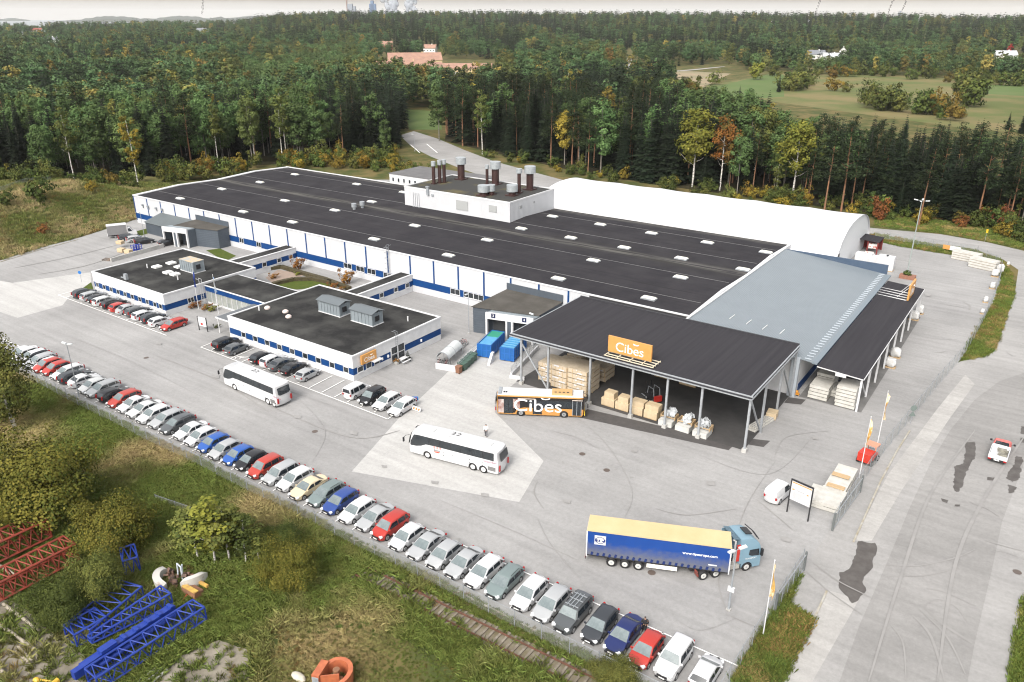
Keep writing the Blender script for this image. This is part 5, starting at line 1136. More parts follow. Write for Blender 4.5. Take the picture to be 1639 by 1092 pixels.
    m_ = MB(); m_.tube([(f-.6, -1.1, 3.75), (f-.55, 0, 3.85), (f-.6, 1.1, 3.75)], .05, 6); m_.tube([(f-.35, -1.05, 3.5), (f-.3, 0, 3.6), (f-.35, 1.05, 3.5)], .05, 6); part(m_, 'light_bar', BLACKP)
    m_ = MB(); m_.tube([(bk0-.25, -.7, 1.0), (bk0-.25, -.7, 3.4), (bk0-.5, -.6, 3.55)], .10, 8); m_.tube([(bk0-.3, .4, 1.2), (bk0-.9, .3, 1.6), (bk0-1.5, 0, 1.3)], .06, 6); part(m_, 'exhaust_stack', mat('pale_pipe', (.5, .5, .5), .4))
    m_ = MB(); m_.add([(bk0, -1.1, 3.82), (bk0, 1.1, 3.82), (bk0-.7, 1.15, 4.0), (bk0-.7, -1.15, 4.0)], [(0, 3, 2, 1), (0, 1, 2, 3)]); part(m_, 'roof_deflector', cabp)
lorry()
# ---- box truck near the far dock
def box_truck():
    g = G(183, 382); r = thing('box_truck', 'small white box truck with grey box body parked by the embankment', 'truck', (g.x, g.y+2.2, .014), R_(62))
    m_ = MB(); m_.box(-3.2, 1.1, -1.1, 1.1, .85, 3.1); m_.build('box_body', mat('box_grey', (.17, .17, .175), .6, (.15, .15, .155), .6), r)
    m_ = MB(); m_.box(-3.25, 1.15, -1.15, 1.15, 3.1, 3.18); m_.build('box_roof', WHITE, r)
    ol = [(3.3, .45), (3.35, .8), (3.2, 1.15), (2.5, 1.35), (1.85, 2.25), (1.3, 2.35), (1.3, .7), (1.6, .5)]
    soft_body(ol, lambda x, z: .98*(1-.1*max(0, z-1.3)), .03, 'cab', PAINT['white'], r, .08, .9, nosepull=0, L=99)
    m_ = MB(); m_.add([(2.53, -.85, 1.4), (2.53, .85, 1.4), (1.92, .8, 2.22), (1.92, -.8, 2.22)], [(0, 1, 2, 3)]); m_.build('windscreen', GLASS, r)
    for s_ in (-1, 1):
        m_ = MB(); v = [(2.35, s_*.99, 1.35), (1.85, s_*.915, 2.12), (1.4, s_*.915, 2.12), (1.4, s_*.99, 1.35)]; m_.add(v, [(0, 1, 2, 3) if s_ < 0 else (3, 2, 1, 0)]); m_.build('side_window', GLASS, r)
        for x in (2.45, -1.6): wheel(r, x, s_*.85, .36, .24)
    m_ = MB(); m_.box(-3.2, 1.2, -.45, .45, .5, .85); m_.build('chassis', BLACKP, r)
    m_ = MB(); m_.box(-3.3, -3.2, -1.1, 1.1, .75, .95); m_.build('tail_lift', WHITE, r)
box_truck()
# ---- pickup on the road
def pickup():
    g = G(1601, 722, .6); r = thing('pickup_truck', 'small pickup with red cab and white load bed driving on the road', 'pickup truck', (g.x, g.y, .026), R_(88)); r.scale = (1.28, 1.12, 1.12)
    ol = [(2.1, .35), (2.15, .6), (2.0, .85), (1.3, .98), (.55, 1.0), (.2, 1.0), (.2, .35), (.62, .3)]+[q for q in arc_pts(1.25, .32, .38) if q[1] > .31]+[(1.7, .3)]
    soft_body(ol, lambda x, z: .88*(1-.1*max(0, (x-1.4))/.7), .03, 'body', PAINT['brick'], r, .06, .6, nosepull=.0, L=99)
    gl = [(1.15, .96), (.62, 1.62), (.5, 1.68), (.35, 1.68), (.22, 1.6), (.2, .96)]
    soft_body(gl, lambda x, z: .84-.16*(z-.96)/.7, .02, 'cabin', mat('faded_red', (.50, .13, .12), .5, (.44, .10, .09), 1.5), r, .04, 1.2, nosepull=0, L=99)
    m_ = MB(); m_.add([(1.14, -.74, 1.03), (1.14, .74, 1.03), (.68, .66, 1.57), (.68, -.66, 1.57)], [(0, 1, 2, 3)]); m_.build('windscreen', GLASS, r)
    m_ = MB(); m_.add([(.185, .72, 1.0), (.185, -.72, 1.0), (.2, -.62, 1.56), (.2, .62, 1.56)], [(0, 1, 2, 3)]); m_.build('rear_window', GLASS, r)
    m_ = MB(); m_.box(-2.15, .1, -.9, .9, .62, .74); m_.box(-2.15, .1, -.9, -.84, .74, 1.08); m_.box(-2.15, .1, .84, .9, .74, 1.08); m_.box(-2.15, -2.09, -.84, .84, .74, 1.08); m_.box(.04, .1, -.84, .84, .74, 1.2); m_.build('load_bed', WHITE, r)
    m_ = MB(); m_.box(-1.9, -.1, -.78, -.1, .74, .80); m_.box(-.7, -.2, -.6, .3, .8, 1.0); m_.box(-1.5, -1.0, -.75, .1, .8, .92); m_.build('bed_load', mat('load_dark', (.10, .095, .075), .8, (.25, .24, .2), 3), r)
    m_ = MB(); m_.box(-1.9, -.1, 0.25, .8, .74, .96); m_.build('bed_box', WHITE, r)
    for s_ in (-1, 1):
        for x in (1.25, -1.3): wheel(r, x, s_*.76, .32, .22)
        m_ = MB(); m_.obox((.85, s_*1.12, 1.15), .1, .22, .2); m_.tube([(.8, s_*.85, 1.1), (.85, s_*1.1, 1.1)], .02, 5); m_.build('wing_mirror', BLACKP, r)
        m_ = MB(); m_.obox((-2.17, s_*.72, .55), .08, .3, .14); m_.build('tail_light', TAIL, r)
    m_ = MB(); m_.box(-2.1, .3, -.4, .4, .35, .62); m_.obox((-2.1, 0, .5), .12, 1.7, .22); m_.build('chassis', BLACKP, r)
    m_ = MB(); m_.obox((-2.18, .05, .52), .02, .5, .12); m_.build('number_plate', PLATE, r)
pickup()
# ------------------------------------------------------------------ vegetation
LGAIN = {'spruce_needles': 0.74, 'pine_needles': .85, 'golden_leaves': 0.94, 'orange_leaves': 0.94, 'aspen_leaves': 1.4, 'birch_leaves': 1.4, 'far_leaves': 1.45, 'far_birch_leaves': 1.45, 'far_round_leaves': 1.55, 'lime_leaves': 1.25, 'olive_leaves': 1.79, 'golden_bush_leaves': 1.45, 'deep_leaves': 1.72, 'bush_leaves': 1.56}
def leafmat(name, a, b, autumn=None, share=.0, inst=False, place=None, val=.28):
    """leaf colour: clump tone between a and b, whole-plant variation, some plants turned to the autumn colour"""
    f_ = LGAIN.get(name, 1.3); a, b = [tuple(min(.6, c*f_) for c in q) for q in (a, b)]
    m = bpy.data.materials.new(name); m.use_nodes = True; n, l = m.node_tree.nodes, m.node_tree.links; p = n['Principled BSDF']
    p.inputs['Roughness'].default_value = .75; p.inputs['Specular IOR Level'].default_value = .06
    at = n.new('ShaderNodeAttribute'); at.attribute_name = 'tone'
    mx = n.new('ShaderNodeMix'); mx.data_type = 'RGBA'; mx.inputs['A'].default_value = tuple(a)+(1,); mx.inputs['B'].default_value = tuple(b)+(1,)
    l.new(at.outputs['Fac'], mx.inputs['Factor']); src = mx.outputs['Result']
    oi = n.new('ShaderNodeObjectInfo')
    if place:
        nz = n.new('ShaderNodeTexNoise'); nz.inputs['Scale'].default_value = place[0]; nz.inputs['Detail'].default_value = 5; l.new(oi.outputs['Location'], nz.inputs['Vector'])
        mr = n.new('ShaderNodeMapRange'); mr.inputs['From Min'].default_value = place[1]; mr.inputs['From Max'].default_value = place[2]; l.new(nz.outputs['Fac'], mr.inputs['Value'])
        m3 = n.new('ShaderNodeMix'); m3.data_type = 'RGBA'; l.new(mr.outputs['Result'], m3.inputs['Factor']); l.new(src, m3.inputs['A']); m3.inputs['B'].default_value = tuple(place[3])+(1,); src = m3.outputs['Result']
    if autumn is not None:
        wn = n.new('ShaderNodeTexWhiteNoise'); wn.noise_dimensions = '1D'; l.new(oi.outputs['Random'], wn.inputs['W'])
        mr = n.new('ShaderNodeMapRange'); mr.inputs['From Min'].default_value = 1-share; mr.inputs['From Max'].default_value = 1; l.new(wn.outputs['Value'], mr.inputs['Value'])
        m2 = n.new('ShaderNodeMix'); m2.data_type = 'RGBA'; l.new(mr.outputs['Result'], m2.inputs['Factor']); l.new(src, m2.inputs['A'])
        rp = n.new('ShaderNodeMix'); rp.data_type = 'RGBA'; l.new(wn.outputs['Color'], rp.inputs['Factor']); rp.inputs['A'].default_value = tuple(autumn[0])+(1,); rp.inputs['B'].default_value = tuple(autumn[1])+(1,)
        l.new(rp.outputs['Result'], m2.inputs['B']); src = m2.outputs['Result']
    hv = n.new('ShaderNodeHueSaturation'); mr = n.new('ShaderNodeMapRange'); mr.inputs['To Min'].default_value = 1-val; mr.inputs['To Max'].default_value = 1+val
    l.new(oi.outputs['Random'], mr.inputs['Value']); l.new(mr.outputs['Result'], hv.inputs['Value'])
    mh = n.new('ShaderNodeMapRange'); mh.inputs['To Min'].default_value = .485; mh.inputs['To Max'].default_value = .515; l.new(oi.outputs['Random'], mh.inputs['Value']); l.new(mh.outputs['Result'], hv.inputs['Hue'])
    l.new(src, hv.inputs['Color']); l.new(hv.outputs[0], p.inputs['Base Color'])
    return m
def mesh_np(name, V, Q, tone=None, mats=(), mi=None):
    me = bpy.data.meshes.new(name); V = np.asarray(V, np.float32); Q = np.asarray(Q, np.int32); k = Q.shape[1]
    me.vertices.add(len(V)); me.vertices.foreach_set('co', V.ravel()); me.loops.add(Q.size); me.loops.foreach_set('vertex_index', Q.ravel())
    me.polygons.add(len(Q)); me.polygons.foreach_set('loop_start', np.arange(len(Q), dtype=np.int32)*k)
    if tone is not None: a = me.attributes.new('tone', 'FLOAT', 'POINT'); a.data.foreach_set('value', np.asarray(tone, np.float32))
    for m in mats: me.materials.append(m)
    if mi is not None: me.polygons.foreach_set('material_index', np.asarray(mi, np.int32))
    me.update(); me.validate(); return me
def cards(C, size, seed, up=.35, asp=.75, N=None, rnd_=.75):
    """one little leaf-spray quad at every centre, facing roughly along N"""
    r = np.random.default_rng(seed); n = len(C); d = r.normal(size=(n, 3))
    if N is None: d[:, 2] = np.abs(d[:, 2])+up
    else: d = N+rnd_*d*.6
    d /= np.linalg.norm(d, axis=1)[:, None]
    t = r.normal(size=(n, 3)); u = np.cross(d, t); u /= np.linalg.norm(u, axis=1)[:, None]; v = np.cross(d, u)
    s = (size*(.6+.8*r.random(n)))[:, None]
    V = np.stack([C-u*s, C-v*s*asp-d*s*.12, C+u*s, C+v*s*asp-d*s*.12], 1).reshape(-1, 3)
    return V, np.arange(4*n).reshape(n, 4)
def crown_leafy(seed, h, z0, rx, n_cl, per, leaf, shape=1.0, rag=0.0):
    r = np.random.default_rng(seed); cs, tn, nn = [], [], []
    zc = (z0+h)/2; hz = (h-z0)/2
    for k in range(n_cl):
        d = r.normal(size=3); d /= np.linalg.norm(d); q = r.random()**.38
        f = 1-.35*max(0, d[2])*shape
        c = np.array([d[0]*rx*f*q, d[1]*rx*f*q, zc+d[2]*hz*q*.92])
        if rag: k_ = 1+rag*(math.sin(d[0]*4.1+seed)*math.sin(d[1]*3.7+seed*2)+.6*math.sin(d[2]*5+d[0]*3)); c = np.array([c[0]*k_, c[1]*k_, z0+(c[2]-z0)*(1+.6*rag*(k_-1)/max(rag, .01))])
        cr = rx*(.26+.20*r.random())*(1-.45*rag*(1 if r.random() < .7 else -.3))
        e = r.normal(size=(per, 3)); e /= np.linalg.norm(e, axis=1)[:, None]; e *= (cr*(.35+.65*r.random(per)**.5))[:, None]; e[:, 2] *= .75
        cs.append(c+e); tn.append(np.clip(r.random()*.75+r.normal(size=per)*.16+.1, 0, 1)); ed = e/np.linalg.norm(e, axis=1)[:, None]; co = c-np.array([0, 0, zc-.3*hz]); nn.append(ed*.9+co/max(.1, np.linalg.norm(co))*.7+np.array([0, 0, .35]))
    C = np.concatenate(cs); T = np.concatenate(tn); V, Q = cards(C, leaf, seed+1, N=np.concatenate(nn)); return V, Q, np.repeat(T, 4)
def crown_spruce(seed, h, r0, nw=30, nb=10, z0=.07, sub=True):
    r = np.random.default_rng(seed); V, Q, T = [], [], []
    for k in range(nw):
        t = (k+r.random()*.5)/nw; z = h*(z0+(1-z0)*t); R = r0*(1-t)**.82*(.78+.4*r.random())+.12
        m = max(4, int(nb*(1-.45*t))); a0 = r.random()*6.28
        for j in range(m):
            a = a0+6.283*j/m+r.normal()*.12; R2 = R*(.72+.5*r.random()); c, s = math.cos(a), math.sin(a); w = R2*(.20+.10*r.random()); dr = .22+.16*r.random(); tone = min(1, max(0, r.random()*.8+.1*r.normal()))
            def P(rad, side, dz): return (c*rad-s*side, s*rad+c*side, z+dz)
            b = len(V); V += [P(.05, 0, .1), P(R2*.6, w, -R2*dr*.9), P(R2, 0, -R2*dr*1.15), P(R2*.6, -w, -R2*dr*.9)]; Q.append((b, b+1, b+2, b+3)); T += [tone*.8, tone, min(1, tone+.25), tone]
            if sub and t < .8:
                for sd in (-1, 1):
                    b = len(V); x0 = R2*(.35+.2*r.random()); V += [P(x0, 0, -x0*dr*.5), P(x0+w*.5, sd*w*.7, -x0*dr-.2*w), P(x0+w*.8, sd*w*1.9, -x0*dr-.5*w), P(x0+w*.05, sd*w*1.0, -x0*dr-.35*w)]; Q.append((b, b+1, b+2, b+3)); T += [tone*.7, tone, min(1, tone+.2), tone]
    return np.array(V), np.array(Q), np.array(T)
def crown_pine(seed, h, rx, zb, n_cl, per, leaf):
    r = np.random.default_rng(seed); cs, tn = [], []
    for k in range(n_cl):
        t = r.random(); z = h*(zb+(1-zb)*t); a = r.random()*6.28; R = rx*(1-.62*t**1.6)*(.25+.75*r.random()**.6)
        c = np.array([math.cos(a)*R, math.sin(a)*R, z]); e = r.normal(size=(per, 3))*np.array([.75, .75, .32])*rx*.30
        cs.append(c+e); tn.append(np.clip(r.random()*.8+r.normal(size=per)*.12, 0, 1))
    C = np.concatenate(cs); V, Q = cards(C, leaf, seed+3, up=1.4, asp=.4); return V, Q, np.repeat(np.concatenate(tn), 4)
def trunk_mesh(name, seed, h, r0, m, limbs=0, lz=.45, lean=.02, spread=2.5):
    r = random.Random(seed); mb = MB(); pts, rs = [], []
    for i in range(8): t = i/7; pts.append((lean*h*t*t*math.cos(seed)+r.uniform(-.1, .1)*t, lean*h*t*t*math.sin(seed)+r.uniform(-.1, .1)*t, h*t)); rs.append(r0*(1-.82*t)+.02)
    mb.tube(pts, rs, 7)
    for k in range(limbs):
        t = lz+(.92-lz)*k/max(1, limbs); i = t*7; a = k*2.4+r.random(); p = Vector(pts[int(i)]).lerp(Vector(pts[min(7, int(i)+1)]), i % 1); L = spread*(1.15-t)*r.uniform(.7, 1.2)
        e = p+Vector((math.cos(a)*L, math.sin(a)*L, L*r.uniform(.4, .9))); mb.tube([p, p.lerp(e, .5)+Vector((0, 0, -.1*L)), e], [r0*.35, r0*.22, .02], 5)
    o = mb.build(name, m, smooth=60, link=False); me = o.data; bpy.data.objects.remove(o); return me
BARK_W = mat('birch_bark', (.52, .50, .46), .8, (.10, .09, .08), 1.4, lo=.5, hi=.62, stretch=(1, 1, 2.2))
BARK_G = mat('grey_bark', (.20, .185, .16), .9, (.11, .10, .085), 1.8)
BARK_D = mat('dark_bark', (.055, .042, .034), .95, (.035, .028, .024), 2)
BARK_P = mat('pine_bark', (.24, .115, .055), .9, (.11, .065, .042), .9)
LEAF = {'spruce': leafmat('spruce_needles', (.0085, .014, .0085), (.021, .031, .016), val=.35), 'pine': leafmat('pine_needles', (.016, .025, .012), (.042, .056, .024), val=.3),
        'aspen': leafmat('aspen_leaves', (.027, .050, .017), (.068, .104, .036), ((.30, .22, .03), (.22, .16, .03)), .07, val=.3), 'birch': leafmat('birch_leaves', (.032, .045, .012), (.080, .090, .025), ((.26, .21, .04), (.20, .14, .03)), .12, val=.25),
        'gold': leafmat('golden_leaves', (.095, .080, .016), (.24, .165, .026), val=.1), 'orange': leafmat('orange_leaves', (.075, .065, .016), (.23, .085, .022), val=.1), 'lime': leafmat('lime_leaves', (.060, .075, .014), (.150, .150, .026), val=.15),
        'bush': leafmat('bush_leaves', (.018, .028, .008), (.055, .068, .016), ((.15, .12, .02), (.13, .07, .018)), .12, val=.3), 'goldbush': leafmat('golden_bush_leaves', (.026, .037, .008), (.112, .104, .019), val=.1),
        'redbush': leafmat('russet_leaves', (.07, .03, .014), (.17, .075, .02), val=.2), 'olive': leafmat('olive_leaves', (.026, .034, .010), (.080, .080, .020), val=.15), 'dark': leafmat('deep_leaves', (.016, .024, .007), (.046, .056, .014), val=.15)}
def cm(name, t, m): V, Q, T = t; return mesh_np(name, V, Q, T, [m])
KIND = {
 'spruce_tree': [(cm('spruce_crown', crown_spruce(s, 22, 3.3+.3*s, 34, 12, .06+.04*s), LEAF['spruce']), trunk_mesh('spruce_trunk', s, 20, .24, BARK_D)) for s in range(3)],
 'pine_tree': [(cm('pine_crown', crown_pine(20+s, 22, 3.2, .44, 42, 46, .34), LEAF['pine']), trunk_mesh('pine_trunk', 30+s, 20.5, .25, BARK_P, 9, .55, .03, 2.4)) for s in range(3)],
 'aspen_tree': [(cm('aspen_crown', crown_leafy(40+s, 22, 4.6, 4.2, 52, 62, .29, .75), LEAF['aspen']), trunk_mesh('aspen_trunk', 45+s, 19, .2, BARK_G, 8, .4, .02, 3.4)) for s in range(4)],
 'birch_tree': [(cm('birch_crown', crown_leafy(50+s, 21, 7, 3.1, 34, 50, .25, 1.0), LEAF['birch']), trunk_mesh('birch_trunk', 55+s, 18.5, .17, BARK_W, 7, .45, .03, 2.6)) for s in range(3)],
 'leafy_tree': [(cm('leafy_crown', crown_leafy(60+s, 22, 6, 5.0, 60, 70, .30, .5), LEAF['lime']), trunk_mesh('leafy_trunk', 65+s, 17, .3, BARK_W, 10, .35, .02, 4.5)) for s in range(2)],
 'golden_birch': [(cm('golden_crown', crown_leafy(70, 22, 5, 2.7, 34, 50, .24, 1.2), LEAF['gold']), trunk_mesh('golden_trunk', 71, 19, .17, BARK_W, 7, .4, .02, 2.4))],
 'orange_maple': [(cm('maple_crown', crown_leafy(75, 22, 6, 4.2, 46, 60, .28, .6), LEAF['orange']), trunk_mesh('maple_trunk', 76, 17, .24, BARK_W, 9, .4, .02, 4))],
 'weeping_birch': [(cm('weeping_crown', crown_leafy(95, 16, 1.2, 4.2, 110, 70, .19, .7, .2), LEAF['olive']), trunk_mesh('weeping_trunk', 96, 14, .22, BARK_W, 8, .3, .02, 3))],
 'field_tree': [(cm('field_crown', crown_leafy(110+s, 13, .6, 5.6, 40, 24, .62, .35, .25), LEAF['bush']), None) for s in range(2)],
 'shrub': [(cm('shrub_crown', crown_leafy(80+s, 3.4, .1, 1.9, 28, 30, .17, .2, .4), LEAF['bush']), None) for s in range(3)],
 'round_bush': [(cm('round_bush_crown', crown_leafy(90+s, 7.4, .2, 4.4, 170, 190, .10, .15, .30), LEAF['goldbush']), None) for s in range(2)],
}
def plant(kind, v, p, sc, rz, label, cat, group=None, sz=None, leaf=None):
    cmesh, tmesh = KIND[kind][v % len(KIND[kind])]
    r = thing(kind if kind not in ('golden_birch', 'orange_maple') else kind, label, cat, p, rz, group); r.scale = (sc, sc, sz or sc)
    if tmesh: t = bpy.data.objects.new('trunk', tmesh); COL.objects.link(t); t.parent = r
    c = bpy.data.objects.new('crown', cmesh); COL.objects.link(c); c.parent = r
    if leaf: c.material_slots[0].link = 'OBJECT'; c.material_slots[0].material = leaf
    return r
# --- where the woods stand, tested on the ground
def inside(px, py, poly):
    px, py = np.asarray(px), np.asarray(py); c = np.zeros(px.shape, bool); n = len(poly)
    for i in range(n):
        (x0, y0), (x1, y1) = poly[i], poly[(i+1) % n]
        if y0 == y1: continue
        c ^= ((y0 > py) != (y1 > py)) & (px < (x1-x0)*(py-y0)/(y1-y0)+x0)
    return c
EX = [-400, -50, 100, 240, 330, 440, 560, 625, 640, 700, 760, 900, 1050, 1200, 1400, 1500, 1639, 2000]
EY = [330, 306, 300, 290, 272, 264, 253, 243, 226, 226, 238, 270, 296, 316, 342, 352, 372, 440]
CLEAR = [[(636, 300), (638, 218), (650, 205), (648, 172), (704, 172), (716, 226), (760, 246), (900, 282), (900, 300)],
         [(598, 142), (604, 96), (790, 96), (806, 132), (770, 160), (700, 150), (640, 140)],
         [(1085, 215), (1075, 140), (950, 138), (985, 118), (1060, 109), (1170, 113), (1240, 114), (1340, 121), (1420, 121), (1660, 136), (1660, 300), (1560, 288), (1450, 278), (1330, 268), (1240, 255), (1170, 240)],
         [(978, 125), (1000, 108), (996, 96), (1002, 80), (1030, 70), (1040, 76), (1016, 84), (1012, 100), (1040, 108), (1180, 103), (1180, 112), (1050, 116)],
         [(1280, 114), (1292, 88), (1352, 88), (1358, 114)], [(1580, 118), (1590, 88), (1650, 88), (1650, 118)], [(602, 92), (608, 76), (634, 76), (638, 92)], [(674, 96), (678, 80), (706, 80), (706, 96)],
         [(66, 84), (72, 69), (98, 69), (100, 84)], [(306, 66), (312, 51), (338, 51), (340, 66)], [(28, 66), (36, 56), (76, 52), (80, 62)]]
def wooded(P):
    px, py = [], []
    q = P - np.array([0, 0, CAM_H]); c = q @ _F; px = PX+FPX*(q @ _RT)/c; py = PY-FPX*(q @ _UP)/c
    ok = (py < np.interp(px, EX, EY)) & (c > 0)
    for poly in CLEAR: ok &= ~inside(px, py, poly)
    return ok, px, py
def jitter_grid(d0, d1, sp, a0=R_(-41), a1=R_(41), seed=1):
    r = np.random.default_rng(seed); out = []; d = d0
    while d < d1:
        s = sp(d); n = int((a1-a0)*d/s); a = a0+(np.arange(n)+r.random(n))/n*(a1-a0)+HEAD; dd = d+s*(r.random(n)-.5)*1.1
        out.append(np.stack([dd*np.cos(a), dd*np.sin(a)], 1)); d += s
    return np.concatenate(out)
XY = jitter_grid(200, 470, lambda d: 5.5, seed=3)
P0 = np.column_stack([XY, np.zeros(len(XY))]); ok, ppx, ppy = wooded(P0); XY, ppx, ppy = XY[ok], ppx[ok], ppy[ok]
keep = (ppx > -90) & (ppx < 1740); XY, ppx, ppy = XY[keep], ppx[keep], ppy[keep]
def pick_kind(px, py, u, d_edge):
    if px < 520: w = [.42, .04, .40, .14]
    elif px < 690: w = [.72, .08, .14, .06]
    elif px < 1080: w = [.58, .20, .16, .06]
    elif px < 1300: w = [.34, .12, .44, .10]
    else: w = [.52, .22, .20, .06]
    if d_edge < 9 and px < 520: w = [.30, .02, .42, .26]
    if d_edge < 14 and px > 1060: w = [.44, .30, .18, .08]
    t = 0
    for i, q in enumerate(w):
        t += q/sum(w)
        if u < t: return i
    return 0
names = ['spruce_tree', 'pine_tree', 'aspen_tree', 'birch_tree']
LAB = {'spruce_tree': ('dark pointed spruce in the dense wood beyond the hall', 'spruce'), 'pine_tree': ('pine with bare reddish trunk in the dense wood beyond the hall', 'pine'), 'aspen_tree': ('tall green aspen with rounded crown in the wood beyond the hall', 'aspen'), 'birch_tree': ('slender pale trunked birch in the wood beyond the hall', 'birch')}
order = np.argsort(np.hypot(XY[:, 0], XY[:, 1])); cnt = {k: 0 for k in names}; rest = []
special = [('golden_birch', 0, (222, 299), (212, 172), 'slender golden yellow birch at the wood edge left of the hall corner'), ('leafy_tree', 0, (1108, 300), (1110, 163), 'big yellow green tree with pale trunk, next to the orange topped maple'), ('orange_maple', 0, (1152, 306), (1150, 176), 'maple with orange turning top and pale trunk at the wood edge'),
           ('leafy_tree', 1, (1268, 318), (1268, 182), 'bright yellow green rounded tree at the wood edge behind the tent'), ('leafy_tree', 1, (1205, 296), (1215, 160), 'olive green rounded tree between the orange maple and the bright yellow green tree'), ('birch_tree', 0, (350, 266), (342, 158), 'birch with long pale trunk beside the wood edge, sparse olive crown'),
           ('birch_tree', 1, (408, 256), (404, 135), 'birch with straight pale trunk standing out before dark spruces'), ('birch_tree', 2, (459, 254), (450, 120), 'birch with leaning pale trunk at the wood edge behind the hall'), ('pine_tree', 0, (550, 254), (546, 160), 'pine with orange trunk and broad layered crown behind the hall'),
           ('aspen_tree', 1, (618, 250), (616, 186), 'small brownish aspen with pale trunk at the road mouth'), ('aspen_tree', 2, (703, 226), (703, 134), 'light green aspen at the corner of the small green field'), ('birch_tree', 1, (772, 247), (768, 135), 'birch with white trunk near the bend of the forest road'),
           ('pine_tree', 1, (941, 282), (938, 185), 'forked pine with reddish limbs standing before dark spruces'), ('pine_tree', 2, (1345, 345), (1352, 190), 'tall pine with reddish trunk leaning over the road verge'), ('pine_tree', 0, (1470, 362), (1486, 225), 'pine with curved reddish trunk near the double headed yard lamp'), ('pine_tree', 1, (1562, 362), (1588, 215), 'leaning red trunked pine beside the road bend'), ('pine_tree', 2, (1318, 345), (1330, 205), 'slim pine whose trunk stands clear of the shrubs by the verge')]
sp_xy = []
def top_scale(b, t, h):
    g = G(*b); z0 = float(gz(g.x, g.y)); g = G(b[0], b[1], z0)
    for q in range(40, 400):
        if proj((g.x, g.y, z0+q*.1))[1] <= t[1]: break
    return g, q*.1/h
for kind, v, b, t, lab in special:
    g, s = top_scale(b, t, 22.5); sp_xy.append((g.x, g.y)); plant(kind, v, g, s, rnd.random()*6, lab, LAB.get(kind, ('', {'leafy_tree': 'tree', 'golden_birch': 'birch', 'orange_maple': 'maple'}.get(kind)))[1], None, leaf=LEAF['olive'] if 'olive green' in lab else None)
sp_xy = np.array(sp_xy)
for i in order:
    x, y = XY[i]
    if np.min(np.hypot(sp_xy[:, 0]-x, sp_xy[:, 1]-y)) < 3.2: continue
    de = (np.interp(ppx[i], EX, EY)-ppy[i]); u_ = .5+.30*math.sin(x*.085+1.1*math.sin(y*.06))*math.cos(y*.075+.5)+.18*math.sin(x*.21-y*.17)+(nrg.random()-.5)*.42; k = pick_kind(ppx[i], ppy[i], min(.999, max(0, u_)), de)
    nm = names[k]; z = float(gz(x, y)); s = rnd.uniform(.80, 1.16)*(1.0 if k != 2 else .96)*(1.08 if 700 < ppx[i] < 1230 else .86 if ppx[i] >= 1230 else 1.02)*(.62 if rnd.random() < .10 else 1)
    if cnt[nm] < (290 if k in (0, 2) else 190) and ppx[i] > -25 and ppx[i] < 1660:
        cnt[nm] += 1; plant(nm, rnd.randrange(4), (x, y, z-.1), s*rnd.uniform(.88, 1.1), rnd.random()*6.28, LAB[nm][0], LAB[nm][1], LAB[nm][1]+' trees of the dense wood', sz=s)
    else: rest.append((x, y, z, s, k))
# --- everything farther off reads as one wooded mass: a single object
def lo(v, h): return v
protos = [crown_spruce(101, 20, 3.2, 18, 9, .05, False), crown_pine(103, 20, 3.2, .45, 18, 14, .65), crown_leafy(104, 19, 3, 4.2, 30, 20, .55, .5), crown_leafy(105, 20, 3.5, 3.4, 24, 18, .52, .9), crown_leafy(106, 17, 1.5, 5.2, 40, 20, .60, .25)]
pm = [LEAF['spruce'], LEAF['pine'], leafmat('far_leaves', (.022, .042, .017), (.053, .083, .034), ((.24, .20, .05), (.19, .13, .04)), .07, val=.35), leafmat('far_birch_leaves', (.034, .044, .014), (.075, .080, .026), ((.26, .21, .05), (.20, .14, .04)), .11, val=.3), MATS.get('x') or leafmat('far_round_leaves', (.023, .041, .015), (.060, .086, .030), ((.22, .19, .05), (.17, .13, .04)), .05, val=.3)]
XYf = jitter_grid(470, 3050, lambda d: 6.4*(d/470)**.72, seed=5); zf = gz(XYf[:, 0], XYf[:, 1])
okf, fx, fy = wooded(np.column_stack([XYf, zf])); okf &= (fx > -160) & (fx < 1800); XYf, zf, fx, fy = XYf[okf], zf[okf], fx[okf], fy[okf]
nf = len(XYf); df = np.hypot(XYf[:, 0], XYf[:, 1]); nz_ = np.sin(XYf[:, 0]*.011+1.3)*np.cos(XYf[:, 1]*.013)+.6*np.sin(XYf[:, 0]*.031+XYf[:, 1]*.027); nz2 = np.sin(XYf[:, 0]*.004+.7)*np.sin(XYf[:, 1]*.0052+2)+.5*np.sin(XYf[:, 0]*.017-XYf[:, 1]*.011); u = nrg.random(nf)*.40+.33+.40*nz_+.30*nz2
kf = np.where(u < .30, 0, np.where(u < .38, 1, np.where(u < .62, 2, np.where(u < .78, 3, 4))))
kf = np.where((df > 1300) & (fx > 400) & (nrg.random(nf) < .55), np.where(nrg.random(nf) < .6, 0, 1), kf)
sf = (.80+.55*nrg.random(nf)**1.4)*(1+.15*(df > 1200)+.2*(df > 2000)); sf *= np.where(kf == 4, .85, 1)
rest = np.array(rest); PT = np.column_stack([np.concatenate([rest[:, 0], XYf[:, 0]]), np.concatenate([rest[:, 1], XYf[:, 1]]), np.concatenate([rest[:, 2], zf])-.2])
PK = np.concatenate([rest[:, 4], kf]).astype(int); PS = np.concatenate([rest[:, 3]*1.06, sf])
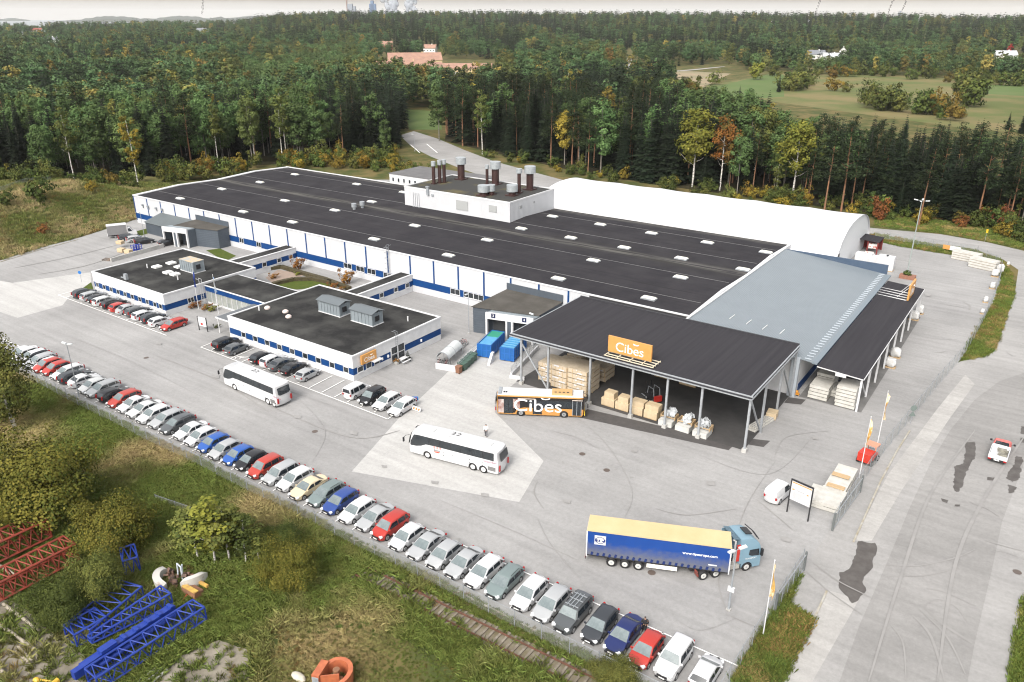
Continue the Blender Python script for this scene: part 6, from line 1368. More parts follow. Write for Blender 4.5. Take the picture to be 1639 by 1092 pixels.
def scatter(name, protos, pmats, PT, PK, PS, PRz, kind='stuff'):
    """one object: the sprays it repeats and the spots it repeats them at live in its own mesh"""
    Vs, Qs, Ts, Mi, pid, isp, b = [], [], [], [], [], [], 0
    for k, (V, Q, T) in enumerate(protos):
        Vs.append(V); Qs.append(Q+b); Ts.append(T); Mi.append(np.full(len(Q), k)); pid.append(np.full(len(V), k)); isp.append(np.zeros(len(V))); b += len(V)
    Vs.append(PT); Ts.append(np.zeros(len(PT))); pid.append(PK); isp.append(np.ones(len(PT)))
    me = bpy.data.meshes.new(name); V = np.concatenate(Vs).astype(np.float32); Q = np.concatenate(Qs).astype(np.int32); nb = b
    me.vertices.add(len(V)); me.vertices.foreach_set('co', V.ravel()); me.loops.add(Q.size); me.loops.foreach_set('vertex_index', Q.ravel())
    me.polygons.add(len(Q)); me.polygons.foreach_set('loop_start', np.arange(len(Q), dtype=np.int32)*4)
    for m in pmats: me.materials.append(m)
    me.polygons.foreach_set('material_index', np.concatenate(Mi).astype(np.int32))
    def attr(nm, ty, arr): a = me.attributes.new(nm, ty, 'POINT'); a.data.foreach_set('value', np.ascontiguousarray(arr))
    attr('tone', 'FLOAT', np.concatenate(Ts).astype(np.float32)); attr('pid', 'INT', np.concatenate(pid).astype(np.int32)); attr('spot', 'INT', np.concatenate(isp).astype(np.int32))
    z = np.zeros(nb); attr('scl', 'FLOAT', np.concatenate([z, PS]).astype(np.float32)); attr('rot', 'FLOAT', np.concatenate([z, PRz]).astype(np.float32))
    me.update(); o = bpy.data.objects.new(name, me); COL.objects.link(o); tag(o, kind=kind)
    ng = bpy.data.node_groups.new(name+'_nodes', 'GeometryNodeTree'); ng.interface.new_socket('Geometry', in_out='INPUT', socket_type='NodeSocketGeometry'); ng.interface.new_socket('Geometry', in_out='OUTPUT', socket_type='NodeSocketGeometry')
    N_, L_ = ng.nodes, ng.links; gi = N_.new('NodeGroupInput'); go = N_.new('NodeGroupOutput'); jn = N_.new('GeometryNodeJoinGeometry')
    def named(nm, ty): a = N_.new('GeometryNodeInputNamedAttribute'); a.data_type = ty; a.inputs[0].default_value = nm; return a.outputs[0]
    def eq(sock, val): c = N_.new('FunctionNodeCompare'); c.data_type = 'INT'; c.operation = 'EQUAL'; L_.new(sock, c.inputs[2]); c.inputs[3].default_value = val; return c.outputs[0]
    s1 = N_.new('GeometryNodeSeparateGeometry'); s1.domain = 'POINT'; L_.new(gi.outputs[0], s1.inputs[0]); L_.new(eq(named('spot', 'INT'), 1), s1.inputs[1])
    for k in range(len(protos)):
        a = N_.new('GeometryNodeSeparateGeometry'); a.domain = 'POINT'; L_.new(s1.outputs[0], a.inputs[0]); L_.new(eq(named('pid', 'INT'), k), a.inputs[1])
        c = N_.new('GeometryNodeSeparateGeometry'); c.domain = 'POINT'; L_.new(s1.outputs[1], c.inputs[0]); L_.new(eq(named('pid', 'INT'), k), c.inputs[1])
        ip = N_.new('GeometryNodeInstanceOnPoints'); L_.new(a.outputs[0], ip.inputs['Points']); L_.new(c.outputs[0], ip.inputs['Instance'])
        cx = N_.new('ShaderNodeCombineXYZ'); L_.new(named('rot', 'FLOAT'), cx.inputs[2]); L_.new(cx.outputs[0], ip.inputs['Rotation']); L_.new(named('scl', 'FLOAT'), ip.inputs['Scale'])
        L_.new(ip.outputs[0], jn.inputs[0])
    L_.new(jn.outputs[0], go.inputs[0]); md = o.modifiers.new('scatter', 'NODES'); md.node_group = ng
    return o
scatter('forest', protos, pm, PT, PK, PS, nrg.random(len(PT))*6.28)
FLOOR = mat('forest_floor', (.022, .022, .012), .95, (.040, .034, .018), .08, detail=8, spec=.1)
fl1 = gp([(-300, 330), (100, 299), (240, 289), (330, 271), (440, 263), (560, 252), (636, 240), (640, 205), (600, 150), (400, 90), (-300, 90)])
fl2 = gp([(712, 226), (760, 238), (900, 270), (1050, 296), (1200, 316), (1400, 342), (1500, 352), (1639, 372), (1800, 395), (1800, 300), (1450, 270), (1240, 248), (1085, 205), (1060, 140), (820, 130), (720, 160)])
mbf = MB()
for poly, zz in ((fl1, .0), (fl2, .0)): mbf.sheet([(p.x, p.y, .14) for p in poly])
tag(mbf.build('forest_floor', FLOOR), kind='structure')
# --- shrubs along the wood edges and verges
sg = 'shrubs along the wood edge and verges'
def shrubs(pts, n, seed, leafs, lab, cat='shrub', s0=.7, s1=1.3, spread=7, group=None, zoff=0):
    r = random.Random(seed)
    for k in range(n):
        t = r.random()*(len(pts)-1); i = int(t); px = pts[i][0]+(pts[i+1][0]-pts[i][0])*(t-i); py = pts[i][1]+(pts[i+1][1]-pts[i][1])*(t-i)+r.uniform(-1, 1)*spread
        g = G(px, py); z = float(gz(g.x, g.y)); g = G(px, py, z) if z > .5 else g; s = r.uniform(s0, s1); nm, w = leafs[r.randrange(len(leafs))]
        plant('shrub', r.randrange(3), (g.x, g.y, float(gz(g.x, g.y))-.1), s, r.random()*6, w+' '+lab, cat, (group or sg)+' '+w, leaf=LEAF[nm], sz=s*r.uniform(.9, 1.5))
shrubs([(265, 292), (330, 278), (450, 266), (560, 262), (625, 262)], 70, 1, [('bush', 'green'), ('bush', 'green'), ('olive', 'olive'), ('gold', 'yellow')], 'shrub in the thicket behind the hall', spread=8, s0=.8, s1=1.7)
shrubs([(-10, 312), (90, 302), (230, 296)], 40, 2, [('bush', 'green'), ('olive', 'olive'), ('dark', 'dark green')], 'shrub at the wood edge above the embankment', spread=7, s0=.8, s1=1.5)
shrubs([(770, 246), (900, 276), (1050, 300), (1200, 320), (1330, 336)], 55, 3, [('dark', 'dark green'), ('bush', 'green'), ('dark', 'dark green'), ('olive', 'olive'), ('gold', 'yellow')], 'shrub on the verge behind the tent', spread=6, s0=.6, s1=1.3)
shrubs([(1340, 338), (1450, 350), (1540, 356), (1640, 382)], 50, 4, [('redbush', 'russet'), ('gold', 'yellow'), ('bush', 'green'), ('dark', 'dark green'), ('dark', 'dark green'), ('bush', 'green')], 'shrub on the verge of the road bend', spread=9, s0=.7, s1=1.5)
shrubs([(640, 262), (600, 272), (690, 280)], 14, 6, [('bush', 'green'), ('olive', 'olive'), ('gold', 'yellow')], 'shrub by the road mouth behind the hall', spread=6, s0=.8, s1=1.4)
for px, py, s, nm, lab in [(60, 322, 2.0, 'dark', 'dark green bush on the embankment crest beside the fence'), (145, 308, 1.0, 'gold', 'small yellow bush on the embankment crest'), (68, 375, .8, 'redbush', 'rusty brown bush on the embankment slope'), (8, 330, 1.2, 'dark', 'dark bush at the embankment crest near the picture edge')]:
    zb_ = 2.0
    for _ in range(12): g = G(px, py, zb_); zb_ = .5*zb_+.5*float(bank_z(g.x, g.y))
    plant('shrub', 1, (g.x, g.y, float(bank_z(g.x, g.y))-.1), s, 1.0, lab, 'bush', leaf=LEAF[nm], sz=s*1.15)
# field trees beyond the wood
for (b, t, kind, v, lf, lab, cat) in [((1333, 146), (1333, 122), 'shrub', 0, 'gold', 'rounded yellow bush in the pasture', 'bush'), ((1354, 148), (1354, 130), 'shrub', 1, 'olive', 'greyish bush beside the yellow bush in the pasture', 'bush'), ((1545, 165), (1540, 110), 'field_tree', 0, 'olive', 'tall olive tree clump standing alone in the pasture', 'tree'),
       ((1558, 172), (1555, 118), 'field_tree', 1, 'bush', 'green tree just right of the tall olive tree in the pasture', 'tree'), ((1412, 178), (1412, 136), 'field_tree', 1, 'dark', 'dark rounded tree at the near side of the pasture', 'tree'), ((1440, 180), (1440, 142), 'field_tree', 0, 'olive', 'olive tree beside the dark rounded pasture tree', 'tree'),
       ((1480, 184), (1480, 138), 'field_tree', 0, 'bush', 'green tree in the middle of the pasture tree group', 'tree'), ((1246, 148), (1246, 118), 'spruce_tree', 0, None, 'small spruce at the pasture corner', 'spruce'), ((1274, 146), (1274, 108), 'field_tree', 1, 'olive', 'green tree at the corner of the green field', 'tree'), ((1182, 168), (1182, 136), 'spruce_tree', 1, None, 'dark spruce standing alone at the green field edge', 'spruce'),
       ((1067, 130), (1067, 104), 'spruce_tree', 2, None, 'dark spruce standing alone in the stubble field', 'spruce'), ((1142, 136), (1142, 112), 'shrub', 2, 'olive', 'bare brownish bush in the stubble field', 'bush'), ((1612, 208), (1612, 178), 'spruce_tree', 1, None, 'small dark pine-like spruce at the pasture edge near the road', 'spruce'), ((1634, 214), (1634, 170), 'spruce_tree', 0, None, 'bigger dark spruce at the pasture edge near the road', 'spruce'),
       ((1020, 124), (1020, 92), 'field_tree', 0, 'bush', 'green tree in front of the country road bend', 'tree'), ((1210, 128), (1210, 95), 'field_tree', 1, 'lime', 'yellow green tree at the far corner of the green field', 'tree'), ((1130, 175), (1130, 150), 'field_tree', 0, 'bush', 'green crown rising just behind the wood by the green field', 'tree'),
       ((1050, 148), (1050, 128), 'shrub', 0, 'orange', 'orange bush between dark spruces at the field edge', 'bush'), ((1095, 150), (1095, 132), 'shrub', 1, 'orange', 'orange bush nearest the green field', 'bush'), ((1020, 146), (1020, 128), 'shrub', 2, 'orange', 'orange bush nearest the stubble field', 'bush')]:
    h = 3.4 if kind == 'shrub' else 13 if kind == 'field_tree' else 22; g, s = top_scale(b, t, h); s = max(s, .25)
    if kind == 'shrub':
        for q in range(10, 200):
            if proj((g.x, g.y, q*.1))[1] <= t[1]: break
        s = q*.1/3.4
    plant(kind, v, (g.x, g.y, 0), s*(.95 if kind == 'field_tree' else 1), v*1.3, lab, cat, leaf=LEAF[lf] if lf else None, sz=s)
hd_ = ('bush', 'green'), ('dark', 'dark green'), ('olive', 'olive'), ('bush', 'green')
for pts, n, sd, sp in (([(1385, 172), (1450, 177), (1535, 192)], 24, 31, 5), ([(1085, 152), (1180, 168)], 14, 32, 4), ([(1246, 150), (1300, 136)], 12, 33, 4), ([(1235, 121), (1400, 122), (1640, 137)], 44, 34, 3), ([(1545, 168), (1575, 150)], 8, 35, 4)):
    shrubs(pts, n, sd, hd_, 'tree of the hedgerows and belts around the pasture', 'tree', 1.6, 3.4, sp, 'hedgerow trees around the pasture')
# --- bushes of the meadow in front
def fbush(b, w, t, leaf, lab, v=0, kind='round_bush', cat='bush'):
    g = G(*b); h = 0
    for q in range(5, 200):
        h = q*.1
        if proj((g.x, g.y, h))[1] <= t: break
    d = math.sqrt(g.x**2+g.y**2+CAM_H**2); ww = w/FPX*d; hh, rr = (7.4, 4.6) if kind == 'round_bush' else (3.4, 1.9)
    r = plant(kind, v, (g.x, g.y, -.1), ww/2/rr/1.1, v*2.1, lab, cat, leaf=LEAF[leaf]); r.scale[2] = h/hh
    return r
fbush((62, 838), 165, 712, 'goldbush', 'big rounded golden green bush above the red lattice boom'); fbush((188, 880), 112, 796, 'goldbush', 'golden bush between the big bush and the blue lattice frame', 1)
fbush((163, 962), 76, 885, 'olive', 'olive bush beside the blue lattice sections', 1); fbush((98, 1000), 76, 930, 'dark', 'dark green bush at the end of the blue sections', 0)
for i, (px, py, ty, lf) in enumerate([(318, 898, 800, 'olive'), (345, 905, 785, 'lime'), (368, 900, 792, 'olive'), (395, 905, 815, 'dark'), (335, 880, 812, 'dark'), (380, 885, 800, 'lime'), (415, 900, 840, 'olive')]):
    g = G(px, py); 
    for q in range(10, 160):
        if proj((g.x, g.y, q*.1))[1] <= ty: break
    t_ = plant('birch_tree', i, (g.x, g.y, -.4), q*.1/21.5, i*1.1, ['feathery sapling nearest the white wreck', 'yellow green sapling, second from the white wreck', 'olive sapling in the middle of the feathery thicket', 'dark sapling at the far side of the feathery thicket', 'dark sapling behind the first two of the thicket', 'yellowish sapling behind the middle of the thicket', 'low olive sapling at the thicket end toward the speckled bush'][i], 'sapling', 'saplings of the thicket by the wreck', leaf=LEAF[lf]); t_.scale = (q*.1/21.5*1.9, q*.1/21.5*1.9, q*.1/21.5*1.08); t_.location.z = -q*.1*.16
fbush((462, 938), 92, 872, 'goldbush', 'pale speckled bush near the rusty railway track', 0); fbush((455, 880), 60, 838, 'dark', 'dark green bush behind the pale speckled bush', 1)
fbush((985, 1098), 78, 1058, 'olive', 'green bush by the track below the parked navy car', 1)
for px, py, top, lf, lab in ((24, 694, 512, 'olive', 'drooping birch with olive brown leaves beside the parked car row'), (-14, 690, 540, 'goldbush', 'second drooping birch, nearest the picture edge by the car row')):
    g, s_ = top_scale((px, py), (px, top), 16); plant('weeping_birch', 0, (g.x, g.y, 0), s_*.8, px*.1, lab, 'birch', leaf=LEAF[lf], sz=s_)
# little trees and hedges of the courtyard
for px, py, s, nm, lab in [(477, 432, .75, 'redbush', 'dark leaved small tree by the hall wall in the courtyard'), (555, 455, .8, 'redbush', 'dark leaved small tree nearer the courtyard corridor'), (438, 446, .5, 'redbush', 'small red maple on the courtyard gravel'), (532, 462, .55, 'redbush', 'russet courtyard shrub beside the lawn'), (545, 467, .5, 'orange', 'orange courtyard shrub next to the corridor'),
                           (310, 493, .6, 'redbush', 'dark brown shrub bed around the first flagpole'), (330, 496, .55, 'redbush', 'russet shrub between the two flagpoles'), (340, 498, .5, 'lime', 'green shrub by the second flagpole'), (347, 525, .3, 'dark', 'dark clipped shrub under the entrance canopy'), (476, 441, .35, 'lime', 'low round green shrub on the courtyard gravel')]:
    g = G(px, py); plant('shrub', 0, (g.x, g.y, 0), s, 2, lab, 'shrub', leaf=LEAF[nm], sz=s*(1.2 if 'tree' in lab else .7))
mb = MB()
for pts in ([(437, 455), (447, 452), (470, 447), (500, 446), (530, 452)], [(430, 430), (450, 427), (480, 436), (520, 447), (560, 462)]):
    P = gp(pts, .35)
    for a, b in zip(P, P[1:]): mb.beam(a, b, .9, .7)
V, Q = cards(np.array([Vector(rnd.choice(mb.v))*.0+Vector(mb.v[rnd.randrange(len(mb.v))]).lerp(Vector(mb.v[rnd.randrange(len(mb.v))]), 0) for _ in range(4)]), .1, 5)
hd = mb.build('hedge', mat('hedge_leaves', (.030, .022, .010), .9, (.06, .05, .018), 3, bump=1, bscale=6)); tag(hd, 'low clipped hedge edging the courtyard lawn and gravel', 'hedge')
# --- rough grass: uncountable
def tuft(seed, n, h, w):
    r = np.random.default_rng(seed); V, Q, T = [], [], []
    for k in range(n):
        a = r.random()*6.28; R = w*r.random()**.7; x, y = R*math.cos(a), R*math.sin(a); l = h*(.5+.6*r.random()); lx, ly = r.normal(size=2)*.28*l; b = len(V); ww = .007+.010*r.random(); ca, sa = math.cos(a*3)*ww, math.sin(a*3)*ww
        V += [(x-ca, y-sa, -.05), (x+ca, y+sa, -.05), (x+lx*.6+ca*.6, y+ly*.6+sa*.6, l*.7), (x+lx*1.3, y+ly*1.3, l)]; Q.append((b, b+1, b+2, b+3)); t = r.random(); T += [t*.6, t*.6, t, min(1, t+.2)]
    return np.array(V), np.array(Q), np.array(T)
gm1 = leafmat('long_grass', (.066, .096, .022), (.135, .155, .040), inst=True, place=(.10, .49, .66, (.37, .295, .145)), val=.3)
gm2 = leafmat('weed_clump', (.040, .064, .015), (.090, .118, .027), place=(.14, .50, .60, (.21, .14, .055)), val=.35)
r = np.random.default_rng(9); n = 120000; X = -150+r.random(n)*140; Y = 4+r.random(n)*41.3
pxg = np.array([X, Y, np.zeros(n)]).T; q = pxg-np.array([0, 0, CAM_H]); c = q @ _F; gx = PX+FPX*(q @ _RT)/c; gy = PY-FPX*(q @ _UP)/c
okg = (gx > -40) & (gx < 1250) & (gy < 1130) & (c > 5)
def nearpoly(pp): return inside(gx, gy, pp)
okg &= ~((nearpoly([(235, 1110), (290, 1048), (350, 1022), (400, 1040), (410, 1110)]) | nearpoly([(-40, 935), (40, 970), (95, 1018), (155, 1058), (165, 1110), (-40, 1110)])) & (r.random(n) < .88))
track_zone = (Y > 40.7+.03*(X+47)) & (Y < 43.1+.03*(X+47)) & (X > -47.5) & (X < -15); okg &= ~(track_zone & (r.random(n) < np.where(X > -45, .95, .8)))
hn = .5+.5*np.sin(X*.21+Y*.33)*np.cos(X*.13-Y*.4)
sc_ = (.55+.9*r.random(n))*(.65+.7*hn)*np.where(Y > 43.9, .7, 1.0); lawn = nearpoly([(430, 1010), (560, 985), (700, 1050), (760, 1110), (420, 1110)]); sc_ = np.where(lawn, sc_*.4, sc_)
pk = (r.random(n) < .26).astype(int); PTg = np.column_stack([X, Y, np.zeros(n)])[okg]
scatter('meadow_grass', [tuft(1, 44, .46, .26), tuft(2, 46, .30, .32)], [gm1, gm2], PTg, pk[okg], sc_[okg], r.random(okg.sum())*6.28)
n = 30000; a_ = -90+r.random(n)*165; s_ = -1+r.random(n)**.9*58; X = BA.x+BD.x*a_+BN.x*s_; Y = BA.y+BD.y*a_+BN.y*s_
okb = ~((X > -197.5) & (Y > 106) & (X < -160)); X, Y = X[okb], Y[okb]; n = len(X)
gm3 = leafmat('bank_grass_blades', (.070, .088, .024), (.140, .148, .045), place=(.08, .42, .57, (.33, .265, .135)), val=.25)
scatter('bank_grass', [tuft(3, 34, .7, .5), tuft(4, 34, .55, .6)], [gm3, gm2], np.column_stack([X, Y, bank_z(X, Y)+.05]), (r.random(n) < .2).astype(int), .6+.9*r.random(n), r.random(n)*6.28)
vp = list(verges.values()); PV = []
for pp in vp:
    xs, ys = [p[0] for p in pp], [p[1] for p in pp]; n = 5000; ux = min(xs)+r.random(n)*(max(xs)-min(xs)); uy = min(ys)+r.random(n)*(max(ys)-min(ys)); k = inside(ux, uy, pp)
    PV += [tuple(G(a, b, .05)) for a, b in zip(ux[k][:2200], uy[k][:2200])]
PV = np.array(PV); n = len(PV); gm4 = leafmat('verge_blades', (.055, .085, .016), (.12, .14, .032), place=(.22, .50, .66, (.28, .21, .085)), val=.25)
scatter('verge_grass', [tuft(5, 30, .34, .35), tuft(6, 30, .45, .4)], [gm4, gm2], PV, (r.random(n) < .18).astype(int), .6+.8*r.random(n), r.random(n)*6.28)
# ------------------------------------------------------------------ fences, lamps, signs, flags
def wire_mat():
    m = bpy.data.materials.new('chain_link'); m.use_nodes = True; n, l = m.node_tree.nodes, m.node_tree.links; p = n['Principled BSDF']
    p.inputs['Base Color'].default_value = (.34, .36, .35, 1); p.inputs['Roughness'].default_value = .5; p.inputs['Metallic'].default_value = .3
    tc = n.new('ShaderNodeTexCoord'); sp = n.new('ShaderNodeSeparateXYZ'); l.new(tc.outputs['Object'], sp.inputs[0])
    ad = n.new('ShaderNodeMath'); ad.operation = 'ADD'; l.new(sp.outputs[0], ad.inputs[0]); l.new(sp.outputs[1], ad.inputs[1])
    outs = []
    for sg in (1, -1):
        a = n.new('ShaderNodeMath'); a.operation = 'MULTIPLY_ADD'; a.inputs[1].default_value = sg; l.new(sp.outputs[2], a.inputs[0]); l.new(ad.outputs[0], a.inputs[2])
        b = n.new('ShaderNodeMath'); b.operation = 'PINGPONG'; b.inputs[1].default_value = .06; l.new(a.outputs[0], b.inputs[0])
        c = n.new('ShaderNodeMath'); c.operation = 'LESS_THAN'; c.inputs[1].default_value = .0075; l.new(b.outputs[0], c.inputs[0]); outs.append(c.outputs[0])
    mx = n.new('ShaderNodeMath'); mx.operation = 'MAXIMUM'; l.new(outs[0], mx.inputs[0]); l.new(outs[1], mx.inputs[1]); l.new(mx.outputs[0], p.inputs['Alpha'])
    return m
WIRE = wire_mat()
def fence(label, pts, h, step, mm=None, lean=True, top=True, post=GALV):
    P = [Vector(p) for p in pts]; o = P[0]; r = thing('chain_link_fence', label, 'fence', o)
    mb = MB()
    for a, b in zip(P, P[1:]):
        a2, b2 = a-o, b-o; mb.add([a2+Vector((0, 0, .05)), b2+Vector((0, 0, .05)), b2+Vector((0, 0, h)), a2+Vector((0, 0, h))], [(0, 1, 2, 3)])
    mb.build('wire_mesh', mm or WIRE, r)
    if top:
        mb = MB()
        for a, b in zip(P, P[1:]):
            mb.tube([a-o+Vector((0, 0, h)), b-o+Vector((0, 0, h))], .022, 5)
        mb.build('top_rail', post, r)
    k = 0; acc = 0.0
    for a, b in zip(P, P[1:]):
        L = (b-a).length; d = (b-a)/L; t = (step-acc) if acc else 0
        while t < L and k < 95:
            p = a+d*t-o; m_ = MB(); m_.tube([p, p+Vector((0, 0, h+.08))], .035, 6)
            if lean: m_.tube([p+Vector((0, 0, h+.08)), p+Vector((.02, -.22, h+.42))], .028, 5)
            m_.build('post', post, r); k += 1; t += step
        acc = (L-(t-step)) % step if t > 0 else acc+L
    return r
fence('long chain link fence on thin posts along the parked car row', [(-128, 44.55, 0), (-90, 44.3, 0), (-50, 44.45, 0), (-13.3, 44.5, 0)], 1.75, 2.85)
frp = [(-6.9, 191, 0), (-6.2, 182, 0), (-5.9, 164, 0), (-6.4, 143, 0), (-7.0, 133, 0), (-8.5, 119.8, 0), (-9.6, 107.7, 0), (-10.7, 96.4, 0), (-11.4, 86.4, 0), (-11.9, 74.6, 0)]
fence('tall chain link fence between the yard and the road', frp, 2.1, 3.0)
fence('chain link fence with gate panels at the yard mouth, lower end', [(-12.6, 67.2, 0), (-13.0, 56, 0), (-13.2, 44.9, 0)], 2.1, 2.6)
fence('back fence on the grass strip between yard and forest road', [G(1400, 383), G(1440, 387), G(1500, 397), G(1560, 407), G(1598, 424)], 1.7, 3.2)
cr = [BA+BD*a+BN*33 for a in np.linspace(-40, 46, 12)]; fence('weathered fence along the crest of the embankment', [(p.x, p.y, float(bank_z(p.x, p.y))) for p in cr], 1.8, 5, post=mat('post_green', (.16, .22, .20), .6))
fence('low rail fence crossing the rough meadow beside the golden bush', [G(250, 802), G(320, 826), G(372, 850)], .8, 3.0, lean=False)
def gate(label, a, b, h=1.9):
    a, b = Vector(a), Vector(b); r = thing('yard_gate', label, 'gate', a); d = b-a
    m_ = MB(); 
    for z in (.15, h): m_.beam((0, 0, z), d+Vector((0, 0, z)), .07)
    n = 5
    for i in range(n+1): m_.beam(d*i/n+Vector((0, 0, .15)), d*i/n+Vector((0, 0, h)), .06)
    m_.build('gate_frame', GALV, r)
    m_ = MB(); m_.add([Vector((0, .02, .2)), d+Vector((0, .02, .2)), d+Vector((0, .02, h)), Vector((0, .02, h))], [(0, 1, 2, 3)]); m_.build('gate_mesh', WIRE, r)
    for p in (Vector((0, 0, 0)), d): m_ = MB(); m_.box(p.x-.1, p.x+.1, p.y-.1, p.y+.1, 0, h+.3); m_.build('gate_post', mat('gate_post_dark', (.10, .11, .11), .6), r)
gate('grey sliding gate folded back along the road fence', (-11.75, 75.2, 0), (-11.1, 84.5, 0)); gate('grey gate leaf standing by the lower flagpole', (-12.35, 67.0, 0), (-12.75, 59.5, 0))
def lamp(label, p, h, heads, r0=.07, arm=.7, col=None, box=None):
    r = thing('lamp_post', label, 'lamp post', p); m_ = MB(); m_.tube([(0, 0, 0), (0, 0, h*.5), (0, 0, h)], [r0*1.3, r0, r0*.7], 8); m_.build('pole', col or GALV, r)
    for a in heads:
        c, s = math.cos(a), math.sin(a); m_ = MB(); m_.tube([(0, 0, h), (c*arm, s*arm, h+.12)], .035, 6); m_.build('arm', col or GALV, r)
        m_ = MB(); m_.obox((c*(arm+.3), s*(arm+.3), h+.16), .75, .30, .14, a, -.12); m_.build('lamp_head', mat('lamp_head_grey', (.52, .54, .55), .4), r)
    m_ = MB(); m_.box(-.2, .2, -.2, .2, 0, .12); m_.build('foot', CONC, r)
    if box: m_ = MB(); m_.box(-.3, .3, -.12, .12, box, box+.45); m_.build('control_box', WHITE, r)
    return r
lamp('double headed lamp post between white cars in the fence row', G(127, 637), 8.2, [R_(20), R_(190)], .07, .25)
lamp('grey lamp post with white box, standing before the lorry cab', G(1166, 976), 6.6, [R_(55), R_(250)], .09, .35, box=2.1)
r = lamp('very tall slender yard lamp with floodlights on a brick planter', G(1452, 438), 15.4, [R_(0), R_(180), R_(90), R_(270)], .11, .8, mat('lamp_green_grey', (.24, .27, .26), .5))
pb = MB(); pb.box(-1.5, 1.5, -.8, .8, 0, .8); pl = thing('brick_planter', 'brick planter with green plants round the tall yard lamp', 'planter', G(1452, 446)); pb.build('trough', mat('brick_red', (.24, .11, .07), .85, (.19, .09, .06), 4), pl)
V, Q, T = crown_leafy(200, .9, .05, 1.2, 10, 24, .16, 0); c = bpy.data.objects.new('plants', mesh_np('plants', V+np.array([0, 0, .6]), Q, T, [LEAF['bush']])); COL.objects.link(c); c.parent = pl
lamp('short lamp post beside the dock with numbered bays', (-65.0, 98.2, 0), 5.6, [R_(180)], .06, .1)
lamp('lamp pole at the corner of the slate dock, by the bicycle shelter', (-77.3, 96.9, 0), 7.0, [R_(270)], .05, .1)
lamp('grey lamp pole in front of the slate dock by the embankment', (-177.5, 98.5, 0), 7.0, [R_(200)], .06, .2)
lamp('slim roadside lamp by the forest road mouth', G(664, 242), 6.5, [R_(200)], .06, .4); lamp('street lamp reaching over the grass edge of the road', G(1650, 985), 5.5, [R_(190)], .07, .6)
def flag(label, foot, top, col, w=.95, hgt=3.4, seed=0, col2=None):
    p = G(*foot); h = 0
    for q in range(40, 160):
        h = q*.1
        if proj((p.x, p.y, h))[1] <= top: break
    r = thing('flagpole', label, 'flagpole', p); m_ = MB(); m_.tube([(0, 0, 0), (0, 0, h)], [.06, .035], 8); m_.ball((0, 0, h), .07, 8, 6); m_.build('pole', WHITE, r)
    m_ = MB(); nz_ = 16; nx_ = 4; g = []
    for i in range(nz_+1):
        for j in range(nx_+1):
            t = i/nz_; u = j/nx_; fold = .34+.2*math.sin(t*5+seed); g.append((.05+u*w*fold*.62, .16*math.sin(u*6+t*7+seed)*(.3+t), h-.25-t*hgt-u*.35))
    m_.add(g, [(i*(nx_+1)+j, i*(nx_+1)+j+1, (i+1)*(nx_+1)+j+1, (i+1)*(nx_+1)+j) for i in range(nz_) for j in range(nx_)])
    m_.build('flag', mat('flag_'+col[0], col[1], .8, col2 or tuple(c*.8 for c in col[1]), 1.2, lo=.42, hi=.55), r, smooth=60); return r
AMB = ('amber', (.50, .30, .08)); AMB2 = (.70, .60, .42)
flag('white flagpole with limp amber flag beside the red machine', (1375, 765), 668, AMB, col2=AMB2); flag('white flagpole with limp amber flag behind the red machine', (1402, 722), 627, AMB, seed=2, col2=AMB2); flag('white flagpole with limp amber flag at the lower yard gate', (1221, 1018), 898, AMB, seed=4, col2=AMB2)
flag('white flagpole with limp blue flag beside the office', (318, 495), 431, ('blue', (.012, .035, .20)), hgt=3.0, seed=1); flag('white flagpole with striped pale flag by the entrance canopy', (350, 503), 440, ('pale', (.45, .45, .42)), hgt=2.8, seed=3, col2=(.10, .20, .38))
def logo_sign(name, label, c, rz, w, h, ts, extra=None, z=0):
    r = thing(name, label, 'sign', c, rz); m_ = MB(); m_.box(-w/2, w/2, -.14, .14, 0, h); m_.build('panel', YELLOW, r)
    text('lettering', 'Cibes', ts, WTEXT, r, (.02, -.16, h*.40), (math.pi/2, 0, 0), .006, sx=1.0, offset=.002)
    m_ = MB(); m_.tube([(ts*.50+ts*.26*math.sin(t), -.165, h*.40+ts*.62-ts*.15*math.cos(t)) for t in np.linspace(-1.0, 1.0, 9)], ts*.045, 6); m_.build('accent_mark', WTEXT, r); return r
s1 = logo_sign('logo_sign', 'amber sign with white lettering on the big canopy roof', (-42.1, 86.9, 8.25), 0, 6.4, 2.25, 1.85)
m_ = MB()
for y in (-1.2, -.55, .25, 1.0): m_.beam((-3.2, y, -.22), (4.1, y, -.22), .09)
for x in (-3.0, -1.2, .6, 2.4, 4.0): m_.beam((x, -1.25, -.13), (x, 1.1, -.13), .09)
for x in (-2.4, 0, 2.4): m_.beam((x, 0, -.1), (x, .0, .2), .1); m_.beam((x, 1.0, -.1), (x, .1, 1.6), .07)
m_.build('support_grid', mat('pale_timber', (.55, .50, .38), .7), s1)
s2 = logo_sign('logo_sign', 'amber sign seen edge-on with white stays at the lean-to roof end', (-17.2, 143.8, 5.35), R_(90), 5.0, 2.6, 1.6)
m_ = MB()
for i in range(4): m_.beam((-2.2+i*1.4, .2, -.08), (-2.2+i*1.4, 5.2, .12), .12)
m_.beam((-1.8, .1, 2.2), (-1.8, 1.8, .1), .08); m_.beam((1.8, .1, 2.2), (1.8, 1.8, .1), .08); m_.build('support_grid', WHITE, s2)
s3 = logo_sign('logo_sign', 'amber sign with white lettering on the office corner wall', (O2[1]+.26, 75.0, 2.25), R_(90), 3.1, 1.45, .95)
ib = thing('information_board', 'white information board in a black frame between two posts near the gate', 'notice board', G(1276, 827), R_(-12))
m_ = MB(); m_.box(-1.15, 1.15, -.03, .03, 1.75, 4.0); m_.build('panel', WHITE, ib)
